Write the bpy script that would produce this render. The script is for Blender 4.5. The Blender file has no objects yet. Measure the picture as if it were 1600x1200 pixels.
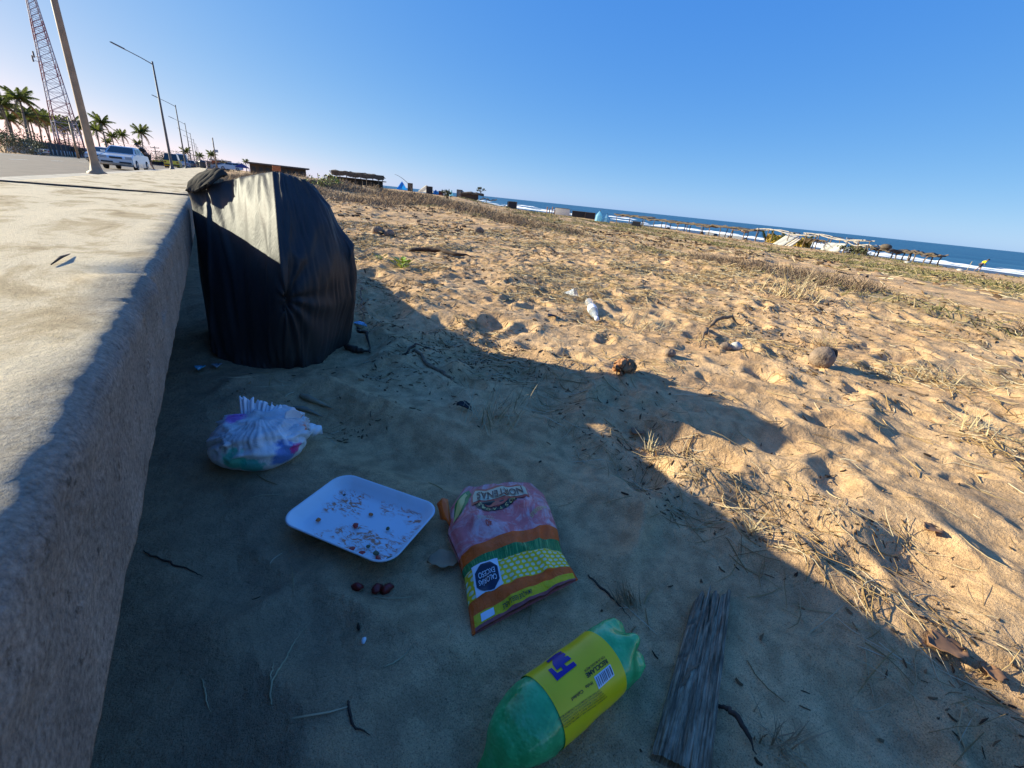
import bpy, math, random
import numpy as np
from mathutils import Matrix, Vector, Euler

random.seed(7)
rng = np.random.default_rng(11)
C = bpy.context.scene.collection
scene = bpy.context.scene

# ------------------------------------------------------------------ camera, sky, sun, exposure
EYE = 0.75                                   # lens height over the sand, metres
ROT = np.array([[0.8424145, 0.13376436, -0.52196255],
                [-0.53017996, 0.37864865, -0.75863984],
                [0.09616145, 0.91582329, 0.3898983]])
cam_data = bpy.data.cameras.new('camera')
cam = bpy.data.objects.new('camera', cam_data)
C.objects.link(cam)
cam.matrix_world = Matrix([list(ROT[0]) + [0], list(ROT[1]) + [0], list(ROT[2]) + [EYE], [0, 0, 0, 1]])
cam_data.sensor_width = 36
cam_data.lens = 680 / 1600 * 36
cam_data.clip_start = 0.02
cam_data.clip_end = 20000
cam_data.dof.use_dof = True
cam_data.dof.focus_distance = 1.4
cam_data.dof.aperture_fstop = 26
scene.camera = cam

SUN_TO = Vector((-1.55, 1.5, 0.76)).normalized()
SUN_EL = math.asin(SUN_TO.z)
SUN_AZ = math.atan2(SUN_TO.x, SUN_TO.y)
world = bpy.data.worlds.new('World')
scene.world = world
world.use_nodes = True
wn = world.node_tree.nodes
sky = wn.new('ShaderNodeTexSky')
sky.sky_type = 'NISHITA'
sky.sun_disc = False
sky.sun_elevation = SUN_EL
sky.sun_rotation = SUN_AZ
sky.air_density = 0.3
sky.dust_density = 0.5
sky.ozone_density = 1.0
EXPO, SKY_K = 1.12, 0.10                     # the whole sky as the phone saw it: deeper blue, flatter towards the horizon
wl = world.node_tree.links
sepc = wn.new('ShaderNodeSeparateColor'); comb = wn.new('ShaderNodeCombineColor')
wl.new(sky.outputs[0], sepc.inputs[0])
for ch, k, p in ((0, 0.685, 1.0), (1, 0.70, 0.53), (2, 0.90, 0.13)):
    F_ = SKY_K * 2 ** EXPO
    pw = wn.new('ShaderNodeMath'); pw.operation = 'POWER'; pw.inputs[1].default_value = p; wl.new(sepc.outputs[ch], pw.inputs[0])
    ml = wn.new('ShaderNodeMath'); ml.operation = 'MULTIPLY'; ml.inputs[1].default_value = k * F_ ** (p - 1); wl.new(pw.outputs[0], ml.inputs[0])
    wl.new(ml.outputs[0], comb.inputs[ch])
wl.new(comb.outputs[0], wn['Background'].inputs[0])
wn['Background'].inputs[1].default_value = SKY_K
sun_data = bpy.data.lights.new('sun', 'SUN')
sun_data.energy = 5.0
sun_data.angle = math.radians(0.55)
sun_data.color = (0.87, 0.83, 0.63)
sun = bpy.data.objects.new('sun', sun_data)
sun.rotation_euler = (-SUN_TO).to_track_quat('-Z', 'Y').to_euler()
sun.location = (-20, 18, 12)
C.objects.link(sun)
scene.view_settings.view_transform = 'Standard'
scene.view_settings.look = 'None'
scene.view_settings.gamma = 1
scene.view_settings.exposure = EXPO
scene.view_settings.use_curve_mapping = False

# ------------------------------------------------------------------ helpers
def ray(px, py):
    return ROT @ np.array([px - 800.0, 600.0 - py, -680.0])

def G(px, py, z=0.0):                        # point of the level z seen at a pixel of the photograph
    r = ray(px, py); t = (z - EYE) / r[2]
    return Vector((r[0] * t, r[1] * t, z))

def GY(px, py, y):                           # point at the distance y along the wall
    r = ray(px, py); t = y / r[1]
    return Vector((r[0] * t, y, EYE + r[2] * t))

def tag(o, label=None, cat=None, group=None, kind=None):
    if label: o['label'] = label
    if cat: o['category'] = cat
    if group: o['group'] = group
    if kind: o['kind'] = kind
    return o

def thing(name, label, cat, loc=(0, 0, 0), rz=0, group=None, tilt=None):
    o = bpy.data.objects.new(name, None); C.objects.link(o)
    o.location = loc
    o.rotation_euler = tilt if tilt is not None else (0, 0, rz)
    o.empty_display_size = 0.1
    return tag(o, label, cat, group)

class MB:
    def __init__(s): s.v = []; s.f = []; s.n = 0
    def add(s, v, f):
        b = s.n
        s.v.extend([tuple(map(float, p)) for p in v]); s.n += len(v)
        s.f.extend([tuple(int(i) + b for i in q) for q in f])
        return s
    def box(s, c, d, m=None, taper=1.0):
        x, y, z = d[0] / 2, d[1] / 2, d[2] / 2
        P = [(-x, -y, -z), (x, -y, -z), (x, y, -z), (-x, y, -z), (-x * taper, -y * taper, z), (x * taper, -y * taper, z), (x * taper, y * taper, z), (-x * taper, y * taper, z)]
        P = [Vector(p) for p in P]
        if m is not None: P = [m @ p for p in P]
        P = [p + Vector(c) for p in P]
        return s.add(P, [(3, 2, 1, 0), (4, 5, 6, 7), (0, 1, 5, 4), (1, 2, 6, 5), (2, 3, 7, 6), (3, 0, 4, 7)])
    def tube(s, pts, rad, n=8, cap=True):
        pts = [Vector(p) for p in pts]
        if not hasattr(rad, '__len__'): rad = [rad] * len(pts)
        V = []; F = []
        up = Vector((0.13, 0.21, 0.97))
        for i, p in enumerate(pts):
            t = (pts[min(i + 1, len(pts) - 1)] - pts[max(i - 1, 0)])
            t = t.normalized() if t.length > 1e-9 else Vector((0, 0, 1))
            a = t.cross(up)
            if a.length < 0.1: a = t.cross(Vector((1, 0, 0)))
            a.normalize(); b = t.cross(a)
            for k in range(n):
                w = 2 * math.pi * k / n
                V.append(p + (a * math.cos(w) + b * math.sin(w)) * rad[i])
        for i in range(len(pts) - 1):
            for k in range(n):
                k2 = (k + 1) % n
                F.append((i * n + k, i * n + k2, (i + 1) * n + k2, (i + 1) * n + k))
        if cap:
            F.append(tuple(range(n - 1, -1, -1))); F.append(tuple((len(pts) - 1) * n + k for k in range(n)))
        return s.add(V, F)
    def grid(s, A, closed_u=False, closed_v=False):
        A = np.asarray(A, float); h, w, _ = A.shape
        F = []
        for i in range(h if closed_v else h - 1):
            for j in range(w if closed_u else w - 1):
                i2 = (i + 1) % h; j2 = (j + 1) % w
                F.append((i * w + j, i * w + j2, i2 * w + j2, i2 * w + j))
        return s.add(A.reshape(-1, 3), F)
    def lathe(s, prof, n=24, m=None):           # prof: (radius, z)
        V = []
        for r, z in prof:
            for k in range(n):
                w = 2 * math.pi * k / n
                p = Vector((r * math.cos(w), r * math.sin(w), z))
                V.append(m @ p if m is not None else p)
        F = []
        for i in range(len(prof) - 1):
            for k in range(n):
                k2 = (k + 1) % n
                F.append((i * n + k, i * n + k2, (i + 1) * n + k2, (i + 1) * n + k))
        return s.add(V, F)
    def prism(s, poly, axis, a, b):             # poly of 2D points extruded along an axis from a to b
        n = len(poly)
        def P(q, t):
            return {'x': (t, q[0], q[1]), 'y': (q[0], t, q[1]), 'z': (q[0], q[1], t)}[axis]
        V = [P(q, a) for q in poly] + [P(q, b) for q in poly]
        F = [tuple(range(n - 1, -1, -1)), tuple(range(n, 2 * n))] + [(i, (i + 1) % n, n + (i + 1) % n, n + i) for i in range(n)]
        return s.add(V, F)
    def build(s, name, mat, parent=None, smooth=False, loc=None, rot=None, label=None):
        me = bpy.data.meshes.new(name)
        me.from_pydata(s.v, [], s.f); me.validate()
        if smooth: me.polygons.foreach_set('use_smooth', [True] * len(me.polygons))
        if mat: me.materials.append(mat)
        o = bpy.data.objects.new(name, me); C.objects.link(o)
        if parent is not None: o.parent = parent
        if loc is not None: o.location = loc
        if rot is not None: o.rotation_euler = rot
        if label: o['label'] = label
        return o

def np_mesh(name, V, F, mat, smooth=True, attrs=None, parent=None):
    V = np.asarray(V, np.float32); F = np.asarray(F, np.int32)
    k = F.shape[1]
    me = bpy.data.meshes.new(name)
    me.vertices.add(len(V)); me.vertices.foreach_set('co', V.ravel())
    me.loops.add(F.size); me.loops.foreach_set('vertex_index', F.ravel())
    me.polygons.add(len(F))
    me.polygons.foreach_set('loop_start', np.arange(0, F.size, k, dtype=np.int32))
    me.polygons.foreach_set('loop_total', np.full(len(F), k, dtype=np.int32))
    me.update(calc_edges=True)
    if smooth: me.polygons.foreach_set('use_smooth', np.ones(len(F), bool))
    for an, (dom, arr) in (attrs or {}).items():
        a = me.attributes.new(an, 'FLOAT', dom); a.data.foreach_set('value', np.asarray(arr, np.float32))
    if mat: me.materials.append(mat)
    o = bpy.data.objects.new(name, me); C.objects.link(o)
    if parent is not None: o.parent = parent
    return o

def grid_faces(h, w):
    i, j = np.meshgrid(np.arange(h - 1), np.arange(w - 1), indexing='ij')
    a = (i * w + j).ravel()
    return np.stack([a, a + 1, a + w + 1, a + w], 1)

def sstep(a, b, x):
    t = np.clip((x - a) / (b - a), 0, 1); return t * t * (3 - 2 * t)

_tab = rng.random((256, 256))
def vn(x, y, sc, seed=0):                     # value noise, feature size sc, range -1..1
    x = np.asarray(x) / sc + seed * 17.37; y = np.asarray(y) / sc + seed * 31.71
    xi = np.floor(x).astype(int); yi = np.floor(y).astype(int)
    fx = x - xi; fy = y - yi
    fx = fx ** 3 * (fx * (fx * 6 - 15) + 10); fy = fy ** 3 * (fy * (fy * 6 - 15) + 10)
    g = lambda a, b: _tab[a & 255, b & 255]
    return ((g(xi, yi) * (1 - fx) + g(xi + 1, yi) * fx) * (1 - fy) + (g(xi, yi + 1) * (1 - fx) + g(xi + 1, yi + 1) * fx) * fy) * 2 - 1

def fbm(x, y, sc, oct=4, seed=0):
    s = 0; a = 1; t = 0
    for k in range(oct):
        s = s + a * vn(x, y, sc / 2 ** k, seed + k * 3); t += a; a *= 0.5
    return s / t

# ------------------------------------------------------------------ materials
def new_mat(name):
    m = bpy.data.materials.new(name); m.use_nodes = True
    return m, m.node_tree.nodes, m.node_tree.links, m.node_tree.nodes['Principled BSDF']

def mat(name, col, rough=0.7, metal=0.0, spec=0.5, var=0.15, scale=6.0, bump=0.0, bscale=60.0, trans=0.0, alpha=1.0, coat=0.0, sub=0.0, coords='Object', detail=5):
    m, N, L, P = new_mat(name)
    tc = N.new('ShaderNodeTexCoord')
    nz = N.new('ShaderNodeTexNoise'); nz.inputs['Scale'].default_value = scale; nz.inputs['Detail'].default_value = detail
    L.new(tc.outputs[coords], nz.inputs['Vector'])
    mix = N.new('ShaderNodeMix'); mix.data_type = 'RGBA'
    c = np.array(col)
    mix.inputs['A'].default_value = (*np.clip(c * (1 - var), 0, 1), 1)
    mix.inputs['B'].default_value = (*np.clip(c * (1 + var), 0, 1), 1)
    rp = N.new('ShaderNodeMapRange'); rp.inputs[1].default_value = 0.3; rp.inputs[2].default_value = 0.7
    L.new(nz.outputs[0], rp.inputs[0]); L.new(rp.outputs[0], mix.inputs['Factor'])
    L.new(mix.outputs['Result'], P.inputs['Base Color'])
    P.inputs['Roughness'].default_value = rough; P.inputs['Metallic'].default_value = metal
    P.inputs['Specular IOR Level'].default_value = spec
    P.inputs['Transmission Weight'].default_value = trans
    P.inputs['Alpha'].default_value = alpha
    P.inputs['Coat Weight'].default_value = coat
    if bump:
        bz = N.new('ShaderNodeTexNoise'); bz.inputs['Scale'].default_value = bscale; bz.inputs['Detail'].default_value = 6
        L.new(tc.outputs[coords], bz.inputs['Vector'])
        bp = N.new('ShaderNodeBump'); bp.inputs['Strength'].default_value = bump; bp.inputs['Distance'].default_value = 0.01
        L.new(bz.outputs[0], bp.inputs['Height']); L.new(bp.outputs[0], P.inputs['Normal'])
    return m

def ramp(N, pts, interp='LINEAR'):
    r = N.new('ShaderNodeValToRGB'); e = r.color_ramp; e.interpolation = interp
    while len(e.elements) > 1: e.elements.remove(e.elements[-1])
    e.elements[0].position = pts[0][0]; e.elements[0].color = (*pts[0][1], 1)
    for p, c in pts[1:]:
        q = e.elements.new(p); q.color = (*c, 1)
    return r

def mixc(N, L, fac, a, b, mode='MIX'):
    x = N.new('ShaderNodeMix'); x.data_type = 'RGBA'; x.blend_type = mode
    for s, v in (('Factor', fac), ('A', a), ('B', b)):
        if isinstance(v, (int, float)): x.inputs[s].default_value = v
        elif isinstance(v, tuple): x.inputs[s].default_value = (*v, 1)
        else: L.new(v, x.inputs[s])
    return x.outputs['Result']

def mathn(N, L, op, a, b=0.0, clamp=False):
    x = N.new('ShaderNodeMath'); x.operation = op; x.use_clamp = clamp
    for i, v in enumerate((a, b)):
        if isinstance(v, (int, float)): x.inputs[i].default_value = v
        else: L.new(v, x.inputs[i])
    return x.outputs[0]

def noise(N, L, vec, scale, detail=4, rough=0.5, dist=0.0):
    n = N.new('ShaderNodeTexNoise'); n.inputs['Scale'].default_value = scale; n.inputs['Detail'].default_value = detail
    n.inputs['Roughness'].default_value = rough; n.inputs['Distortion'].default_value = dist
    if vec is not None: L.new(vec, n.inputs['Vector'])
    return n.outputs[0]

def bumpn(N, L, h, strength, dist=0.01, prev=None):
    b = N.new('ShaderNodeBump'); b.inputs['Strength'].default_value = strength; b.inputs['Distance'].default_value = dist
    L.new(h, b.inputs['Height'])
    if prev is not None: L.new(prev, b.inputs['Normal'])
    return b.outputs[0]

# sand
def sand_material():
    m, N, L, P = new_mat('sand')
    g = N.new('ShaderNodeNewGeometry'); pos = g.outputs['Position']
    n1 = noise(N, L, pos, 2.2, 5); n2 = noise(N, L, pos, 420, 3, 0.7); n3 = noise(N, L, pos, 22, 5)
    base = ramp(N, [(0.3, (0.58, 0.36, 0.19)), (0.5, (0.70, 0.45, 0.235)), (0.72, (0.80, 0.53, 0.29))])
    L.new(n1, base.inputs[0])
    gr = ramp(N, [(0.30, (0.22, 0.20, 0.19)), (0.46, (0.88, 0.86, 0.85)), (0.62, (1.05, 1.05, 1.05)), (0.75, (1.5, 1.45, 1.4))]); L.new(n2, gr.inputs[0])
    c = mixc(N, L, 0.9, base.outputs[0], gr.outputs[0], 'MULTIPLY')
    sp2 = ramp(N, [(0.27, (0.30, 0.26, 0.24)), (0.36, (1, 1, 1))]); L.new(noise(N, L, pos, 120, 5, 0.7), sp2.inputs[0])
    c = mixc(N, L, 0.8, c, sp2.outputs[0], 'MULTIPLY')
    fl = ramp(N, [(0.35, (0.70, 0.68, 0.66)), (0.6, (1.08, 1.07, 1.05))]); L.new(n3, fl.inputs[0])
    c = mixc(N, L, 0.85, c, fl.outputs[0], 'MULTIPLY')
    at = N.new('ShaderNodeAttribute'); at.attribute_name = 'cover'
    gcol = ramp(N, [(0.35, (0.17, 0.145, 0.06)), (0.55, (0.27, 0.21, 0.11)), (0.7, (0.36, 0.27, 0.16))]); L.new(noise(N, L, pos, 1.3, 5), gcol.inputs[0])
    cm = mathn(N, L, 'MULTIPLY', at.outputs['Fac'], mathn(N, L, 'MULTIPLY', noise(N, L, pos, 9, 5, 0.7), 1.7, True), True)
    c = mixc(N, L, cm, c, gcol.outputs[0])
    aw = N.new('ShaderNodeAttribute'); aw.attribute_name = 'wet'
    c = mixc(N, L, aw.outputs['Fac'], c, (0.085, 0.08, 0.075))
    ad = N.new('ShaderNodeAttribute'); ad.attribute_name = 'wall_shade'
    c = mixc(N, L, mathn(N, L, 'MULTIPLY', ad.outputs['Fac'], 0.7), c, (0.20, 0.16, 0.115))  # darkens the sand colour where the wall keeps it in shade
    L.new(c, P.inputs['Base Color'])
    P.inputs['Specular IOR Level'].default_value = 0.15
    rr = N.new('ShaderNodeMapRange'); L.new(aw.outputs['Fac'], rr.inputs[0]); rr.inputs[3].default_value = 0.95; rr.inputs[4].default_value = 0.35
    L.new(rr.outputs[0], P.inputs['Roughness'])
    b1 = bumpn(N, L, noise(N, L, pos, 500, 3, 0.7), 0.7, 0.003)
    b2 = bumpn(N, L, noise(N, L, pos, 60, 5, 0.65), 0.75, 0.012, b1)
    b3 = bumpn(N, L, noise(N, L, pos, 20, 6, 0.6, 0.4), 0.4, 0.02, b2)
    L.new(b3, P.inputs['Normal'])
    return m
M_sand = sand_material()

def concrete_material(name, top, side):
    m, N, L, P = new_mat(name)
    g = N.new('ShaderNodeNewGeometry'); pos = g.outputs['Position']
    sep = N.new('ShaderNodeSeparateXYZ'); L.new(g.outputs['True Normal'], sep.inputs[0])
    at = N.new('ShaderNodeAttribute'); at.attribute_name = 'topside'
    mp = N.new('ShaderNodeMapping'); mp.inputs['Scale'].default_value = (1.0, 0.45, 1.0); L.new(pos, mp.inputs[0])
    st = noise(N, L, mp.outputs[0], 7, 8, 0.68, 0.6)
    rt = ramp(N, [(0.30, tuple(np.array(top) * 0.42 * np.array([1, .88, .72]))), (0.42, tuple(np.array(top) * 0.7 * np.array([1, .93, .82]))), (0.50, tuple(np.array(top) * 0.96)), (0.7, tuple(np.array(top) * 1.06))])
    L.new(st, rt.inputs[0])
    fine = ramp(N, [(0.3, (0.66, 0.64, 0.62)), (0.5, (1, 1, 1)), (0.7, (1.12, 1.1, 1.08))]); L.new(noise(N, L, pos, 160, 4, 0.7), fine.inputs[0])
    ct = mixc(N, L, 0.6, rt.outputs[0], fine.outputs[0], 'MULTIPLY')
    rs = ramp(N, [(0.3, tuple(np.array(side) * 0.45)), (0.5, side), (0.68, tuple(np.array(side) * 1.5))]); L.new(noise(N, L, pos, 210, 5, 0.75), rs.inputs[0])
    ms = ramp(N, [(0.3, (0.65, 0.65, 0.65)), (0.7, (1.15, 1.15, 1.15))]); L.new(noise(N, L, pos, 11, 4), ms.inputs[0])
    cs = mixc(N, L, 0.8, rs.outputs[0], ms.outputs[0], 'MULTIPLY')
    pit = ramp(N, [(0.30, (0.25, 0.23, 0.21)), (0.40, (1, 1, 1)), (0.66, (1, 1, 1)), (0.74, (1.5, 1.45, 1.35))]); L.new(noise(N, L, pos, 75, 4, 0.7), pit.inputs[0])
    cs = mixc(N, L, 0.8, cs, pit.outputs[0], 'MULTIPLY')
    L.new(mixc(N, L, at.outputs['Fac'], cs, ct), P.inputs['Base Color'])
    P.inputs['Roughness'].default_value = 0.92; P.inputs['Specular IOR Level'].default_value = 0.2
    b1 = bumpn(N, L, noise(N, L, pos, 260, 5, 0.75), 0.8, 0.004)
    b2 = bumpn(N, L, noise(N, L, pos, 30, 5, 0.6), 0.2, 0.006, b1)
    L.new(b2, P.inputs['Normal'])
    return m
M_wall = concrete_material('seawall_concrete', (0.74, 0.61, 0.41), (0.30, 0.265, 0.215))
M_walk = mat('pavement_concrete', (0.50, 0.43, 0.33), 0.9, var=0.25, scale=3, bump=0.3, bscale=40, coords='Object')
M_road = mat('asphalt', (0.20, 0.155, 0.115), 0.85, var=0.2, scale=1.5, bump=0.3, bscale=90)
M_line = mat('road_paint', (0.62, 0.60, 0.55), 0.8, var=0.3, scale=4)

# ------------------------------------------------------------------ terrain
SEA = -2.9
MOUNDS = [(5.0, 33, 4.6, 4.5, 0.66), (10, 36, 4.0, 4.0, 0.22), (15.5, 37, 4.0, 5.0, 0.34), (38, 92, 14, 14, 0.42), (8.5, 17, 1.6, 4.0, 0.16), (9.5, 24, 2.0, 4.0, 0.35),
          (22, 45, 6, 7, 0.55), (2.5, 24, 2.5, 5, 0.25), (7.2, 8.0, 1.0, 3.2, 0.12), (6.7, 3.0, 0.8, 2.2, 0.11), (26, 34, 5, 5, 0.3)]
def terrain0(x, y):
    x = np.asarray(x, float); y = np.asarray(y, float)
    r = np.hypot(x, y) + 1e-6
    az = np.degrees(np.arctan2(x, y))
    f = np.where(az > 90, 1.0, sstep(12.5, 35, az))
    d = np.clip(x - 7, 0, 51) * 0.030 + np.clip(x - 58, 0, 200) * 0.0222
    z = -d * f
    z = z + 0.24 * np.exp(-((x - 57 - 2 * vn(y, y * 0, 14, 5)) / 3.5) ** 2) * sstep(24, 40, az)
    for mx, my, sx, sy, h in MOUNDS:
        z = z + h * np.exp(-((x - mx) / sx) ** 2 - ((y - my) / sy) ** 2)
    z = z - sstep(150, 330, r) * 6 * sstep(15.5, 19, az) * (az < 178)
    z = z + sstep(7, 14, r) * (1 - sstep(90, 118, x)) * (x > -1) * (0.10 * fbm(x, y, 6, 3, 2)) * sstep(0, 3, x)
    z = z - 0.12 * sstep(0.9, 1.6, -x)                          # land side of the wall
    z = np.maximum(z, -9)
    return z

def fastmap(x0, x1, y0, y1, res, stamps, seed):
    xs = np.arange(x0, x1, res); ys = np.arange(y0, y1, res)
    X, Y = np.meshgrid(xs, ys, indexing='ij'); H = np.zeros_like(X)
    r = np.random.default_rng(seed)
    for (cx, cy, a, b, th, dep) in stamps:
        w = max(a, b) * 2.4
        i0, i1 = int((cx - w - x0) / res), int((cx + w - x0) / res) + 1
        j0, j1 = int((cy - w - y0) / res), int((cy + w - y0) / res) + 1
        i0, j0 = max(i0, 0), max(j0, 0); i1, j1 = min(i1, len(xs)), min(j1, len(ys))
        if i1 <= i0 or j1 <= j0: continue
        dx = X[i0:i1, j0:j1] - cx; dy = Y[i0:i1, j0:j1] - cy
        u = (dx * math.cos(th) + dy * math.sin(th)) / a; v = (-dx * math.sin(th) + dy * math.cos(th)) / b
        q = np.sqrt(u * u + v * v)
        H[i0:i1, j0:j1] += dep * (-np.exp(-(q / 0.8) ** 4) + 0.42 * np.exp(-((q - 1.35) / 0.38) ** 2))
    return xs, ys, X, Y, H

st = []
for _ in range(1500):
    x = rng.uniform(-0.3, 9); y = rng.uniform(-2, 9)
    big = rng.random()
    calm = (x < 0.9 and y < 1.25)
    if calm and rng.random() < 0.5: continue
    a = rng.uniform(0.05, 0.15); b = a * rng.uniform(0.38, 0.8)
    st.append((x, y, a, b, rng.uniform(0, 6.3) if big < 0.5 else 1.2 + rng.normal() * 0.4, (0.10 if not calm else 0.05) * a * rng.uniform(0.5, 2.2)))
for _ in range(2600):
    a = rng.uniform(0.018, 0.05)
    st.append((rng.uniform(0.3, 8), rng.uniform(-2, 8), a, a * rng.uniform(0.5, 1), rng.uniform(0, 6.3), 0.22 * a * rng.uniform(0.3, 1)))
NX0, NY0, NRES = -0.6, -2.2, 0.0115
xs1, ys1, X1, Y1, H1 = fastmap(NX0, 9.4, NY0, 9.4, NRES, st, 3)
calm = 1 - 0.12 * (1 - sstep(0.8, 1.5, X1)) * (1 - sstep(1.0, 1.7, Y1))
def ridged(x, y, s, sd): return 1 - np.abs(vn(x, y, s, sd)) * 2
XR = X1 * 0.86 + Y1 * 0.5; YR = -X1 * 0.5 + Y1 * 0.86
H1 = H1 * calm + calm * (0.034 * fbm(X1, Y1, 0.9, 3, 1) + (1 + 1.3 * (1 - sstep(1.1, 1.6, X1))) * (0.014 * ridged(XR * 1.6, YR * 0.8, 0.42, 4) + 0.012 * ridged(XR, YR, 0.19, 6)) + 0.003 * ridged(XR, YR * 0.7, 0.08, 16) + 0.003 * fbm(X1, Y1, 0.06, 3, 9))
# lumps of drifted sand beyond the shade
H1 *= sstep(-0.35, 0.1, X1)
for fx_, fy_, fr_ in ((0.20, 0.885, 0.21), (0.46, 0.66, 0.27), (0.38, 0.29, 0.18), (0.24, 0.26, 0.16), (0.03, 1.30, 0.18), (0.50, 0.14, 0.18), (0.66, 0.23, 0.20), (0.82, 0.30, 0.18), (0.2, 2.1, 0.35)):
    H1 *= 1 - 0.94 * np.exp(-(((X1 - fx_) ** 2 + (Y1 - fy_) ** 2) / fr_ ** 2) ** 2)      # things have settled into the sand
edge = sstep(0, 0.6, X1 - NX0) * sstep(0, 0.7, 9.4 - X1) * sstep(0, 0.6, Y1 - NY0) * sstep(0, 0.7, 9.4 - Y1)
H1 *= edge
st2 = []
for _ in range(7500):
    x = rng.uniform(0.5, 46) ; y = rng.uniform(-10, 60)
    if x < 9 and -2 < y < 9: continue
    a = rng.uniform(0.1, 0.4); st2.append((x, y, a, a * rng.uniform(0.4, 0.9), rng.uniform(0, 6.3), 0.10 * a * rng.uniform(0.4, 1.6)))
xs2, ys2, X2, Y2, H2 = fastmap(-1, 47, -12, 62, 0.07, st2, 4)
out = 1 - sstep(0, 0.7, X2 - NX0) * sstep(0, 0.7, 9.4 - X2) * sstep(0, 0.6, Y2 - NY0) * sstep(0, 0.7, 9.4 - Y2)
H2 = (H2 + 0.035 * fbm(X2, Y2, 1.2, 3, 1) + 0.02 * ridged(X2, Y2, 0.7, 4)) * out * sstep(-0.3, 0.3, X2) * sstep(0, 5, 47 - X2) * sstep(0, 5, 62 - Y2)

def bil(H, x0, y0, res, x, y):
    u = (x - x0) / res; v = (y - y0) / res
    ok = (u >= 0) & (v >= 0) & (u < H.shape[0] - 1.001) & (v < H.shape[1] - 1.001)
    u = np.clip(u, 0, H.shape[0] - 1.002); v = np.clip(v, 0, H.shape[1] - 1.002)
    i = u.astype(int); j = v.astype(int); fu = u - i; fv = v - j
    r = (H[i, j] * (1 - fu) + H[i + 1, j] * fu) * (1 - fv) + (H[i, j + 1] * (1 - fu) + H[i + 1, j + 1] * fu) * fv
    return np.where(ok, r, 0)
def terr(x, y):
    x = np.asarray(x, float); y = np.asarray(y, float)
    return terrain0(x, y) + bil(H1, NX0, NY0, NRES, x, y) + bil(H2, -1, -12, 0.07, x, y)
def Z(x, y): return float(terr(np.array([x]), np.array([y]))[0])

def cover(x, y):                                 # how much creeping grass grows here, 0..1
    x = np.asarray(x, float); y = np.asarray(y, float)
    r = np.hypot(x, y)
    patch = sstep(0.02, 0.34, 0.62 * fbm(x, y * 0.7, 6.0, 3, 21) + 0.5 * fbm(x, y, 1.1, 3, 24))
    zone = sstep(7.5, 11, x) * (1 - sstep(58, 62, x))
    band = np.exp(-((x - (6.4 + 0.12 * np.clip(y, 0, 40) + 0.35 * vn(y, y * 0, 2.2, 3))) / 0.5) ** 2) * sstep(-0.55, 0.2, vn(x, y, 1.4, 8))
    mound = sum(np.exp(-((x - a) / s) ** 2 - ((y - b) / t) ** 2) for a, b, s, t in ((5.5, 32, 6, 4), (10, 34, 3, 3), (8.8, 17, 1.4, 5), (9.5, 24, 2, 4), (3.5, 22, 3, 4)))
    mound = np.clip(mound, 0, 1) * sstep(-0.3, 0.4, fbm(x, y, 1.6, 3, 12))
    return np.clip(patch * zone * 0.95 + band * 0.9 + mound, 0, 1) * (x > 0.5)

az_d = np.radians(np.arange(-4, 122, 0.165)); az_c = np.radians(np.arange(122, 356 + 0.01, 2.6))
AZ = np.concatenate([az_d, az_c]); AZ[-1] = math.radians(356)
rr = [0.12]
while rr[-1] < 5200:
    q = rr[-1]
    rr.append(q + (0.0075 if q < 1.6 else q * 0.0048 if q < 11 else q * 0.012 if q < 75 else q * 0.05))
RR = np.array(rr)
A2, R2 = np.meshgrid(AZ, RR, indexing='ij')
GX = R2 * np.sin(A2); GYy = R2 * np.cos(A2)
GZ = terr(GX, GYy)
V = np.stack([GX, GYy, GZ], -1)
V[-1] = V[0]
Fc = grid_faces(*GX.shape)[:, ::-1]
cen = len(V.reshape(-1, 3))
covr = cover(GX, GYy)
wet = sstep(66, 76, GX) * (GZ < -1)
wall_shade = (1 - sstep(-0.02, 0.30, GX)) * (GX > -2) * 0.8  # shade below the overhanging wall, painted into the sand colour
sand = np_mesh('sand', V.reshape(-1, 3), Fc, M_sand, True, {'cover': ('POINT', covr.ravel()), 'wet': ('POINT', wet.ravel()), 'wall_shade': ('POINT', wall_shade.ravel())})
tag(sand, kind='structure')
inner = MB().lathe([(0.001, 0.0), (0.125, 0.0)], 24).build('sand', M_sand); tag(inner, kind='structure'); inner.location.z = Z(0, 0.12) - 0.004

# ------------------------------------------------------------------ sea
def sea_material():
    m, N, L, P = new_mat('sea_water')
    g = N.new('ShaderNodeNewGeometry'); pos = g.outputs['Position']
    mp = N.new('ShaderNodeMapping'); mp.inputs['Scale'].default_value = (1.0, 0.22, 1.0); L.new(pos, mp.inputs[0])
    n1 = noise(N, L, mp.outputs[0], 0.045, 5, 0.6)
    r = ramp(N, [(0.35, (0.020, 0.085, 0.15)), (0.55, (0.035, 0.13, 0.21)), (0.75, (0.07, 0.19, 0.27))]); L.new(n1, r.inputs[0])
    L.new(r.outputs[0], P.inputs['Base Color'])
    P.inputs['Roughness'].default_value = 0.42; P.inputs['Specular IOR Level'].default_value = 0.28
    b1 = bumpn(N, L, noise(N, L, mp.outputs[0], 0.9, 6, 0.65), 0.6, 0.6)
    b2 = bumpn(N, L, noise(N, L, mp.outputs[0], 0.16, 4, 0.6), 0.7, 2.0, b1)
    L.new(b2, P.inputs['Normal'])
    return m
M_sea = sea_material()
yy = np.concatenate([np.linspace(-9000, -500, 20), np.linspace(-450, 900, 300), np.linspace(1000, 9000, 30)])
xx = np.concatenate([np.linspace(106, 260, 150), np.linspace(265, 600, 40), np.geomspace(650, 16000, 30)])
SX, SY = np.meshgrid(xx, yy, indexing='ij')
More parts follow.
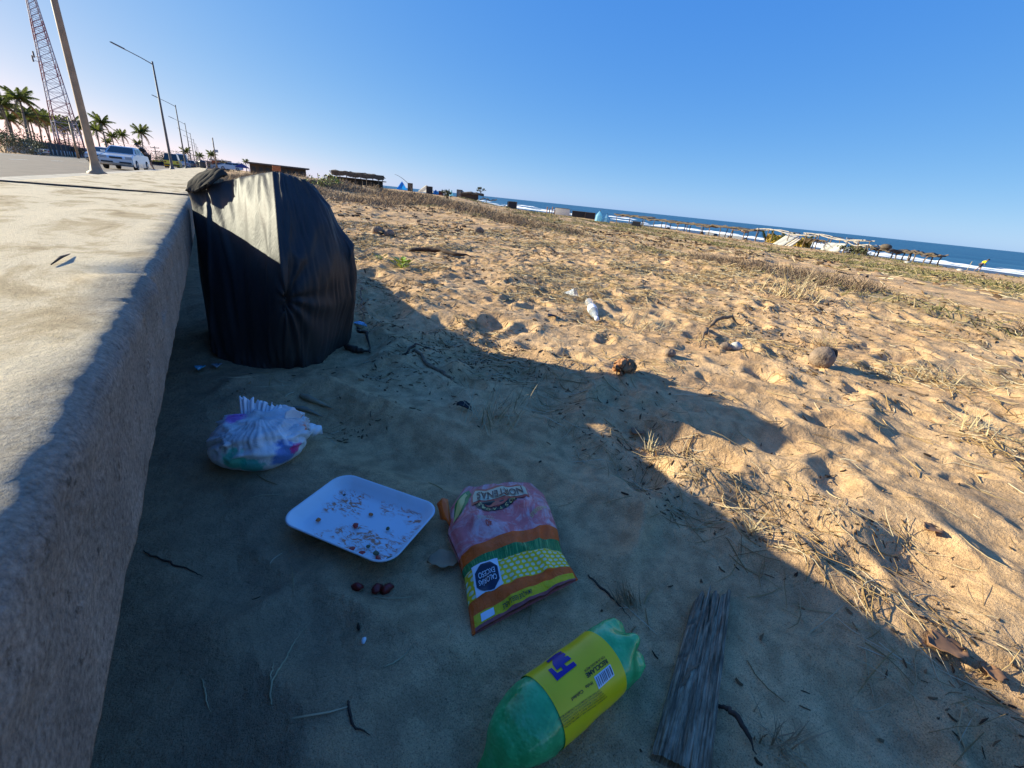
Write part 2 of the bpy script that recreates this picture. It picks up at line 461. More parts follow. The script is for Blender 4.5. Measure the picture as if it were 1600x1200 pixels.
sz = SEA + 0.10 * np.sin((SX + 4 * vn(SX * 0, SY, 40, 2)) / 2.7) * vn(SX, SY, 25, 3) * sstep(118, 130, SX) * (1 - sstep(260, 500, SX))
sea = np_mesh('sea', np.stack([SX, SY, sz], -1).reshape(-1, 3), grid_faces(*SX.shape)[:, ::-1], M_sea)
tag(sea, kind='structure')
M_foam = mat('sea_foam', (0.80, 0.82, 0.84), 0.8, var=0.08, scale=0.8)
def foam_line(name, x0, y0, y1, w, h, seed, gap=-0.35):
    ys = np.arange(y0, y1, 0.8)
    prof = np.array([[-0.5, 0], [-0.3, 0.7], [0, 1], [0.35, 0.5], [0.5, 0]])
    A = []; keep = []
    for y in ys:
        k = float(sstep(gap, gap + 0.35, vn(np.array([y]), np.array([0.0]), 22, seed))[0])
        xo = x0 + 2.4 * float(vn(np.array([y]), np.array([0.0]), 30, seed + 4)) + 0.7 * float(vn(np.array([y]), np.array([0.0]), 4, seed + 8))
        j = 0.75 + 0.35 * float(vn(np.array([y]), np.array([0.0]), 1.7, seed + 5))
        A.append([[xo + p[0] * w * k * j, y, SEA - 0.06 + (p[1] * h * j + 0.09) * (k > 0.02) * k] for p in prof])
    o = MB().grid(np.array(A)).build(name, M_foam, smooth=True)
    return tag(o, kind='stuff')
foam_line('surf_foam', 119, -60, 330, 3.4, 0.22, 1, -0.6)
foam_line('surf_foam', 123, -60, 380, 2.0, 0.2, 12, 0.0)
foam_line('surf_foam', 136, -60, 380, 2.2, 0.3, 14, 0.1)
foam_line('surf_foam', 129, -60, 380, 4.0, 0.55, 2, -0.25)
foam_line('surf_foam', 146, -80, 420, 4.0, 0.6, 3, 0.05)
foam_line('surf_foam', 172, -80, 470, 5.0, 0.5, 6, 0.3)

# ------------------------------------------------------------------ concrete sea wall, cast in sections
def wall_section(parent, y0, y1, dy):
    prof = [(-0.875, 0.38), (-0.875, 0.56), (-0.865, 0.585), (-0.845, 0.59)]
    prof += [(x, 0.59) for x in np.linspace(-0.82, -0.125, 46)]
    R_ = 0.022
    for a in np.linspace(0, 90, 9): prof.append((-0.116 + R_ * math.sin(math.radians(a)) , 0.59 - R_ + R_ * math.cos(math.radians(a))))
    prof += [(-0.094 - 0.010 * t, 0.566 - 0.141 * t) for t in np.linspace(0.03, 1, 34)]
    prof += [(-0.112, 0.418), (-0.135, 0.412), (-0.20, 0.405), (-0.30, 0.40)]
    ys = np.arange(y0 + 0.004, y1 - 0.004, dy) if y0 > 0 else np.concatenate([np.arange(y0, -0.3, 0.05), np.arange(-0.3, y1 - 0.004, dy)])
    ys = np.append(ys, y1 - 0.004)
    p = np.array(prof)
    X = np.repeat(p[:, 0][None], len(ys), 0); Zz = np.repeat(p[:, 1][None], len(ys), 0); Yy = np.repeat(ys[:, None], len(p), 1)
    t = np.gradient(p, axis=0); nx = -t[:, 1]; nz = t[:, 0]; ln = np.hypot(nx, nz); nx, nz = nx / ln, nz / ln
    s = np.concatenate([[0], np.cumsum(np.hypot(*np.diff(p, axis=0).T))])
    S = np.repeat(s[None], len(ys), 0)
    edgew = np.exp(-((X + 0.115) / 0.045) ** 2) * (Zz > 0.5)
    face = sstep(-0.13, -0.10, X)
    D = 0.0008 * fbm(S, Yy, 0.04, 2, 3) * sstep(-0.13, -0.10, X)  + 0.0012 * fbm(S, Yy, 0.13, 3, 5) + face * (0.0012 * fbm(S, Yy, 0.035, 2, 8))
    D += -edgew * 0.0030 * sstep(0.05, 0.75, fbm(S * 0.6, Yy, 0.11, 4, 6)) - edgew * 0.0018 * fbm(S, Yy, 0.02, 3, 11)
    D += edgew * 0.008 * np.exp(-((Yy - 0.83) / 0.05) ** 2) - edgew * 0.017 * np.exp(-((Yy - 0.92) / 0.05) ** 2) * 1.0
    # cracks running down the face
    for cy, sl in ((1.2, 0.35), (0.72, -0.25), (1.9, 0.2)):
        D += -0.006 * face * np.exp(-((Yy - cy - sl * (S - 0.9) - 0.03 * vn(S, S * 0, 0.05, 4)) / 0.006) ** 2)
    bot = (Zz < 0.44) & (Zz > 0.40); D = D + bot * 0.0015 * fbm(Yy, S, 0.04, 2, 13)
    X = X + nx * D; Zz = Zz + nz * D
    V = np.stack([X, Yy, Zz], -1)
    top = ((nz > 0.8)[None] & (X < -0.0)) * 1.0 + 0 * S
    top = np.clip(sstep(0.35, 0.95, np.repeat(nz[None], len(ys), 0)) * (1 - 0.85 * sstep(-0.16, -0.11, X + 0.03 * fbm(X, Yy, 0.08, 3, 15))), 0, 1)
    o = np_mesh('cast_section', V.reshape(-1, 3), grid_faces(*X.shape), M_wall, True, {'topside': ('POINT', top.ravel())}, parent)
    for yq in (y0 + 0.004, y1 - 0.004):                      # end caps
        MB().box((-0.49, yq + (0.003 if yq < y1 - 0.1 else -0.003), 0.49), (0.75, 0.002, 0.17)).build('end_face', M_wall, o)
    return o
wall = thing('seawall', 'low rough concrete sea wall running along the edge of the sand, sunlit on top', 'wall', (0, 0, 0))
wall_section(wall, -2.4, 3.24, 0.008)
wall_section(wall, 3.25, 8.8, 0.03)
for y0, y1 in ((8.81, 20), (20.01, 45), (45.01, 80), (80.01, 130)): wall_section(wall, y0, y1, 0.25)
MB().tube([(-0.86, 3.245, 0.592), (-0.5, 3.243, 0.593), (-0.11, 3.246, 0.592)], 0.006, 6).build('joint_filler', mat('joint_tar', (0.04, 0.035, 0.03), 0.8), wall)
fb = MB(); fb.box((-0.58, 63.8, 0.13), (0.54, 132, 0.55)); fb.build('footing', mat('footing_concrete', (0.16, 0.145, 0.13), 0.95, var=0.3, scale=9, bump=0.6, bscale=50), wall)

pv = MB().box((-1.95, 110, 0.08), (2.13, 260, 0.30)).build('pavement', M_walk); tag(pv, kind='structure')
kb = MB().box((-3.10, 110, 0.07), (0.16, 260, 0.30)).build('kerb', M_walk); tag(kb, kind='structure')
rd = MB().box((-10.2, 130, -0.04), (14.0, 420, 0.18)).build('road', M_road); tag(rd, kind='structure')
for y in range(14, 200, 9):
    tag(MB().box((-9.6, y, 0.055), (0.13, 3.2, 0.004)).build('road_marking', M_line), kind='structure')
tag(MB().box((-14.6, 130, 0.055), (0.12, 300, 0.004)).build('road_marking', M_line), kind='structure')
M_dirt = mat('roadside_dirt', (0.33, 0.27, 0.20), 0.95, var=0.25, scale=0.6, bump=0.4, bscale=8)
tag(MB().box((-75, 160, -0.35), (115.5, 640, 0.2)).build('roadside_ground', M_dirt), kind='structure')

# ------------------------------------------------------------------ rubbish in the shade of the wall
def text_shape(body, size=1.0, bold=0.0):
    cu = bpy.data.curves.new('txt', 'FONT'); cu.body = body; cu.size = size; cu.align_x = 'CENTER'; cu.align_y = 'CENTER'; cu.offset = bold * size
    ob = bpy.data.objects.new('txt', cu); C.objects.link(ob)
    dg = bpy.context.evaluated_depsgraph_get(); dg.update()
    me = ob.evaluated_get(dg).to_mesh()
    v = [tuple(p.co) for p in me.vertices]; f = [tuple(p.vertices) for p in me.polygons]
    ob.evaluated_get(dg).to_mesh_clear()
    bpy.data.objects.remove(ob); bpy.data.curves.remove(cu)
    return v, f

def lines_mb(fn, items):
    """flat print: every item (text, s, t, height, angle, stretch) is mapped by fn(s, t) onto a curved surface"""
    mb = MB()
    for body, s0, t0, h, ang, stx, bold in items:
        v, f = text_shape(body, h, bold)
        ca, sa = math.cos(ang), math.sin(ang)
        mb.add([fn(s0 + x * stx * ca - y * sa, t0 + x * stx * sa + y * ca) for x, y, _ in v], f)
    return mb

def plain(name, col, rough=0.5, **k): return mat(name, col, rough, var=0.06, **k)

# --- black rubbish bag leaning on the wall
def bag_material(name='black_plastic', col=(0.018, 0.018, 0.022), rough=0.58, spec=0.38):
    m, N, L, P = new_mat(name)
    tc = N.new('ShaderNodeTexCoord'); ob = tc.outputs['Object']
    P.inputs['Base Color'].default_value = (*col, 1)
    nz = noise(N, L, ob, 5, 5); r = N.new('ShaderNodeMapRange'); L.new(nz, r.inputs[0]); r.inputs[3].default_value = rough - 0.08; r.inputs[4].default_value = rough + 0.14
    L.new(r.outputs[0], P.inputs['Roughness'])
    P.inputs['Specular IOR Level'].default_value = spec
    mp = N.new('ShaderNodeMapping'); mp.inputs['Scale'].default_value = (1, 1, 0.45); L.new(ob, mp.inputs[0])
    b1 = bumpn(N, L, noise(N, L, mp.outputs[0], 55, 5, 0.65, 1.0), 0.35, 0.003)
    b2 = bumpn(N, L, noise(N, L, mp.outputs[0], 14, 4, 0.6, 0.8), 0.28, 0.010, b1)
    L.new(b2, P.inputs['Normal'])
    dc = mixc(N, L, mathn(N, L, 'MULTIPLY', noise(N, L, ob, 9, 6, 0.7), 0.6, True), tuple(col), (0.06, 0.052, 0.045))
    L.new(dc, P.inputs['Base Color'])
    return m
M_bag = bag_material()
BAGLOC = Vector((0.2, 2.3, 0))
bag = thing('rubbish_bag', 'tall black plastic rubbish bag leaning against the sea wall', 'rubbish bag', BAGLOC)
cols = [  # each column runs from the top of the bag to the sand: (pixel x, pixel y, distance along the wall)
    [(296, 296, 2.46), (303, 322, 2.46), (310, 375, 2.40), (316, 430, 2.32), (324, 500, 2.22), (330, 545, 2.16)],
    [(322, 290, 2.45), (326, 322, 2.38), (332, 375, 2.30), (338, 430, 2.22), (344, 505, 2.12), (348, 562, 2.07)],
    [(352, 283, 2.40), (352, 320, 2.31), (356, 375, 2.22), (361, 430, 2.14), (367, 510, 2.06), (374, 571, 2.01)],
    [(378, 277, 2.33), (378, 320, 2.22), (381, 375, 2.13), (385, 430, 2.07), (391, 510, 2.00), (399, 575, 1.965)],
    [(404, 272, 2.22), (404, 320, 2.09), (407, 375, 2.00), (410, 430, 1.93), (416, 510, 1.91), (424, 577, 1.935)],
    [(426, 268, 2.12), (431, 320, 1.97), (436, 375, 1.88), (441, 430, 1.83), (444, 500, 1.84), (446, 576, 1.92)],
    [(440, 270, 2.13), (449, 320, 1.98), (457, 375, 1.89), (463, 430, 1.84), (464, 488, 1.85), (466, 573, 1.925)],
    [(458, 275, 2.11), (473, 320, 1.98), (484, 375, 1.90), (492, 430, 1.86), (492, 492, 1.88), (487, 570, 1.94)],
    [(474, 281, 2.09), (497, 322, 1.99), (511, 372, 1.93), (520, 428, 1.91), (522, 495, 1.97), (507, 567, 1.99)],
    [(486, 288, 2.12), (512, 330, 2.05), (533, 375, 2.00), (542, 425, 1.99), (543, 488, 2.03), (524, 556, 2.10)],
    [(489, 292, 2.20), (516, 335, 2.14), (545, 380, 2.07), (554, 412, 2.04), (552, 470, 2.09), (541, 537, 2.24)]]
def cr(P, t):                                  # Catmull-Rom through the points of a column
    P = np.asarray(P, float); n = len(P) - 1; u = t * n; i = min(int(u), n - 1); u -= i
    a, b, c, d = P[max(i - 1, 0)], P[i], P[i + 1], P[min(i + 2, n)]
    return 0.5 * (2 * b + (c - a) * u + (2 * a - 5 * b + 4 * c - d) * u * u + (3 * b - 3 * c + d - a) * u ** 3)
W = [[np.array(GY(*p)) for p in c] for c in cols]
back = []
for k, (x, y) in enumerate([(0.50, 2.42), (0.42, 2.56), (0.27, 2.64), (0.10, 2.62), (-0.05, 2.48)]):
    top = np.array([0.38 - 0.10 * k, 2.30 + 0.05 * k, 0.58 - 0.02 * k * (4 - k) * 0.7]); bot = np.array([x, y, -0.01])
    back.append([top * (1 - q) + bot * q + np.array([(x - 0.2) * 0.2, 0.08, 0]) * math.sin(q * 3.14) for q in np.linspace(0, 1, 6)])
W = W + back
NCOL, NV, SUBU = len(W), 96, 16
prof = np.array([[cr(c, t) for t in np.linspace(0, 1, NV)] for c in W])            # columns, rows, xyz
U = np.linspace(0, NCOL, NCOL * SUBU, endpoint=False)
A = np.zeros((len(U), NV, 3))
for q, u in enumerate(U):
    i = int(u); f = u - i
    a, b, c, d = prof[(i - 1) % NCOL], prof[i % NCOL], prof[(i + 1) % NCOL], prof[(i + 2) % NCOL]
    if i in (4, 5): f2 = f; A[q] = b * (1 - f2) + c * f2                           # keep the front ridge sharp
    else: A[q] = 0.5 * (2 * b + (c - a) * f + (2 * a - 5 * b + 4 * c - d) * f * f + (3 * b - 3 * c + d - a) * f ** 3)
UU, TT = np.meshgrid(U, np.linspace(0, 1, NV), indexing='ij')
du = np.gradient(A, axis=0); dv = np.gradient(A, axis=1)
Nn = np.cross(dv, du); Nn /= np.linalg.norm(Nn, axis=2, keepdims=True) + 1e-9
ctr = A.mean(axis=0, keepdims=True); sgn = np.sign((Nn * (A - ctr)).sum(2, keepdims=True)); sgn = np.where(sgn.mean() > 0, 1, -1); Nn = Nn * sgn
left = 1 - sstep(4.3, 5.0, UU); right = sstep(5.0, 5.6, UU) * (1 - sstep(10.5, 11.5, UU))
w1 = vn(UU * 1.0 + 0.9 * TT, TT * 0.6, 0.62, 2); w2 = vn(UU - 1.6 * TT, TT * 1.2, 0.35, 5)
D = left * (0.010 * (1 - np.abs(w1) * 2.0) + 0.005 * w2 + 0.004 * np.exp(-TT / 0.12) * np.sin(UU * 11 + 2 * w2)) * (1 - 0.35 * TT)
pu, pt = 5.25, 0.735                                                                  # the knotted pinch the folds radiate from
dx = (UU - pu) * 0.085; dy = (TT - pt) * 0.78
rd_ = np.hypot(dx, dy) + 1e-4; th = np.arctan2(dy, dx)
rad = np.exp(-rd_ / 0.23) * sstep(0.0, 0.03, rd_)
D += rad * 0.009 * np.cos(11 * th + 2.5 * vn(th * 1.3, rd_ * 2, 0.7, 4)) * (UU > 4.6) * sstep(4.6, 5.0, UU)
D -= 0.03 * np.exp(-(rd_ / 0.035) ** 2)
D += right * (0.011 * (1 - np.abs(vn(UU * 0.3 + 1.1 * TT, TT * 1.4 - UU * 0.12, 0.42, 12)) * 2.0) + 0.004 * vn(UU, TT, 0.11, 14))
low = sstep(0.84, 1.0, TT)
D += low * 0.016 * fbm(UU, TT * 4, 0.5, 4, 17)
D *= sstep(0, 0.03, TT) * 0.9 + 0.1
A = A + Nn * D[..., None]
A[..., 2] = np.maximum(A[..., 2], -0.03)
mb = MB(); A0 = A - np.array(BAGLOC)
h, w = A0.shape[:2]
mb.v = [tuple(p) for p in A0.reshape(-1, 3)]; mb.n = len(mb.v)
mb.f = [(i * w + j, ((i + 1) % h) * w + j, ((i + 1) % h) * w + j + 1, i * w + j + 1) for i in range(h) for j in range(w - 1)]
topc = A0[:, 0].mean(0); topc[2] -= 0.03                                            # crumpled top
rings = [A0[:, 0] * (1 - q) + topc * q + np.stack([0 * U, 0 * U, 0.018 * vn(U * 1.7, U * 0 + q * 3, 0.8, 5) * math.sin(q * 3.1)], -1) for q in (0.2, 0.45, 0.7, 0.92)]
base = [i * w for i in range(h)]
for rg in rings:
    s0 = mb.n; mb.v.extend([tuple(p) for p in rg]); mb.n += h
    mb.f += [(base[i], s0 + i, s0 + (i + 1) % h, base[(i + 1) % h]) for i in range(h)]
    base = [s0 + i for i in range(h)]
mb.f.append(tuple(base))
body = mb.build('bag_body', M_bag, bag, True)
# the loose flap of the bag thrown over the top of the wall
fl = [[(294, 300, 2.44), (298, 290, 2.46), (312, 277, 2.50), (324, 270, 2.52)],
      [(304, 304, 2.42), (312, 289, 2.43), (328, 273, 2.46), (337, 267, 2.48)],
      [(316, 299, 2.40), (326, 286, 2.41), (341, 272, 2.43), (346, 269, 2.46)],
      [(330, 293, 2.38), (338, 284, 2.39), (348, 276, 2.41), (352, 273, 2.44)]]
FW = np.array([[np.array(GY(*p)) for p in c] for c in fl]) - np.array(BAGLOC)
FA = np.array([[cr(np.array([cr(FW[:, j], u) for j in range(4)]), t) for t in np.linspace(0, 1, 26)] for u in np.linspace(0, 1, 34)])
fu, ft = np.meshgrid(np.linspace(0, 1, 34), np.linspace(0, 1, 26), indexing='ij')
FA[..., 2] += 0.012 * fbm(fu * 3, ft * 1.5, 0.8, 3, 41)
flm = MB().grid(FA)
fo = flm.build('bag_flap', bag_material('brown_black_plastic', (0.022, 0.016, 0.012), 0.85, 0.25), bag, True)
md = fo.modifiers.new('thickness', 'SOLIDIFY'); md.thickness = 0.012
# second sagging bag corner behind the right shoulder
lump = MB()
lu = []
for i in range(14):
    th_ = i / 13 * math.pi
    row = []
    for j in range(22):
        ph = j / 22 * 2 * math.pi
        r_ = 1 + 0.14 * float(vn(np.array([math.cos(ph) * 2 + i * 0.3]), np.array([math.sin(ph) * 2]), 0.6, 3)[0])
        row.append((0.11 * math.sin(th_) * math.cos(ph) * r_, 0.10 * math.sin(th_) * math.sin(ph) * r_, 0.34 * math.cos(th_) * r_))
    lu.append(row)
lump.grid(np.array(lu), closed_u=True)
q = GY(480, 300, 2.30)
b2 = thing('rubbish_bag', 'small faded brown-black bag slumped behind the right shoulder of the tall black bag', 'rubbish bag', (q.x, 2.30, 0.36))
lump.build('bag_body', bag_material('faded_black_plastic', (0.05, 0.04, 0.04), 0.55), b2, True)

# --- white foam tray
tc_ = [G(522, 743, .03), G(443, 808, .03), G(628, 892, .03), G(682, 800, .03)]
cen_ = sum(tc_, Vector()) / 4
ax = (tc_[3] - tc_[0] + tc_[2] - tc_[1]); ax = ax.normalized(); ang = math.atan2(ax.y, ax.x)
TL, TW = 0.302, 0.212
zt = max(Z(cen_.x + a, cen_.y + b) for a in np.linspace(-.15, .15, 7) for b in np.linspace(-.15, .15, 7) if abs(a) + abs(b) < .22) - 0.003
tray = thing('foam_tray', 'dirty white foam food tray lying open on the sand beside the orange chip packet', 'tray', (cen_.x, cen_.y, zt + 0.002), tilt=Euler((0.02, -0.02, ang)))
def rrect(L_, W_, r, n=9):
    out = []
    for cx_, cy_, a0 in ((L_ / 2 - r, W_ / 2 - r, 0), (-L_ / 2 + r, W_ / 2 - r, 90), (-L_ / 2 + r, -W_ / 2 + r, 180), (L_ / 2 - r, -W_ / 2 + r, 270)):
        for k in range(n):
            a = math.radians(a0 + 90 * k / (n - 1)); out.append((cx_ + r * math.cos(a), cy_ + r * math.sin(a)))
        # straight side points
    return out
levels = [(-0.058, 0.000, 0.030), (-0.052, -0.000, 0.030), (-0.018, 0.026, 0.040), (-0.002, 0.0315, 0.043), (0.002, 0.0345, 0.044), (-0.003, 0.0365, 0.043), (-0.010, 0.034, 0.040), (-0.026, 0.022, 0.036), (-0.046, 0.0075, 0.032), (-0.056, 0.004, 0.030), (-0.075, 0.0032, 0.024)]
rws = []
for dl, z, r in levels:
    rws.append([(x, y, z) for x, y in rrect(TL + dl, TW + dl, r)])
m_, N_, L_, P_ = new_mat('foam')
tcn = N_.new('ShaderNodeTexCoord'); ob_ = tcn.outputs['Object']
sp = N_.new('ShaderNodeSeparateXYZ'); L_.new(ob_, sp.inputs[0])
# grease and sauce smears dried on the bottom
mp_ = N_.new('ShaderNodeMapping'); mp_.inputs['Rotation'].default_value = (0, 0, 0.6); mp_.inputs['Scale'].default_value = (1, 2.1, 1); L_.new(ob_, mp_.inputs[0])
sm = ramp(N_, [(0.50, (0, 0, 0)), (0.57, (1, 1, 1))]); L_.new(noise(N_, L_, mp_.outputs[0], 34, 7, 0.72, 1.5), sm.inputs[0])
reg = ramp(N_, [(0.47, (0, 0, 0)), (0.54, (1, 1, 1))]); L_.new(noise(N_, L_, ob_, 11, 3), reg.inputs[0])
low_ = N_.new('ShaderNodeMapRange'); L_.new(sp.outputs[2], low_.inputs[0]); low_.inputs[1].default_value = 0.012; low_.inputs[2].default_value = 0.005
msk = mathn(N_, L_, 'MULTIPLY', mathn(N_, L_, 'MULTIPLY', sm.outputs[0], reg.outputs[0]), low_.outputs[0], True)
c1 = mixc(N_, L_, mathn(N_, L_, 'MULTIPLY', msk, 0.9), (0.80, 0.82, 0.86), (0.70, 0.16, 0.02))
dst = ramp(N_, [(0.5, (0, 0, 0)), (0.75, (1, 1, 1))]); L_.new(noise(N_, L_, ob_, 5, 6, 0.7), dst.inputs[0])
c1 = mixc(N_, L_, mathn(N_, L_, 'MULTIPLY', dst.outputs[0], 0.3), c1, (0.45, 0.38, 0.30))
L_.new(c1, P_.inputs['Base Color']); P_.inputs['Roughness'].default_value = 0.5; P_.inputs['Specular IOR Level'].default_value = 0.35
L_.new(bumpn(N_, L_, noise(N_, L_, ob_, 260, 2), 0.12, 0.001), P_.inputs['Normal'])
tm = MB(); tm.grid(np.array(rws), closed_u=True)
n0 = len(rws[0]); tm.f.append(tuple(range(n0))[::-1]); tm.f.append(tuple((len(rws) - 1) * n0 + k for k in range(n0)))
tm.build('tray_shell', m_, tray, True)
# food scraps: each piece picked out
M_red = plain('tomato_skin', (0.55, 0.035, 0.02), 0.3, bump=0.3, bscale=120)
M_org = plain('carrot_orange', (0.60, 0.15, 0.03), 0.45)
M_olive = plain('soggy_olive', (0.13, 0.12, 0.05), 0.5)
def crumb(p, s, m, lab, cat='food scrap', flat=0.5, grp=None, seed=0, name='food_scrap'):
    r = np.random.default_rng(seed + 5); mb = MB(); rows = []
    a, b = r.uniform(0.8, 1.3), r.uniform(0.6, 1.0)
    for i in range(7):
        t = i / 6 * math.pi
        rows.append([(s * a * math.sin(t) * math.cos(q) * (1 + r.normal() * 0.2), s * b * math.sin(t) * math.sin(q) * (1 + r.normal() * 0.2), s * flat * (math.cos(t) + 0.9)) for q in np.linspace(0, 2 * math.pi, 9)[:-1]])
    mb.grid(np.array(rows), closed_u=True)
    o = mb.build(name, m, None, True, loc=p, rot=(0, 0, r.uniform(0, 6)))
    tag(o, lab, cat, grp); return o
def on_tray(px, py):
    p = G(px, py, zt + 0.012); p.z = zt + 0.009
    d = (p - Vector((cen_.x, cen_.y, p.z))); lx = d.x * math.cos(ang) + d.y * math.sin(ang); ly = -d.x * math.sin(ang) + d.y * math.cos(ang)
    p.z += max(0, abs(ly) - 0.075) * 0.7 + max(0, abs(lx) - 0.12) * 0.7 + 0.05 * lx * 0 - 0.0
    p.z += 0.02 * lx + 0.02 * ly
    return p
crumb(on_tray(556, 821), 0.0085, M_red, 'orange-red pepper piece in the middle of the foam tray', flat=0.45, seed=1)
crumb(on_tray(497, 810), 0.006, M_org, 'small orange crumb near the left end of the foam tray', flat=0.3, seed=2)
crumb(on_tray(550, 859), 0.0065, M_red, 'left bright red chilli piece at the lower wall of the foam tray', flat=0.3, seed=3)
crumb(on_tray(566, 864), 0.0065, M_red, 'pointed red chilli piece between the two others at the lower wall of the tray', flat=0.3, seed=4)
crumb(on_tray(591, 874), 0.0075, M_red, 'right red chilli piece nearest the bottom corner of the foam tray', flat=0.4, seed=5)
crumb(on_tray(606, 826), 0.006, M_olive, 'brown-green crumb on the right half of the foam tray', flat=0.4, seed=6)
crumb(on_tray(575, 853), 0.005, M_olive, 'dark olive crumb just above the red chilli pieces in the tray', flat=0.5, seed=7)
crumb(on_tray(588, 864), 0.0065, M_olive, 'greyish brown bean above the rightmost red piece in the tray', flat=0.4, seed=8)
crumb(on_tray(611, 881), 0.010, M_olive, 'clump of brown herb scraps in the bottom corner of the tray', flat=0.3, seed=9)
crumb(on_tray(538, 772), 0.003, plain('black_crumb', (0.02, 0.02, 0.02)), 'tiny black crumb near the top end of the foam tray', flat=0.5, seed=10)
crumb(on_tray(580, 803), 0.006, M_org, 'orange shred to the right of the middle of the tray', flat=0.2, seed=11)
M_tom = plain('rotten_tomato', (0.22, 0.02, 0.015), 0.35, bump=0.4, bscale=90)
for k, (px, py, l) in enumerate([(558, 912, 'dark red tomato chunk with green stalk on the sand below the tray'), (588, 914, 'middle one of three dark red tomato chunks below the foam tray'), (605, 914, 'dark red tomato chunk lying furthest right below the tray')]):
    p = G(px, py, 0.01); p.z = Z(p.x, p.y) - 0.002
    crumb(p, 0.0125, M_tom, l, 'tomato chunk', 0.8, None, 20 + k, 'tomato_chunk')
p = G(569, 1013, 0.0); p.z = Z(p.x, p.y)
crumb(p, 0.006, plain('white_shell', (0.8, 0.8, 0.8), 0.4), 'small round white pebble alone on the shaded sand', 'pebble', 0.6, None, 33, 'pebble')

# --- orange tortilla chip packet
PK = [(0.0, (738, 992), (903, 905), .006, .012), (0.2, (732, 948), (893, 889), .010, .030), (0.4, (726, 903), (879, 868), .012, .042), (0.48, (722, 892), (875, 851), .012, .046),
      (0.55, (718, 876), (872, 833), .012, .050), (0.75, (700, 835), (862, 803), .014, .060), (0.9, (704, 795), (851, 776), .012, .040), (1.0, (724, 764), (832, 757), .008, .010)]
zp = max(Z(a, b) for a in np.linspace(0.32, 0.62, 7) for b in np.linspace(0.48, 0.86, 7))
def PS(s, t, lift=0.0):
    for k in range(len(PK) - 1):
        if t <= PK[k + 1][0] or k == len(PK) - 2: break
    a, b = PK[k], PK[k + 1]; f = (t - a[0]) / (b[0] - a[0]); f2 = min(max(f, 0), 1); f2 = f2 * 0.6 + 0.4 * f2 * f2 * (3 - 2 * f2)
    def lr(i): return G(*a[i], zp + a[3]) * (1 - f2) + G(*b[i], zp + b[3]) * f2
    Lp, Rp = lr(1), lr(2); p = Lp * (1 - s) + Rp * s
    if t < 0: p = p + (G(*PK[0][1], zp) - G(*PK[1][1], zp)) * (-t * 4)
    zm = a[4] * (1 - f2) + b[4] * f2
    sc = min(max(s, 0), 1)
    p.z = zp + (a[3] * (1 - f2) + b[3] * f2) + zm * (max(0, 4 * sc * (1 - sc)) ** 0.5) * 0.85
    q1 = float(vn(np.array([s * 1.0]), np.array([t * 1.3 + s * 0.3]), 0.22, 3)[0]); q2 = float(vn(np.array([s]), np.array([t]), 0.075, 6)[0])
    clear = 0.3 + 0.7 * float(sstep(0.5, 0.6, t))
    p.z += ((0.011 - 0.005 * (t > 0.78)) * (1 - abs(q1) * 2) * clear + 0.0035 * q2) * min(1, 5 * sc * (1 - sc) + 0.25) + lift
    return p
pk_loc = Vector((0.46, 0.66, zp))
packet = thing('chip_packet', 'orange, green and yellow tortilla chip packet with clear pink top on the sand', 'food packet', pk_loc)
ns, nt = 60, 84
PA = np.array([[PS(s, t) - pk_loc for s in np.linspace(0, 1, ns)] for t in np.linspace(0, 1, nt)])
back_ = PA.copy(); back_[..., 2] = 0.002 + 0.10 * back_[..., 2]
pm = MB(); pm.grid(PA); off = pm.n; pm.grid(back_[:, ::-1])
def rim(i, j): return i * ns + j
def rimb(i, j): return off + i * ns + (ns - 1 - j)
loop = [(i, 0) for i in range(nt)] + [(nt - 1, j) for j in range(1, ns)] + [(i, ns - 1) for i in range(nt - 2, -1, -1)] + [(0, j) for j in range(ns - 2, 0, -1)]
for k in range(len(loop)):
    a, b = loop[k], loop[(k + 1) % len(loop)]
    pm.f.append((rim(*b), rim(*a), rimb(*a), rimb(*b)))
mk, N, L, P = new_mat('printed_film')
uvn = N.new('ShaderNodeUVMap'); uvn.uv_map = 'print'; sx = N.new('ShaderNodeSeparateXYZ'); L.new(uvn.outputs[0], sx.inputs[0])
tcn = N.new('ShaderNodeTexCoord')
jit = mathn(N, L, 'MULTIPLY', mathn(N, L, 'SUBTRACT', noise(N, L, tcn.outputs['Object'], 30, 2), 0.5), 0.008)
tt = mathn(N, L, 'ADD', sx.outputs[1], jit)
PINK = (0.88, 0.20, 0.19); ORG = (1.0, 0.13, 0.004); YEL = (0.92, 0.62, 0.01)
bands = ramp(N, [(0.0, (0.42, 0.10, 0.10)), (0.03, YEL), (0.10, ORG), (0.20, YEL), (0.40, (0.02, 0.22, 0.05)), (0.48, ORG), (0.553, PINK)], 'CONSTANT'); L.new(tt, bands.inputs[0])
# kernels: rows of pale ovals
def wave(src, k, ph=0.0): return mathn(N, L, 'SINE', mathn(N, L, 'ADD', mathn(N, L, 'MULTIPLY', src, k), ph))
rowi = mathn(N, L, 'FLOOR', mathn(N, L, 'MULTIPLY', tt, 29.0))
kx = mathn(N, L, 'ABSOLUTE', wave(mathn(N, L, 'ADD', sx.outputs[0], mathn(N, L, 'MULTIPLY', rowi, 0.017)), 52))
ky = mathn(N, L, 'ABSOLUTE', wave(tt, 29 * math.pi))
kk = ramp(N, [(0.40, (0, 0, 0)), (0.62, (1, 1, 1))]); L.new(mathn(N, L, 'MULTIPLY', kx, ky), kk.inputs[0])
inK = mathn(N, L, 'MULTIPLY', mathn(N, L, 'GREATER_THAN', tt, 0.205), mathn(N, L, 'LESS_THAN', tt, 0.398))
cc = mixc(N, L, mathn(N, L, 'MULTIPLY', kk.outputs[0], inK), bands.outputs[0], (0.82, 0.80, 0.50))
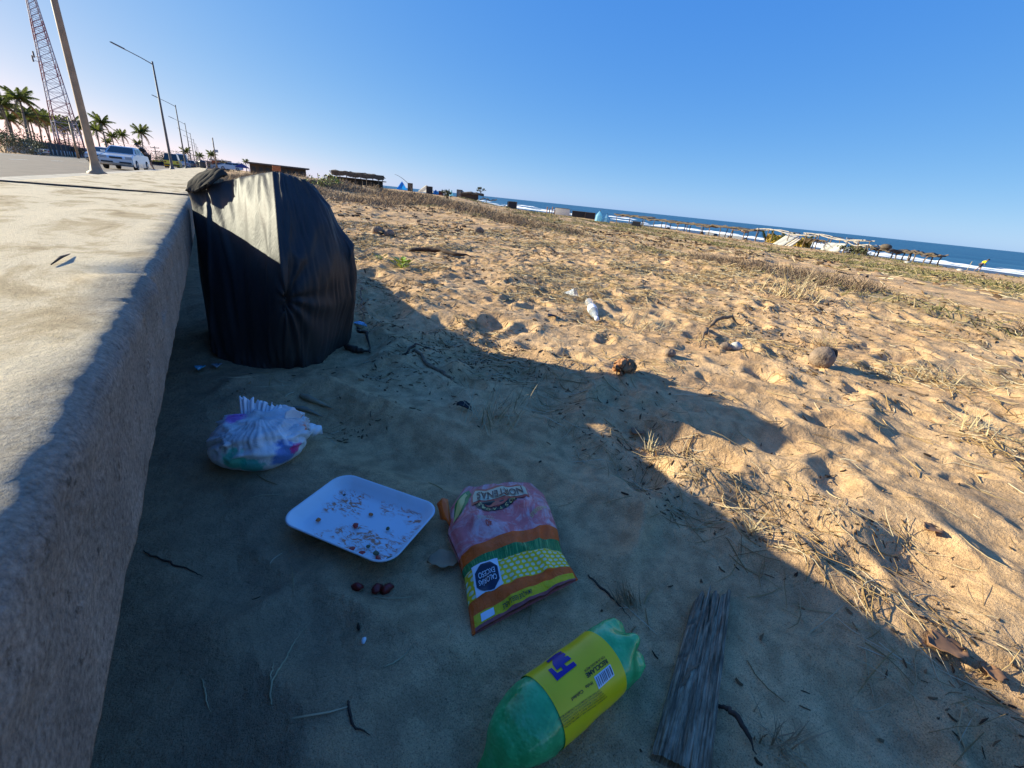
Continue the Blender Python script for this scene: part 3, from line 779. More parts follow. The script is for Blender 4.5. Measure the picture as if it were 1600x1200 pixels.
# husk fibres: fine light strokes in the green band
mpg = N.new('ShaderNodeMapping'); mpg.inputs['Scale'].default_value = (70, 5, 1); L.new(uvn.outputs[0], mpg.inputs[0])
gst = ramp(N, [(0.5, (0, 0, 0)), (0.68, (1, 1, 1))]); L.new(noise(N, L, mpg.outputs[0], 1, 3, 0.6), gst.inputs[0])
inG = mathn(N, L, 'MULTIPLY', mathn(N, L, 'GREATER_THAN', tt, 0.40), mathn(N, L, 'LESS_THAN', tt, 0.48))
cc = mixc(N, L, mathn(N, L, 'MULTIPLY', gst.outputs[0], inG), cc, (0.22, 0.55, 0.16))
inC = mathn(N, L, 'GREATER_THAN', tt, 0.553)
highlight = ramp(N, [(0.45, (0, 0, 0)), (0.62, (1, 1, 1))]); L.new(noise(N, L, uvn.outputs[0], 5, 6, 0.68, 1.6), highlight.inputs[0])
cc = mixc(N, L, mathn(N, L, 'MULTIPLY', mathn(N, L, 'MULTIPLY', highlight.outputs[0], inC), 0.65), cc, (0.95, 0.72, 0.70))  # pale highlight streaks painted into the colour of the clear film
edg = mathn(N, L, 'GREATER_THAN', mathn(N, L, 'ABSOLUTE', mathn(N, L, 'SUBTRACT', sx.outputs[0], 0.5)), 0.475)
cc = mixc(N, L, mathn(N, L, 'MULTIPLY', edg, mathn(N, L, 'LESS_THAN', tt, 0.2)), cc, ORG)
dn = ramp(N, [(0.35, (0.68, 0.66, 0.64)), (0.6, (1, 1, 1))]); L.new(noise(N, L, uvn.outputs[0], 7, 6, 0.7), dn.inputs[0])
cc = mixc(N, L, 0.6, cc, dn.outputs[0], 'MULTIPLY')
L.new(cc, P.inputs['Base Color']); P.inputs['Roughness'].default_value = 0.24; P.inputs['Specular IOR Level'].default_value = 0.35
b1 = bumpn(N, L, noise(N, L, tcn.outputs['Object'], 38, 6, 0.7, 1.6), 0.8, 0.006)
L.new(b1, P.inputs['Normal'])
po = pm.build('film', mk, packet, True)
uv = po.data.uv_layers.new(name='print')
ST = [(s, t) for t in np.linspace(0, 1, nt) for s in np.linspace(0, 1, ns)] + [(s, t) for t in np.linspace(0, 1, nt) for s in np.linspace(1, 0, ns)]
for lp in po.data.loops: uv.data[lp.index].uv = ST[lp.vertex_index]
pl_ = lambda s, t: PS(s, t, 0.0012) - pk_loc
PI = math.pi
def flat_patch(fn, poly, m, name, parent, lift=0.0009, dens=10):
    """a printed patch: polygon fan subdivided along its edges, mapped on the surface"""
    mb = MB(); c = np.mean(np.array(poly), 0); ring = []
    for k in range(len(poly)):
        a, b = np.array(poly[k]), np.array(poly[(k + 1) % len(poly)])
        for q in np.linspace(0, 1, dens)[:-1]: ring.append(a * (1 - q) + b * q)
    rows = [[fn(*(c * (1 - f) + p * f), lift) for p in ring] for f in np.linspace(0.02, 1.0, 13)]
    mb.grid(np.array(rows), closed_u=True); return mb.build(name, m, parent, True)
fnp = lambda s, t, l: PS(s, t, l) - pk_loc
M_navy = plain('navy_print', (0.012, 0.016, 0.045), 0.35); M_cream = plain('cream_print', (0.72, 0.55, 0.34), 0.35); M_prd = plain('red_print', (0.62, 0.07, 0.03), 0.35)
M_blk = plain('black_print', (0.02, 0.017, 0.012), 0.35); M_brn = plain('maroon_print', (0.10, 0.018, 0.012), 0.35); M_wht = plain('white_print', (0.75, 0.77, 0.8), 0.35); M_ylw = plain('gold_print', (0.72, 0.55, 0.18), 0.35)
flat_patch(fnp, [(0.20, 0.825), (0.78, 0.815), (0.78, 0.945), (0.20, 0.955)], M_prd, 'banner_border', packet, 0.0026)
flat_patch(fnp, [(0.215, 0.838), (0.765, 0.83), (0.765, 0.93), (0.215, 0.94)], M_cream, 'banner', packet, 0.0036)
arc = [(0.44 + 0.21 * math.cos(a), 0.835 + 0.095 * math.sin(a)) for a in np.linspace(-PI, 0, 12)]
flat_patch(fnp, arc, M_blk, 'round_emblem', packet, 0.0012, 3)
arc2 = [(0.44 + 0.13 * math.cos(a), 0.833 + 0.055 * math.sin(a)) for a in np.linspace(-PI, 0, 12)]
flat_patch(fnp, arc2, M_prd, 'emblem_centre', packet, 0.0022, 3)
lines_mb(lambda s, t: PS(s, t, 0.0062) - pk_loc, [('NORTENAS', 0.49, 0.882, 0.100, PI, 0.92, 0.012), ('~', 0.36, 0.842, 0.05, PI, 0.8, 0.01)]).build('lettering', M_brn, packet)
it = []
for k, ch in enumerate('TOSTADAS'):
    a = math.radians(-18 - 144 * k / 7); it.append((ch, 0.44 + 0.168 * math.cos(a), 0.833 + 0.078 * math.sin(a), 0.042, a - PI / 2 + PI * 0 + PI, 1.3, 0.01))
it = [(c_, s_, t_, h_, a_ + PI, x_, b_) for c_, s_, t_, h_, a_, x_, b_ in it]
lines_mb(lambda s, t: PS(s, t, 0.0036) - pk_loc, it).build('lettering', M_ylw, packet)
# corn cob
flat_patch(fnp, [(0.045, 0.77), (0.11, 0.80), (0.17, 0.86), (0.185, 0.93), (0.12, 0.965), (0.05, 0.94), (0.04, 0.86)], plain('leaf_green_print', (0.05, 0.22, 0.03), 0.35), 'husk_print', packet, 0.0012, 4)
flat_patch(fnp, [(0.04, 0.755), (0.085, 0.79), (0.135, 0.86), (0.14, 0.93), (0.10, 0.945), (0.07, 0.90), (0.055, 0.83)], plain('cob_print', (0.72, 0.55, 0.16), 0.35), 'cob_print', packet, 0.0024, 4)
# warning octagon
oc = lambda cx, cy, rx, ry: [(cx + rx * math.cos(a), cy + ry * math.sin(a)) for a in np.radians(np.arange(22.5, 360, 45))]
flat_patch(fnp, [(0.065, 0.20), (0.30, 0.205), (0.305, 0.415), (0.06, 0.42)], M_wht, 'warning_panel', packet, 0.0012)
flat_patch(fnp, oc(0.182, 0.305, 0.112, 0.098), M_navy, 'warning_octagon', packet, 0.0022, 8)
lines_mb(lambda s, t: PS(s, t, 0.0042) - pk_loc, [('EXCESO', 0.182, 0.325, 0.044, PI, 0.95, 0.006), ('CALORÍAS', 0.182, 0.285, 0.044, PI, 0.80, 0.006)]).build('lettering', M_wht, packet)
lines_mb(lambda s, t: PS(s, t, 0.0016) - pk_loc, [('EMPAQUE RESELLABLE', 0.40, 0.066, 0.048, PI, 0.55, 0.008)]).build('lettering', M_blk, packet)
lines_mb(lambda s, t: PS(s, t, 0.0016) - pk_loc, [('40', 0.32, 0.665, 0.055, PI, 1.0, 0.02)]).build('lettering', M_prd, packet)
lines_mb(lambda s, t: PS(s, t, 0.0016) - pk_loc, [('TOSTADAS', 0.31, 0.70, 0.032, PI - 0.15, 0.9, 0.0)]).build('lettering', M_cream, packet)
lines_mb(lambda s, t: PS(s, t, 0.0016) - pk_loc, [('INSUPERABLES', 0.83, 0.705, 0.042, PI + 0.42, 0.8, 0.0)]).build('lettering', M_ylw, packet)
flat_patch(fnp, [(0.08, 0.04), (0.19, 0.04), (0.19, 0.09), (0.08, 0.09)], M_wht, 'recycling_panel', packet, 0.0012, 4)
# the bottom corner folded under, showing its orange gusset
a0, a1, a2, a3 = G(682, 788, zp + .02), G(700, 780, zp + .035), G(706, 826, zp + .02), G(688, 812, zp + .008)
cg = MB(); cg.grid(np.array([[a0 * (1 - u) + a3 * u - pk_loc + Vector((0, 0, 0.008 * math.sin(3.1 * u))) for u in np.linspace(0, 1, 6)], [(a0 + a1) / 2 * (1 - u) + (a2 + a3) / 2 * u - pk_loc + Vector((0, 0, .012)) for u in np.linspace(0, 1, 6)], [a1 * (1 - u) + a2 * u - pk_loc for u in np.linspace(0, 1, 6)]]))
fo = cg.build('folded_corner', plain('orange_film', ORG, 0.3), packet, True); fo.modifiers.new('thickness', 'SOLIDIFY').thickness = 0.004

# --- green drink bottle
r_ = 0.0515
Ab = G(845, 1111, r_); Bb = G(941, 1033, r_); dirb = (Bb - Ab).normalized()
zb = Z((Ab.x + Bb.x) / 2, (Ab.y + Bb.y) / 2) - 0.006
bo = Vector((Ab.x, Ab.y, zb + r_))
bottle = thing('drink_bottle', 'large green plastic drink bottle with a yellow label lying beside the grey plank', 'bottle', bo, math.atan2(dirb.y, dirb.x))
m, N, L, P = new_mat('green_plastic')
tcn = N.new('ShaderNodeTexCoord'); ob = tcn.outputs['Object']
cg_ = ramp(N, [(0.3, (0.03, 0.46, 0.13)), (0.5, (0.10, 0.78, 0.26)), (0.75, (0.30, 0.95, 0.45))]); L.new(noise(N, L, ob, 22, 5, 0.6), cg_.inputs[0])
L.new(cg_.outputs[0], P.inputs['Base Color']); P.inputs['Roughness'].default_value = 0.22; P.inputs['Specular IOR Level'].default_value = 0.8
P.inputs['Transmission Weight'].default_value = 0.25; P.inputs['IOR'].default_value = 1.35; P.inputs['Coat Weight'].default_value = 0.8; P.inputs['Coat Roughness'].default_value = 0.06
vo = N.new('ShaderNodeTexVoronoi'); vo.inputs['Scale'].default_value = 150; L.new(ob, vo.inputs[0])
dr = ramp(N, [(0.0, (1, 1, 1)), (0.55, (0, 0, 0))]); L.new(vo.outputs['Distance'], dr.inputs[0])
L.new(bumpn(N, L, noise(N, L, ob, 25, 4), 0.3, 0.006, bumpn(N, L, dr.outputs[0], 0.5, 0.0016)), P.inputs['Normal'])
M_green = m
tr_ = N.new('ShaderNodeBsdfTranslucent'); tr_.inputs[0].default_value = (0.20, 0.85, 0.35, 1); ms_ = N.new('ShaderNodeMixShader'); ms_.inputs[0].default_value = 0.22
L.new(P.outputs[0], ms_.inputs[1]); L.new(tr_.outputs[0], ms_.inputs[2]); L.new(ms_.outputs[0], N['Material Output'].inputs[0])
def bottle_r(x):                                # outline along the axis, 0 at the shoulder end of the label, 0.138 at its base end
    P_ = [(-0.120, .0125), (-0.110, .0130), (-0.106, .0150), (-0.099, .0140), (-0.089, .018), (-0.076, .029), (-0.056, .0410), (-0.031, .0488), (-0.012, .0520), (0, .0508), (0.138, .0508), (0.150, .0518), (0.175, .0515), (0.193, .046), (0.203, .034), (0.204, .0)]
    return float(np.interp(x, [p[0] for p in P_], [p[1] for p in P_]))
nseg = 80
def bshape(x, a):
    r = bottle_r(x)
    pet = float(sstep(0.150, 0.200, x)); lob = math.cos(2.5 * (a + 0.5)) ** 2
    r *= 1 - 0.34 * pet * (1 - lob)
    xx_ = x + 0.010 * pet * (lob - 0.3)
    den = float(sstep(-0.02, -0.07, x)); 
    r *= 1 - 0.16 * den * max(0, math.cos(a - 1.9)) ** 3 * (1 + 0.3 * math.sin(60 * x))     # dented shoulder
    r += 0.0008 * math.sin(x * 260) * (1 if 0.0 < x < 0.138 else 0) * 0
    return (xx_ + 0.25 * max(0, -x - .078), r * math.cos(a), r * math.sin(a) - 1.5 * max(0, -x - .078))
bm_ = MB(); X_ = list(np.linspace(-0.120, 0.148, 60)) + list(np.linspace(0.15, 0.203, 22)) + [0.2039]
bm_.grid(np.array([[bshape(x, 2 * PI * k / nseg) for k in range(nseg)] for x in X_]), closed_u=True)
bm_.f.append(tuple(range(nseg))[::-1])
bm_.build('bottle_body', M_green, bottle, True)
lb = MB(); RL = 0.0522
def lab_pt(u, a, lift=0.0): 
    R__ = RL + lift + 0.0005 * math.sin(u * 90 + a * 3)
    return Vector((u, R__ * math.cos(a), R__ * math.sin(a)))
lb.grid(np.array([[lab_pt(u, 2 * PI * k / nseg) for k in range(nseg)] for u in np.linspace(0.001, 0.137, 24)]), closed_u=True)
m, N, L, P = new_mat('yellow_label')
tcn = N.new('ShaderNodeTexCoord')
yc = ramp(N, [(0.35, (0.92, 0.60, 0.003)), (0.65, (0.98, 0.68, 0.006))]); L.new(noise(N, L, tcn.outputs['Object'], 12, 4), yc.inputs[0])
L.new(yc.outputs[0], P.inputs['Base Color']); P.inputs['Roughness'].default_value = 0.3
L.new(bumpn(N, L, noise(N, L, tcn.outputs['Object'], 40, 3), 0.2, 0.002), P.inputs['Normal'])
label = lb.build('label', m, bottle, True)
# where a pixel of the photograph meets the label, as (distance along the axis, angle)
Mi = Matrix.Translation(bo) @ Matrix.Rotation(math.atan2(dirb.y, dirb.x), 4, 'Z'); Mi = Mi.inverted()
def hit(px, py, R__=RL):
    o_ = Mi @ Vector((0, 0, EYE)); d_ = Mi.to_3x3() @ Vector(ray(px, py))
    a = d_.y ** 2 + d_.z ** 2; b = 2 * (o_.y * d_.y + o_.z * d_.z); c = o_.y ** 2 + o_.z ** 2 - R__ ** 2
    disc = b * b - 4 * a * c
    t = (-b - math.sqrt(max(disc, 0))) / (2 * a); p = o_ + d_ * t
    return p.x, math.atan2(p.z, p.y)
M_purple = plain('purple_print', (0.035, 0.006, 0.26), 0.35)
def zpt(x, y): return (840 + x / 11.43, 990 + y / 11.43)
shapes = [[(185, 655), (250, 620), (350, 715), (450, 660), (385, 560), (440, 530), (520, 590), (585, 550), (640, 500), (700, 565), (345, 855)],
          [(340, 668), (270, 560), (265, 480), (320, 410), (400, 390), (455, 350), (505, 375), (478, 425), (540, 400), (602, 450), (500, 528), (430, 455), (380, 470), (345, 510), (345, 570), (390, 630)],
          [(150, 505), (330, 375), (420, 325), (445, 350), (340, 410), (195, 528)]]
for sh_ in shapes:
    uvp = [hit(*zpt(*q)) for q in sh_]
    me = bpy.data.meshes.new('logo_print')
    import bmesh
    bmm = bmesh.new(); vs = [bmm.verts.new((u, a, 0)) for u, a in uvp]
    fc = bmm.faces.new(vs); bmesh.ops.triangulate(bmm, faces=[fc]); bmesh.ops.subdivide_edges(bmm, edges=bmm.edges[:], cuts=3, use_grid_fill=True)
    for v_ in bmm.verts: v_.co = lab_pt(v_.co.x, v_.co.y, 0.0009)
    bmm.to_mesh(me); bmm.free(); me.materials.append(M_purple)
    oo = bpy.data.objects.new('logo_print', me); C.objects.link(oo); oo.parent = label
def on_label(p0, p1, body, hpx, bold, m, name='lettering'):
    """a line of text whose baseline runs from pixel p0 to pixel p1"""
    u0, a0 = hit(*p0); u1, a1 = hit(*p1)
    v, f = text_shape(body, 1.0, bold); xs_ = [q[0] for q in v]; w_ = max(xs_) - min(xs_); mid = (max(xs_) + min(xs_)) / 2
    U0 = np.array([u0, a0 * RL]); U1 = np.array([u1, a1 * RL]); d = U1 - U0; ln = np.linalg.norm(d); d /= ln
    nrm = np.array([-d[1], d[0]])
    ce = (U0 + U1) / 2; hs = hpx
    mb = MB(); mb.add([lab_pt(*(lambda q: (q[0], q[1] / RL))(ce + d * (x - mid) / w_ * ln + nrm * y * hs * NS), 0.0008) for x, y, _ in v], f)
    mb.build(name, m, label)
NS = 1.0
_u0, _a0 = hit(950, 1030); _u1, _a1 = hit(915, 1055)
# letters stand with their heads towards the lower right of the photograph
NS = -1.0
on_label((948.5, 1032), (916, 1056), 'RECICLAME', 0.0085, 0.03, M_blk)
on_label((944, 1026), (913, 1049), 'POR UN MUNDO MEJOR', 0.0045, 0.01, M_brn)
on_label((925.5, 1066.5), (915, 1074), 'Hecho', 0.006, 0.03, M_blk)
on_label((911, 1079), (893, 1093), 'Calidad', 0.0055, 0.02, M_brn)
for k in range(5):
    o1, o2 = (k * 2.3, k * 3.3)
    on_label((937 + o1 * 1.2, 1078 + o2 * 0.75), (872 + o1, 1122 + o2 + 1.5), ('CONTENIDO NETO INFORMACION AL CONSUMIDOR MEXICO', 'INGREDIENTES AGUA CARBONATADA AZUCARES SABORIZANTE', 'ACIDO CITRICO BENZOATO DE SODIO COLORANTE', 'CONSERVESE EN LUGAR FRESCO Y SECO MANTENGASE', 'ELABORADO Y ENVASADO POR LA EMBOTELLADORA')[k], 0.0032, 0.008, M_brn)
# white bar code panel
def label_quad(pts, m, name, lift, div=6):
    q = [hit(*p) for p in pts]; mb = MB()
    mb.grid(np.array([[lab_pt(*((np.array(q[0]) * (1 - a) + np.array(q[1]) * a) * (1 - b) + (np.array(q[3]) * (1 - a) + np.array(q[2]) * a) * b), lift) for a in np.linspace(0, 1, div)] for b in np.linspace(0, 1, div)]))
    return mb.build(name, m, label)
BC = [(927.5, 1058), (953, 1037.5), (960, 1055), (935, 1077)]
label_quad(BC, M_wht, 'barcode_panel', 0.0006)
rb = random.Random(4); qa = 0.06
M_bar = plain('bar_print', (0.02, 0.02, 0.08), 0.4)
while qa < 0.93:
    wq = rb.choice([0.03, 0.04, 0.055]); f = lambda a, b: tuple((np.array(BC[0]) * (1 - a) + np.array(BC[1]) * a) * (1 - b) + (np.array(BC[3]) * (1 - a) + np.array(BC[2]) * a) * b)
    label_quad([f(qa, .1), f(qa + wq, .1), f(qa + wq, .86), f(qa, .86)], M_bar, 'barcode_bar', 0.0018, 8); qa += wq + rb.choice([0.05, 0.07, 0.09])

# --- rolled-up nappy in its clear film
dp = G(408, 705, 0.03); zd = Z(dp.x, dp.y)
DLOC = Vector((0.030, 1.262, zd))
nappy = thing('diaper', 'used white nappy rolled into a ball, printed with teal, blue and purple patches', 'nappy', DLOC, math.radians(-4))
def patchy_white():
    m, N, L, P = new_mat('nappy_film')
    tc = N.new('ShaderNodeTexCoord'); ob = tc.outputs['Object']
    c = ramp(N, [(0.3, (0.50, 0.50, 0.52)), (0.6, (0.80, 0.80, 0.82))]); L.new(noise(N, L, ob, 12, 5, 0.6), c.inputs[0]); col = c.outputs[0]
    for (x, y, z, r, cc) in ((-0.062, -0.085, 0.055, 0.036, (0.0, 0.50, 0.33)), (-0.028, -0.105, 0.035, 0.032, (0.01, 0.45, 0.38)), (0.045, -0.092, 0.052, 0.040, (0.03, 0.16, 0.58)), (0.075, -0.082, 0.055, 0.020, (0.70, 0.03, 0.28)),
                             (-0.060, 0.020, 0.105, 0.034, (0.55, 0.16, 0.70)), (0.090, -0.025, 0.080, 0.024, (0.85, 0.20, 0.08)), (0.105, -0.02, 0.045, 0.013, (0.03, 0.22, 0.55)), (-0.005, -0.045, 0.075, 0.012, (0.03, 0.40, 0.20)), (0.03, -0.10, 0.01, 0.012, (0.7, 0.15, 0.10))):
        d = N.new('ShaderNodeVectorMath'); d.operation = 'DISTANCE'; d.inputs[1].default_value = (x, y, z); L.new(ob, d.inputs[0])
        e = mathn(N, L, 'ADD', d.outputs['Value'], mathn(N, L, 'MULTIPLY', mathn(N, L, 'SUBTRACT', noise(N, L, ob, 60, 4), 0.5), 0.03))
        mk_ = N.new('ShaderNodeMapRange'); L.new(e, mk_.inputs[0]); mk_.inputs[1].default_value = r * 1.05; mk_.inputs[2].default_value = r * 0.75
        col = mixc(N, L, mathn(N, L, 'MULTIPLY', mk_.outputs[0], 0.85), col, cc)
    L.new(col, P.inputs['Base Color']); P.inputs['Roughness'].default_value = 0.42; P.inputs['Specular IOR Level'].default_value = 0.5
    P.inputs['Subsurface Weight'].default_value = 0.0
    L.new(bumpn(N, L, noise(N, L, ob, 45, 5, 0.6, 1.5), 0.55, 0.005), P.inputs['Normal'])
    return m
M_nap = patchy_white()
nu, nv_ = 128, 70
th, ph = np.meshgrid(np.linspace(0.0001, PI - 0.0001, nv_), np.linspace(0, 2 * PI, nu, endpoint=False), indexing='ij')
dxn = np.sin(th) * np.cos(ph); dyn = np.sin(th) * np.sin(ph); dzn = np.cos(th)
Rn = 1 + 0.05 * vn(dxn * 2 + 3, dyn * 2 + dzn, 1.2, 4) + 0.075 * (1 - np.abs(vn(dxn * 2 + 1, dyn * 2 + dzn * 2, 0.9, 7)) * 2) * sstep(-0.2, 0.2, dzn) + 0.035 * (1 - 2 * np.abs(vn(dxn * 4 + 1, dyn * 4 + dzn * 3, 0.8, 17))) * sstep(-0.2, 0.2, dzn) + 0.015 * vn(dxn * 6, dyn * 6 + dzn * 4, 0.8, 9)
gath = np.exp(-((dzn - 0.62) / 0.28) ** 2) * (dyn < 0.2)
Rn += 0.035 * gath * np.sin(ph * 46 + 3 * vn(ph, th, 0.5, 3))
Rn -= 0.34 * np.exp(-(((dxn - 0.18) / 0.42) ** 2 + ((dyn + 0.10) / 0.13) ** 2)) * (dzn > 0)            # the dark slot between the folds
NX_ = 0.132 * dxn * Rn * (1 - 0.10 * (dxn > 0) * dxn); NY_ = 0.112 * dyn * Rn - 0.0 + 0.028 * dxn * 0.5; NZ_ = 0.055 + 0.076 * dzn * Rn
NZ_ = np.maximum(NZ_, -0.004)
MB().grid(np.stack([NX_, NY_, NZ_], -1), closed_u=True).build('nappy_body', M_nap, nappy, True)
# crumpled layers folded over the ball
for q_, (bx, by, bz, sx_, sy_, sz_, rz_) in enumerate([(-0.045, -0.045, 0.090, 0.060, 0.034, 0.022, 0.5), (0.050, -0.055, 0.078, 0.060, 0.030, 0.024, 0.25), (-0.015, 0.020, 0.102, 0.075, 0.028, 0.020, -0.25), (0.085, 0.010, 0.078, 0.036, 0.030, 0.024, -0.5)]):
    th2, ph2 = np.meshgrid(np.linspace(0.001, PI - 0.001, 26), np.linspace(0, 2 * PI, 52, endpoint=False), indexing='ij')
    ex, ey, ez = np.sin(th2) * np.cos(ph2), np.sin(th2) * np.sin(ph2), np.cos(th2)
    rr_ = 1 + 0.28 * (1 - 2 * np.abs(vn(ex * 2 + q_ * 3, ey * 2 + ez, 0.8, 20 + q_))) + 0.10 * vn(ex * 5, ey * 5 + ez * 3, 0.8, 30 + q_) + 0.06 * np.sin(ph2 * 17 + 4 * ez)
    X_l, Y_l, Z_l = ex * rr_ * sx_, ey * rr_ * sy_, ez * rr_ * sz_
    MB().grid(np.stack([bx + X_l * math.cos(rz_) - Y_l * math.sin(rz_), by + X_l * math.sin(rz_) + Y_l * math.cos(rz_), bz + Z_l], -1), closed_u=True).build('crumpled_layer', M_nap, nappy, True)
# gathered elastic frill sticking up like a fan
fr = []
for i in range(64):
    u = i / 63
    a = math.radians(118 - 62 * u); base = Vector((-0.050 + 0.085 * u, 0.03 - 0.035 * u, 0.085)); tip = base + Vector((math.cos(a) * 0.022 + 0.012, 0.045, 0.072 - 0.035 * u))
    w_ = 0.0028 * math.sin(i * 1.3 + 1.7 * math.sin(i * 0.37)); tip = tip + Vector((0, 0, 0.010 * math.sin(i * 0.9) * math.sin(i * 0.23)))
    fr.append([base + (tip - base) * t + Vector((w_ * t, w_ * (0.3 + t), 0.008 * math.sin(t * 3))) for t in np.linspace(0, 1, 10)])
f_ = MB().grid(np.array(fr)).build('elastic_frill', mat('frill_white', (0.74, 0.76, 0.80), 0.6, var=0.08, scale=20, bump=0.3, bscale=80), nappy, True)
f_.modifiers.new('thickness', 'SOLIDIFY').thickness = 0.0015
# the fastening tab that curls up, with an orange stripe
tb = [[Vector((0.052 + 0.042 * u + 0.012 * t, -0.015 + 0.012 * u - 0.01 * t, 0.085 + 0.055 * t - 0.030 * t * u + 0.018 * math.sin(u * 2.6))) for u in np.linspace(0, 1, 12)] for t in np.linspace(0, 1, 12)]
t_ = MB().grid(np.array(tb)).build('fastening_tab', mat('tab_white', (0.78, 0.80, 0.84), 0.5, var=0.05, bump=0.2), nappy, True)
t_.modifiers.new('thickness', 'SOLIDIFY').thickness = 0.0015
tb2 = [[Vector((0.086 + 0.010 * u + 0.012 * t, -0.006 + 0.006 * u - 0.01 * t, 0.0945 + 0.055 * t - 0.030 * t * (0.85 + 0.2 * u) + 0.011 * (1 - u))) for u in np.linspace(0, 1, 5)] for t in np.linspace(0, 0.95, 12)]
MB().grid(np.array(tb2)).build('orange_stripe', plain('orange_stripe', (0.80, 0.16, 0.05)), nappy, True)
# crumpled end poking out on the right
en = []
for i in range(16):
    u = i / 15
    en.append([(0.105 + 0.052 * u, 0.03 * math.cos(q) * (0.9 - 0.55 * u) * (1 + 0.25 * math.sin(3 * q + i)) + 0.025, 0.052 - 0.012 * u + 0.024 * math.sin(q) * (1 - 0.5 * u) * (1 + 0.2 * math.cos(4 * q + i))) for q in np.linspace(0, 2 * PI, 20, endpoint=False)])
MB().grid(np.array(en), closed_u=True).build('crumpled_end', M_nap, nappy, True)

# --- weathered plank
zk = max(Z(0.5 + 0.3 * q + s, 0.15 + 0.15 * q) for q in np.linspace(0, 1, 9) for s in (-.03, 0, .03))
PL = [G(1084, 938, zk + .022), G(1143, 925, zk + .022), G(1112, 1215, zk + .022), G(1020, 1172, zk + .022)]
pc = (PL[0] + PL[1] + PL[2] + PL[3]) / 4
plank = thing('plank', 'grey weathered wooden plank with a splintered end on the sand right of the bottle', 'plank', (pc.x, pc.y, zk - 0.006))
m, N, L, P = new_mat('weathered_wood')
tc = N.new('ShaderNodeTexCoord'); mp = N.new('ShaderNodeMapping'); L.new(tc.outputs['UV'], mp.inputs[0]); mp.inputs['Scale'].default_value = (15, 1.6, 1)
g1 = noise(N, L, mp.outputs[0], 1.6, 7, 0.7, 0.4)
wc = ramp(N, [(0.30, (0.10, 0.060, 0.036)), (0.45, (0.34, 0.24, 0.15)), (0.58, (0.52, 0.39, 0.26)), (0.72, (0.72, 0.58, 0.42))]); L.new(g1, wc.inputs[0])
dk = ramp(N, [(0.40, (0.35, 0.32, 0.30)), (0.60, (1, 1, 1))]); L.new(noise(N, L, tc.outputs['UV'], 5, 5, 0.65), dk.inputs[0])
L.new(mixc(N, L, 0.85, wc.outputs[0], dk.outputs[0], 'MULTIPLY'), P.inputs['Base Color']); P.inputs['Roughness'].default_value = 0.85; P.inputs['Specular IOR Level'].default_value = 0.2
L.new(bumpn(N, L, g1, 0.9, 0.004), P.inputs['Normal'])
M_wood = m
nw, nl = 90, 170
pa = np.zeros((nl, nw, 3)); uvs = []
for i in range(nl):
    v = i / (nl - 1)
    L0 = PL[0] * (1 - v) + PL[3] * v; R0 = PL[1] * (1 - v) + PL[2] * v
    for j in range(nw):
        u = j / (nw - 1)
        ce = L0 * (1 - u) + R0 * u - pc
        spl = 0.030 * (0.5 + 0.9 * float(vn(np.array([u * 9]), np.array([0.0]), 0.6, 4)[0])) * (1 - v) ** 6
        dirl = (PL[0] - PL[3]).normalized(); ce = ce + dirl * spl
        gz = 0.0013 * float(1 - 2 * abs(vn(np.array([u * 1.0 + 0.12 * math.sin(v * 4)]), np.array([v * 0.3]), 0.11, 6)[0])) + 0.0009 * float(vn(np.array([u]), np.array([v * 0.15]), 0.04, 16)[0]) + 0.0016 * float(vn(np.array([u]), np.array([v * 0.3]), 0.018, 9)[0])
        crack = 0.010 * math.exp(-((u - 0.45 - 0.06 * math.sin(v * 5)) / 0.012) ** 2) * (v < 0.22) + 0.007 * math.exp(-((u - 0.7 + 0.04 * math.sin(v * 7)) / 0.01) ** 2) * (v < 0.16) + 0.006 * math.exp(-((u - 0.25) / 0.012) ** 2) * (v < 0.12)
        notch = 0.008 * math.exp(-(((u - 0.12) / 0.10) ** 2 + ((v - 0.20) / 0.018) ** 2)) + 0.006 * math.exp(-(((u - 0.10) / 0.12) ** 2 + ((v - 0.44) / 0.012) ** 2))
        rnd = 0.006 * (abs(2 * u - 1) ** 8)
        pa[i, j] = (ce.x, ce.y, 0.024 + gz - crack - notch - rnd + 0.004 * (1 - v)); uvs.append((u, v))
pmb = MB(); pmb.grid(pa[::-1]); bo_ = pa.copy(); bo_[..., 2] = -0.004; o0 = pmb.n; pmb.grid(bo_)
pf = lambda i, j: (nl - 1 - i) * nw + j
bf = lambda i, j: o0 + i * nw + j
loop = [(i, 0) for i in range(nl)] + [(nl - 1, j) for j in range(1, nw)] + [(i, nw - 1) for i in range(nl - 2, -1, -1)] + [(0, j) for j in range(nw - 2, 0, -1)]
for k in range(len(loop)):
    a, b = loop[k], loop[(k + 1) % len(loop)]; pmb.f.append((pf(*a), pf(*b), bf(*b), bf(*a)))
po = pmb.build('board', M_wood, plank, True)
uv = po.data.uv_layers.new(name='UVMap'); U1 = [(uvs[(nl - 1 - i) * nw + j]) for i in range(nl) for j in range(nw)] + uvs
for lp in po.data.loops: uv.data[lp.index].uv = U1[lp.vertex_index]

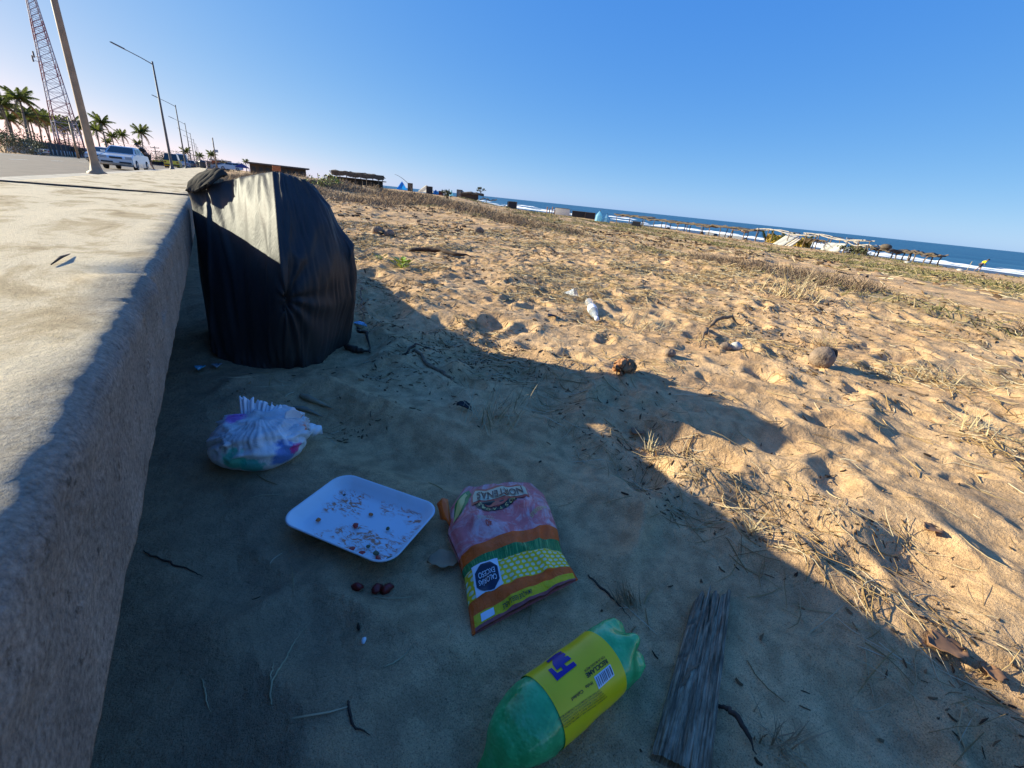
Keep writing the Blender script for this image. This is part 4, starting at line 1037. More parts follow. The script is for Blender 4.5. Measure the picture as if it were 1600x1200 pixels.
# --- sticks, leaves and dry plants picked out one by one
M_stick = mat('dry_stick', (0.20, 0.13, 0.075), 0.85, var=0.35, scale=30, bump=0.5, bscale=120)
M_dark = mat('dark_stick', (0.06, 0.035, 0.022), 0.85, var=0.35, scale=30, bump=0.5, bscale=120)
M_straw = mat('pale_straw', (0.46, 0.36, 0.20), 0.8, var=0.3, scale=15)
def stick(pix, r, label, m=None, name='stick', cat='stick', lift=0.0, jag=0.006, seed=0, tip=0.3):
    rs = np.random.default_rng(seed + 100)
    P0 = []
    for (x, y) in pix:
        g = G(x, y, 0.0); g = G(x, y, Z(g.x, g.y)); P0.append(g)
    pts = []
    P0n = np.array([tuple(p) for p in P0])
    for t in np.linspace(0, 1, max(8, 5 * len(pix))):
        q = cr(P0n, t) if len(P0n) > 2 else P0n[0] * (1 - t) + P0n[1] * t
        pts.append(Vector((q[0] + rs.normal() * jag, q[1] + rs.normal() * jag, Z(q[0], q[1]) + r * 0.7 + lift * math.sin(t * 3.14))))
    loc = pts[len(pts) // 2].copy(); loc.z = min(p.z for p in pts)
    rad = [r * (1 - (1 - tip) * abs(2 * t - 0.7) ** 1.6) * rs.uniform(0.85, 1.15) for t in np.linspace(0, 1, len(pts))]
    rad = [max(q, r * 0.2) for q in rad]
    o = MB().tube([p - loc for p in pts], rad, 7).build(name, m or M_stick, None, True, loc=loc)
    return tag(o, label, cat)
stick([(645, 553), (672, 566), (700, 590), (712, 602)], .010, 'curved brown stick with peeling bark on the shaded sand right of the black bag', seed=1)
stick([(540, 546), (558, 551), (578, 553)], .018, 'short reddish brown bark chunk at the right foot of the black bag', M_dark, 'bark', 'bark', seed=2)
stick([(556, 512), (570, 524), (580, 535)], .010, 'dark stick beside the blue and white scrap near the black bag', M_dark, seed=3)
stick([(565, 450), (563, 470), (566, 490), (567, 505)], .006, 'thin upright-leaning root right of the black bag', M_stick, 'root', 'root', lift=.03, seed=4)
stick([(842, 384), (858, 388), (872, 397), (888, 403)], .012, 'dark bent twig on sunlit sand in the upper middle', M_dark, seed=5)
stick([(1108, 512), (1120, 505), (1140, 505), (1164, 510)], .016, 'thick hooked driftwood branch left of the coconut', M_stick, 'driftwood', 'driftwood', lift=.035, seed=6)
stick([(1104, 515), (1098, 530), (1092, 545)], .014, 'short upright driftwood stub beside the hooked branch', M_stick, 'driftwood', 'driftwood', lift=.05, seed=7)
stick([(222, 862), (260, 878), (300, 893), (318, 902)], .0018, 'thin dark twig pointing at the foot of the wall left of the tray', M_dark, 'twig', 'twig', seed=8, jag=.001)
stick([(424, 1105), (424, 1072), (445, 1035), (462, 1000), (488, 968)], .0018, 'long pale grass stem curving over the dark sand at bottom left', M_straw, 'straw_stalk', 'straw', seed=9, jag=.0012)
stick([(422, 1067), (429, 1032)], .0015, 'short pale straw just left of the long curving stem', M_straw, 'straw_stalk', 'straw', seed=10, jag=.0008)
stick([(315, 1060), (322, 1085), (329, 1114)], .0014, 'thin grey straw left of the long curving stem', M_straw, 'straw_stalk', 'straw', seed=11, jag=.0008)
stick([(546, 1100), (551, 1128), (578, 1148)], .0022, 'bent dark twig in the bottom middle of the dark sand', M_dark, 'twig', 'twig', seed=12, jag=.001)
stick([(918, 900), (950, 928), (985, 968)], .0025, 'long dark twig running down between packet and grass tuft', M_dark, 'twig', 'twig', seed=13, jag=.001)
stick([(1050, 1118), (1060, 1080), (1085, 1050), (1104, 1044)], .0035, 'thin forked root touching the left edge of the plank', M_stick, 'root', 'root', lift=.02, seed=14, jag=.002)
stick([(1120, 1105), (1140, 1120), (1165, 1160), (1180, 1180)], .0045, 'dark root curving away from the right edge of the plank', M_dark, 'root', 'root', lift=.015, seed=15, jag=.002)
stick([(470, 618), (490, 632), (520, 650)], .012, 'pale dry seed pod above the nappy', mat('dry_pod', (0.30, 0.22, 0.13), 0.7, var=0.3, scale=20), 'seed_pod', 'seed pod', seed=16, jag=.001)
stick([(458, 640), (480, 648), (505, 657)], .009, 'second smaller dry pod just above the right end of the nappy', mat('grey_pod', (0.24, 0.19, 0.13), 0.7, var=0.3, scale=20), 'seed_pod', 'seed pod', seed=17, jag=.001)
stick([(630, 550), (660, 545), (690, 560)], .006, 'thin brown twig crossing behind the curved brown stick', M_dark, 'twig', 'twig', seed=18)
stick([(600, 1045), (625, 1030), (650, 1005)], .0016, 'short straw on dark sand below the chip packet', M_straw, 'straw_stalk', 'straw', seed=19, jag=.001)
stick([(640, 392), (680, 398), (715, 402), (738, 404)], .030, 'dark rotten palm frond stump beside the green seedlings', M_dark, 'palm_stump', 'palm stump', lift=.03, seed=20, jag=.012)
stick([(984, 455), (1001, 447), (1015, 440)], .006, 'thin curved twig on sunlit sand above right of the clear bottle', M_dark, 'twig', 'twig', seed=21, jag=.004)
stick([(1420, 960), (1452, 975), (1490, 1005)], .003, 'dark fallen twig at the edge of the shadow on the right', M_dark, 'twig', 'twig', seed=22, jag=.003)

def leaf(px, py, size, ang, label, m, curl=0.3, name='dry_leaf', cat='leaf', flat_=0.0):
    g = G(px, py, 0.0); z = Z(g.x, g.y); g = G(px, py, z)
    rows = []
    for i in range(9):
        u = i / 8; w_ = 0.36 * math.sin(PI * min(1, u * 1.02)) ** 0.7 * size * (1 + 0.15 * math.sin(i * 2.3))
        rows.append([((u - .5) * size, w_ * s, curl * size * (0.35 * s * s + 0.25 * math.sin(u * 3 + 0.6)) + 0.006) for s in (-1, -.5, 0, .5, 1)])
    mb = MB().grid(np.array(rows)); o = mb.build(name, m, None, True, loc=(g.x, g.y, Z(g.x, g.y)), rot=(0, 0, ang))
    o.modifiers.new('thickness', 'SOLIDIFY').thickness = 0.0012
    return tag(o, label, cat)
M_leaf = mat('dry_leaf', (0.42, 0.25, 0.13), 0.6, var=0.25, scale=25)
M_leafb = mat('brown_leaf', (0.26, 0.13, 0.06), 0.7, var=0.35, scale=25)
leaf(693, 882, 0.072, -0.35, 'curled tan leaf between foam tray and chip packet', M_leaf)
leaf(1458, 826, 0.06, -0.3, 'dark brown curled leaf on the sunlit sand at right', M_leafb)
leaf(1545, 1055, 0.05, 0.4, 'rust brown leaf near the edge of the shadow at far right', M_leafb)
leaf(1480, 1010, 0.08, -0.6, 'torn brown leaf strip lying where shade meets sun at right', M_leafb)
leaf(862, 500, 0.09, 0.2, 'small black flat scrap on the sand left of the clear bottle', mat('black_scrap', (0.02, 0.02, 0.025), 0.5), 0.35, 'plastic_scrap', 'scrap')
leaf(562, 503, 0.075, -0.5, 'blue and white plastic scrap at the right foot of the black bag', mat('blue_scrap', (0.25, 0.45, 0.75), 0.35, var=0.7, scale=60), 0.4, 'plastic_scrap', 'scrap')
leaf(314, 580, 0.05, 1.3, 'shiny blue foil scrap under the wall below the black bag', mat('foil_scrap', (0.10, 0.50, 0.75), 0.25, var=0.4, scale=60), 0.5, 'plastic_scrap', 'scrap')
leaf(340, 575, 0.05, 1.5, 'grey crumpled film scrap below the left corner of the black bag', mat('grey_film', (0.30, 0.36, 0.40), 0.35, var=0.4, scale=60), 0.5, 'plastic_scrap', 'scrap')
leaf(725, 640, 0.06, -0.8, 'black bent rubber piece in the shaded grass litter', mat('black_rubber', (0.015, 0.015, 0.015), 0.6), 0.6, 'rubber_scrap', 'scrap')
leaf(1000, 660, 0.07, 0.2, 'dark brown leaf near the pointed end of the bag shadow', M_leafb)

def tuft(px, py, label, n=26, h=0.10, lean=(0, 0), spread=0.5, m=None, w=0.0022, seed=0, dist=None, cat='grass tuft', name='grass_tuft', kind=None, base=0.01):
    rs = np.random.default_rng(seed + 50)
    if dist is None:
        g = G(px, py, 0.0)
        for _ in range(4): g = G(px, py, Z(g.x, g.y)) if abs(Z(g.x, g.y)) < 0.5 else g
        g = Vector((g.x, g.y, Z(g.x, g.y)))
    else:
        a = math.atan2(*ray(px, py)[:2]); g = Vector((dist * math.sin(a), dist * math.cos(a), 0)); g.z = Z(g.x, g.y)
    t = thing(name, label, cat, g)
    mb = MB()
    for _ in range(n):
        a = rs.uniform(0, 6.28); sp = rs.uniform(0, spread); hh = h * rs.uniform(0.5, 1.1)
        b = Vector((rs.normal() * base, rs.normal() * base, -0.004))
        d = Vector((math.cos(a) * sp + lean[0], math.sin(a) * sp + lean[1], 1)).normalized()
        bend = Vector((math.cos(a), math.sin(a), -0.6)) * hh * rs.uniform(0.05, 0.45)
        pts = [b + d * hh * q + bend * q * q for q in (0, .35, .7, 1)]
        s = Vector((-math.sin(a), math.cos(a), 0)) * w * rs.uniform(0.5, 1.2)
        k = mb.n
        V_ = []
        for q, p in enumerate(pts): V_ += [p - s * (1 - q / 3.3), p + s * (1 - q / 3.3)]
        mb.add(V_, [(0, 1, 3, 2), (2, 3, 5, 4), (4, 5, 7, 6)])
    o = mb.build('blades', m or M_straw, t)
    o['kind'] = 'stuff'
    return t
M_dry = mat('dry_grass', (0.33, 0.23, 0.12), 0.85, var=0.4, scale=8)
tuft(985, 945, 'fan of dry brown grass standing on shaded sand left of the plank top', 46, 0.085, (-0.25, 0.45), 0.32, M_dry, .0016, 1)
tuft(765, 660, 'pale dry grass clump lying in the shade above the chip packet', 60, 0.20, (0.5, 0.2), 1.3, M_straw, .0022, 2, base=.05)
tuft(1018, 706, 'small bright straw tuft at the edge of the shadow', 18, 0.10, (-0.3, 0.3), 0.9, M_straw, .003, 3)
tuft(1175, 835, 'forked straw tuft catching the sun below the bag shadow', 22, 0.09, (-0.2, 0.2), 1.4, M_straw, .0026, 4)
tuft(1000, 512, 'spread orange-brown straw clump on the sunlit sand', 90, 0.22, (0.2, 0), 2.2, M_straw, .003, 5, base=.10)
tuft(800, 640, 'thin scattered dry stems in the shade right of the grass clump', 20, 0.16, (0.6, -0.1), 1.0, M_dry, .0018, 6, base=.06)
tuft(1290, 540, 'straw sticking out behind the old coconut', 60, 0.25, (-1.0, 0.4), 1.3, M_straw, .003, 7, base=.06)
tuft(1240, 465, 'tall pale grass tuft at the left end of the grassy ridge', 80, 0.42, (0, 0), 0.8, M_straw, .006, 8, base=.12)
tuft(1530, 672, 'flat straw clump on the sunlit sand at the right edge', 40, 0.14, (0.8, 0), 1.6, M_straw, .003, 9, base=.05)
tuft(1225, 1175, 'dark grass root clump at the bottom edge right of the plank', 60, 0.06, (0, 0), 1.6, M_dry, .0016, 10, base=.02)
tuft(1462, 590, 'sparse straw tuft on the right below the grass ridge', 40, 0.18, (0.3, 0), 1.8, M_straw, .003, 11, base=.06)

# seedlings, husks, coconut
M_sprout = mat('seedling_green', (0.30, 0.42, 0.05), 0.5, var=0.3, scale=20)
def sprout(px, py, label, n, s, seed):
    rs = np.random.default_rng(seed); g = G(px, py, 0.0); g.z = Z(g.x, g.y)
    t = thing('seedling', label, 'seedling', g)
    for k in range(n):
        a = rs.uniform(0, 6.28); r = s * rs.uniform(0.0, 0.9); mb = MB(); c = Vector((math.cos(a) * r, math.sin(a) * r, s * rs.uniform(0.25, 0.8)))
        d = Vector((math.cos(a), math.sin(a), rs.uniform(0.2, 1.0))).normalized() * s * 0.34; w = d.cross(Vector((0.1, 0.2, 1))).normalized() * s * 0.16
        mb.add([c - d * .5, c - w * .8, c + w * .8, c + d * .2 - w, c + d * .2 + w, c + d * .9], [(0, 2, 1), (1, 2, 4, 3), (3, 4, 5)])
        mb.tube([Vector((0, 0, -0.01)), c * 0.5, c - d * .5], s * 0.012, 4)
        mb.build('leaf', M_sprout, t)
sprout(628, 421, 'bright yellow-green seedling cluster on the sand right of the black bag', 34, 0.13, 3)
sprout(596, 412, 'smaller green seedling left of the bright cluster by the black bag', 18, 0.09, 4)
M_husk = mat('coconut_husk', (0.24, 0.17, 0.12), 0.9, var=0.35, scale=12, bump=0.9, bscale=70)
def blob(loc, dims, label, cat, name, m, seed, amp=0.12, cut=None, rz=0, parent=None, n=(40, 22)):
    A_ = []
    for i in range(n[1]):
        t = i / (n[1] - 1) * PI; row = []
        for j in range(n[0]):
            p_ = j / n[0] * 2 * PI; d = np.array([math.sin(t) * math.cos(p_), math.sin(t) * math.sin(p_), math.cos(t)])
            r = 1 + amp * float(fbm(np.array([d[0] * 1.5 + seed + d[2]]), np.array([d[1] * 1.5 + d[2] * 0.7]), 0.7, 4, seed)[0])
            if cut is not None:
                dd = d[0] * cut[0] + d[1] * cut[1] + d[2] * cut[2]
                if dd > 0.72: r *= 0.55
            row.append(d * r * np.array(dims))
        A_.append(row)
    o = MB().grid(np.array(A_), closed_u=True).build(name, m, parent, True, loc=loc, rot=(0, 0, rz))
    return tag(o, label, cat) if label else o
g = G(1282, 568, 0); g.z = Z(g.x, g.y)
coco = thing('coconut', 'old grey-brown coconut husk open at one end, casting a shadow on the sunlit sand', 'coconut', g)
blob((0, 0, 0.058), (0.078, 0.068, 0.066), None, None, 'husk', M_husk, 3, 0.14, (0.86, -0.1, 0.5), parent=coco)
blob((0.046, -0.012, 0.080), (0.036, 0.046, 0.042), None, None, 'hollow', mat('husk_hollow', (0.03, 0.02, 0.014), 0.9), 5, 0.2, parent=coco, n=(16, 10))
g = G(972, 592, 0); g.z = Z(g.x, g.y)
hk = thing('coconut_husk', 'torn orange-brown piece of coconut husk left of the straw clump, in the sun', 'coconut husk', g, 0.4)
hr = []
for i in range(18):
    u = i / 17
    hr.append([((u - .5) * 0.13 + 0.012 * math.sin(q * 5 + i), 0.036 * math.cos(q) * (0.25 + math.sin(u * 3.1)) * (1 + 0.3 * math.sin(i * 1.7 + q * 2)), 0.02 + (0.040 - 0.03 * u) * math.sin(q) * (0.6 + math.sin(u * 3.1)) + 0.012 * math.sin(i * 2.1 + q * 3)) for q in np.linspace(-0.3, PI + 0.3, 14)])
o = MB().grid(np.array(hr)).build('husk_shell', mat('orange_husk', (0.42, 0.20, 0.09), 0.9, var=0.4, scale=20, bump=0.9, bscale=60), hk, True); o.modifiers.new('thickness', 'SOLIDIFY').thickness = 0.012
for px, py, l, s in ((1045, 560, 'short broken root stump between husk and coconut', 0.034), (1132, 548, 'dark pebble-like lump in the straw left of the coconut', 0.045), (1148, 549, 'pale stone beside the dark lump left of the coconut', 0.04), (748, 366, 'brown fallen coconut far up the sunlit sand', 0.11), (590, 368, 'dark clod right of the black bag on the sunlit sand', 0.10), (608, 370, 'second dark clod just right of the first one behind the bag', 0.09)):
    g = G(px, py, 0); g.z = Z(g.x, g.y) + s * 0.4
    blob(g, (s, s * 0.8, s * 0.7), l, 'debris' if 'stone' not in l else 'stone', 'debris_lump' if 'stone' not in l else 'stone', M_husk if 'stone' not in l else mat('pale_stone', (0.5, 0.46, 0.4), 0.8), int(px), 0.3, n=(18, 10))

# clear plastic bottle and cup in the sun
def clear_mat(name, tint=(0.92, 0.94, 0.95)):
    m, N, L, P = new_mat(name)
    P.inputs['Base Color'].default_value = (*tint, 1); P.inputs['Roughness'].default_value = 0.08; P.inputs['Transmission Weight'].default_value = 0.75; P.inputs['IOR'].default_value = 1.15
    P.inputs['Specular IOR Level'].default_value = 0.9
    tc = N.new('ShaderNodeTexCoord'); L.new(bumpn(N, L, noise(N, L, tc.outputs['Object'], 50, 3), 0.5, 0.004), P.inputs['Normal'])
    return m
M_clear = clear_mat('clear_plastic')
def lie_bottle(p0, p1, r, label, prof):
    a = G(*p0, r); b = G(*p1, r); c = (a + b) / 2; c.z = Z(c.x, c.y) + r * 0.8
    d = (b - a); Ln = d.length; ang = math.atan2(d.y, d.x)
    t = thing('clear_bottle', label, 'bottle', c, ang)
    Mx = Matrix.Rotation(PI / 2, 4, 'Y')
    mb = MB().lathe([(r * q[0], (q[1] - 0.5) * Ln) for q in prof], 28, Mx)
    o = mb.build('bottle_body', M_clear, t, True)
    return t, Mx, Ln
t, Mx, Ln = lie_bottle((921, 466), (934, 492), 0.038, 'empty clear plastic water bottle lying in the sun', [(0.0, 0), (0.8, 0.005), (1, 0.03), (1, 0.12), (0.93, 0.14), (1, 0.16), (0.93, 0.24), (1, 0.26), (0.93, 0.34), (1, 0.36), (1, 0.62), (0.8, 0.75), (0.45, 0.87), (0.36, 0.9), (0.36, 0.98)])
MB().lathe([(0.0, Ln * .5 + .008), (0.016, Ln * .5 + .008), (0.017, Ln * .47), (0.017, Ln * .44)], 16, Mx).build('cap', mat('white_cap', (0.75, 0.76, 0.78), 0.4), t, True)
MB().lathe([(0.0386, (0.40 - .5) * Ln), (0.0388, (0.41 - .5) * Ln), (0.0388, (0.60 - .5) * Ln), (0.0386, (0.61 - .5) * Ln)], 28, Mx).build('label', mat('pale_label', (0.80, 0.80, 0.83), 0.4), t, True)
g = G(884, 455, 0.03); g.z = Z(g.x, g.y)
t = thing('plastic_cup', 'crushed clear plastic cup half buried in the sand left of the clear bottle', 'cup', g, tilt=Euler((1.1, 0.2, 0.5)))
MB().lathe([(0.001, 0.0), (0.038, 0.0), (0.042, 0.05), (0.050, 0.105), (0.053, 0.108), (0.049, 0.104), (0.040, 0.05), (0.036, 0.003), (0.001, 0.003)], 26).build('cup_body', M_clear, t, True)
# twig lying on top of the wall
g0 = G(80, 414, 0.592); g1 = G(110, 398, 0.592); c = (g0 + g1) / 2
tag(MB().tube([g0 - c, Vector((0, 0, 0.003)), g1 - c + Vector((0, 0, 0.001))], [0.0008, 0.0022, 0.0006], 6).build('twig', M_dark, None, True, loc=(c.x, c.y, 0.5925)), 'small dark splinter lying on the sunlit top of the wall', 'twig')

# --- litter nobody could count: straw, chaff, creeping grass
def strips(name, n, zone, ln, w, m, seed, dens, stand=0.0, nseg=2, colvar=True):
    r = np.random.default_rng(seed); got = 0; Vs = []; Fs = []; base = 0
    xs_, ys_ = [], []
    free = lambda x, y: ~(((x - .2) ** 2 + (y - .88) ** 2 < .185 ** 2) | ((np.abs(x - .48) < .20) & (np.abs(y - .68) < .22)) | ((x > .05) & (x < .55) & (np.abs(y - .29) < .09)) | ((np.abs(x - .03) < .18) & (np.abs(y - 1.27) < .14)) | ((np.abs(x - .2) < .4) & (np.abs(y - 2.2) < .35)))
    while got < n:
        k = 60000
        x = r.uniform(zone[0], zone[1], k); y = r.uniform(zone[2], zone[3], k); keep = (r.random(k) < dens(x, y)) & free(x, y)
        xs_.append(x[keep]); ys_.append(y[keep]); got += keep.sum()
    x = np.concatenate(xs_)[:n]; y = np.concatenate(ys_)[:n]
    rad = np.hypot(x, y); L_ = ln(r, n, rad); W_ = w(r, n, rad); a = r.uniform(0, 2 * PI, n); bend = r.normal(0, 0.35, n)
    el = np.abs(r.normal(0, 0.12, n)) + stand * r.random(n)
    P3 = []
    for q in range(nseg + 1):
        t = q / nseg; aa = a + bend * (t - .5)
        px_ = x + np.cos(aa) * L_ * (t if stand else t - .5) * np.cos(el); py_ = y + np.sin(aa) * L_ * (t if stand else t - .5) * np.cos(el)
        P3.append((px_, py_, aa, t))
    zs = [terr(p[0], p[1]) for p in P3]
    hz = [zs[q] + W_ * 0.8 + np.sin(el) * L_ * P3[q][3] for q in range(nseg + 1)]
    V_ = np.zeros((n, (nseg + 1) * 3, 3))
    for q, (px_, py_, aa, t) in enumerate(P3):
        sx_ = -np.sin(aa) * W_ * (1 - 0.6 * abs(2 * t - 1) if not stand else 1 - 0.8 * t); sy_ = np.cos(aa) * W_ * (1 - 0.6 * abs(2 * t - 1) if not stand else 1 - 0.8 * t)
        V_[:, q * 3, 0] = px_ - sx_; V_[:, q * 3, 1] = py_ - sy_; V_[:, q * 3, 2] = hz[q] - W_ * .6
        V_[:, q * 3 + 1, 0] = px_; V_[:, q * 3 + 1, 1] = py_; V_[:, q * 3 + 1, 2] = hz[q] + W_ * .7
        V_[:, q * 3 + 2, 0] = px_ + sx_; V_[:, q * 3 + 2, 1] = py_ + sy_; V_[:, q * 3 + 2, 2] = hz[q] - W_ * .6
    f0 = []
    for q in range(nseg):
        for k in (0, 1): f0.append([q * 3 + k, q * 3 + k + 1, (q + 1) * 3 + k + 1, (q + 1) * 3 + k])
    f0 = np.array(f0); nv = (nseg + 1) * 3
    F_ = (f0[None] + (np.arange(n) * nv)[:, None, None]).reshape(-1, 4)
    tone = np.repeat(r.random(n), nv)
    o = np_mesh(name, V_.reshape(-1, 3), F_, m, False, {'tone': ('POINT', tone)})
    return tag(o, kind='stuff')
def tone_mat(name, stops, rough=0.85):
    m, N, L, P = new_mat(name); at = N.new('ShaderNodeAttribute'); at.attribute_name = 'tone'
    r_ = ramp(N, stops); L.new(at.outputs['Fac'], r_.inputs[0]); L.new(r_.outputs[0], P.inputs['Base Color']); P.inputs['Roughness'].default_value = rough; P.inputs['Specular IOR Level'].default_value = 0.2
    return m
M_litter = tone_mat('straw_litter', [(0, (0.20, 0.11, 0.045)), (0.35, (0.42, 0.27, 0.11)), (0.7, (0.52, 0.38, 0.20)), (1, (0.60, 0.50, 0.33))])
M_chaff = tone_mat('bark_chaff', [(0, (0.035, 0.022, 0.014)), (0.5, (0.12, 0.07, 0.035)), (1, (0.30, 0.17, 0.08))])
M_creep = tone_mat('creeping_grass', [(0, (0.12, 0.11, 0.035)), (0.4, (0.19, 0.175, 0.06)), (0.7, (0.30, 0.23, 0.11)), (1, (0.44, 0.33, 0.19))])
M_brush = tone_mat('dry_brush', [(0, (0.10, 0.07, 0.045)), (0.5, (0.24, 0.16, 0.10)), (1, (0.42, 0.30, 0.19))])
clump = lambda x, y: np.clip(0.06 + 1.0 * sstep(0.2, 0.45, fbm(x, y, 0.75, 4, 31)), 0, 1) * np.where(y > 2.2, 1.0, 0.75) * (1 - 0.5 * (x < 1.1) * (y < 2.2))
strips('straw_litter', 30000, (0.0, 9.5, -1.5, 9.5), lambda r, n, d: r.uniform(0.02, 0.15, n) * (0.6 + d * 0.12), lambda r, n, d: r.uniform(0.0006, 0.0022, n) * (0.7 + d * 0.22), M_litter, 5, clump, nseg=3)
strips('straw_litter', 9500, (0.3, 22, 7, 34), lambda r, n, d: r.uniform(0.08, 0.3, n), lambda r, n, d: r.uniform(0.003, 0.009, n), M_litter, 6, lambda x, y: 0.15 + 0.85 * sstep(0.0, 0.5, fbm(x, y, 2.0, 4, 33)) * (x < 14), nseg=2)
strips('bark_chaff', 6500, (-0.1, 9.5, -1.2, 9.5), lambda r, n, d: r.uniform(0.004, 0.03, n) ** 1.0 * (0.5 + 0.22 * d), lambda r, n, d: r.uniform(0.0015, 0.006, n) * (0.6 + 0.16 * d), M_chaff, 7, lambda x, y: np.clip(0.15 + sstep(0.1, 0.5, fbm(x, y, 0.7, 4, 35)), 0, 1) * (1 - 0.55 * (x < 0.9) * (y < 1.6)))
shz = lambda x, y: np.clip(0.12 + 1.2 * sstep(0.02, 0.42, fbm(x, y, 0.45, 4, 61)), 0, 1) * np.where((x < 0.9) & (y < 1.3), 0.03, 1.0)
strips('bark_chaff', 2600, (-0.05, 1.5, -0.6, 3.6), lambda r, n, d: r.uniform(0.003, 0.022, n) * (0.7 + 0.2 * d), lambda r, n, d: r.uniform(0.0008, 0.003, n) * (0.8 + 0.2 * d), M_chaff, 27, shz)
strips('straw_litter', 5000, (0.9, 5.5, -0.8, 4.5), lambda r, n, d: r.uniform(0.03, 0.14, n), lambda r, n, d: r.uniform(0.0006, 0.0016, n) * (0.7 + 0.2 * d), M_litter, 38, lambda x, y: sstep(0.12, 0.42, fbm(x, y, 0.6, 4, 71)), nseg=3)
strips('straw_litter', 1500, (0.0, 1.5, -0.6, 3.6), lambda r, n, d: r.uniform(0.02, 0.13, n), lambda r, n, d: r.uniform(0.0004, 0.0011, n) * (0.8 + 0.2 * d), M_litter, 28, shz, nseg=3)
strips('bark_chaff', 2200, (0.5, 16, 8, 30), lambda r, n, d: r.uniform(0.04, 0.16, n), lambda r, n, d: r.uniform(0.01, 0.03, n), M_chaff, 8, lambda x, y: np.clip(0.1 + sstep(0.1, 0.5, fbm(x, y, 1.4, 4, 35)), 0, 1))
strips('straw_litter', 9000, (8, 60, -5, 60), lambda r, n, d: r.uniform(0.15, 0.5, n), lambda r, n, d: r.uniform(0.006, 0.02, n), M_litter, 16, lambda x, y: 0.05 + 0.95 * sstep(0.05, 0.5, fbm(x, y, 3.0, 4, 37)), nseg=2)
strips('bark_chaff', 3000, (8, 60, -5, 60), lambda r, n, d: r.uniform(0.08, 0.3, n), lambda r, n, d: r.uniform(0.02, 0.05, n), M_chaff, 17, lambda x, y: 0.05 + 0.95 * sstep(0.05, 0.5, fbm(x, y, 2.0, 4, 38)))
cv = lambda x, y: cover(x, y) ** 1.3
strips('creeping_grass', 45000, (5, 26, -2, 26), lambda r, n, d: r.uniform(0.03, 0.12, n), lambda r, n, d: r.uniform(0.003, 0.008, n), M_creep, 9, cv, stand=0.8)
strips('creeping_grass', 45000, (20, 62, -4, 75), lambda r, n, d: r.uniform(0.08, 0.24, n), lambda r, n, d: r.uniform(0.008, 0.022, n), M_creep, 10, cv, stand=0.7)
bandd = lambda x, y: np.exp(-((x - (6.5 + 0.12 * np.clip(y, 0, 40) + 0.35 * vn(y, y * 0, 2.2, 3))) / 0.42) ** 2) * sstep(-0.1, 0.6, vn(x, y, 1.1, 8))
strips('dry_brush', 13000, (4.8, 11, -1, 22), lambda r, n, d: r.uniform(0.05, 0.19, n), lambda r, n, d: r.uniform(0.002, 0.006, n), M_brush, 11, bandd, stand=1.2)
md_ = lambda x, y: np.clip(sum(np.exp(-((x - a) / s) ** 2 - ((y - b) / t) ** 2) for a, b, s, t in ((5.5, 31, 5, 2.6), (9, 33.5, 2.5, 2.2), (8.8, 17, 1.0, 4), (9.5, 23, 1.5, 3.5), (4.5, 20, 2.5, 2.5), (1.5, 27, 2, 3))), 0, 1) * sstep(-0.35, 0.25, vn(x, y, 1.3, 14))
strips('dry_brush', 24000, (-0.5, 20, 10, 42), lambda r, n, d: r.uniform(0.10, 0.36, n), lambda r, n, d: r.uniform(0.004, 0.012, n), M_brush, 12, md_, stand=1.2)

# ================================================================== beyond the wall: road side
def azi(px, py):
    r = ray(px, py); return math.atan2(r[0], r[1])
def updrop(px, py):
    r = ray(px, py); return -r[2] / math.hypot(r[0], r[1])
def hor(px): return 310.5 + 0.105 * (px - 800)
def spot(px, d, z=None, py=None):
    a = azi(px, hor(px) if py is None else py); p = Vector((d * math.sin(a), d * math.cos(a), 0)); p.z = Z(p.x, p.y) if z is None else z
    return p
def mpx(px, d):                                   # metres per photograph pixel at distance d: (across, up)
    h = hor(px); return abs(azi(px + 5, h) - azi(px - 5, h)) / 10 * d, abs(updrop(px, h + 5) - updrop(px, h - 5)) / 10 * d

M_pole = mat('lamp_pole_paint', (0.38, 0.24, 0.14), 0.6, var=0.2, scale=5)
M_poled = mat('dark_pole_paint', (0.13, 0.11, 0.10), 0.6, var=0.2, scale=5)
M_lamp = mat('lamp_housing', (0.07, 0.07, 0.08), 0.4)
M_metal = mat('galvanised', (0.42, 0.42, 0.43), 0.5, var=0.15)
def street_lamp(x, y, label, m, r=0.105):
    t = thing('street_lamp', label, 'street lamp', (x, y, 0.23), 0, 'street lamps along the sea wall')
    MB().tube([(0, 0, 0.0), (0, 0, 0.25), (0, 0, 3.4), (0, 0, 7.75)], [r * 1.05, r, r * 0.8, r * 0.55], 12).build('pole', m, t, True)
    MB().lathe([(0.24, 0), (0.235, 0.05), (0.15, 0.10), (r * 1.1, 0.30), (r, 0.36)], 12).build('base', m, t, True)
    MB().tube([(0, 0, 7.55), (-0.7, 0.0, 7.86), (-1.55, 0, 8.18)], [0.035, 0.032, 0.03], 8).build('arm', m, t, True)
    mx = Matrix.Rotation(math.radians(20), 3, 'Y')
    MB().box((-1.95, 0, 8.34), (0.95, 0.30, 0.07), mx, 0.8).build('lamp_head', M_lamp, t)
    MB().box((-1.95, 0, 8.295), (0.6, 0.2, 0.012), mx).build('lens', M_metal, t)
    return t
street_lamp(-2.80, 18.75, 'nearest street lamp, pale thick pole rising out of the frame at left', M_pole, 0.10)
for k, y in enumerate((51, 83, 115, 147, 179, 213, 250)):
    street_lamp(-2.6, y, ['dark street lamp beside the yellow pickup, second from the left', 'third street lamp, just right of the yellow pickup', 'fourth street lamp in the receding row', 'fifth street lamp in the receding row', 'sixth street lamp far down the row', 'seventh street lamp far down the row', 'last and smallest street lamp at the far end'][k], M_poled)
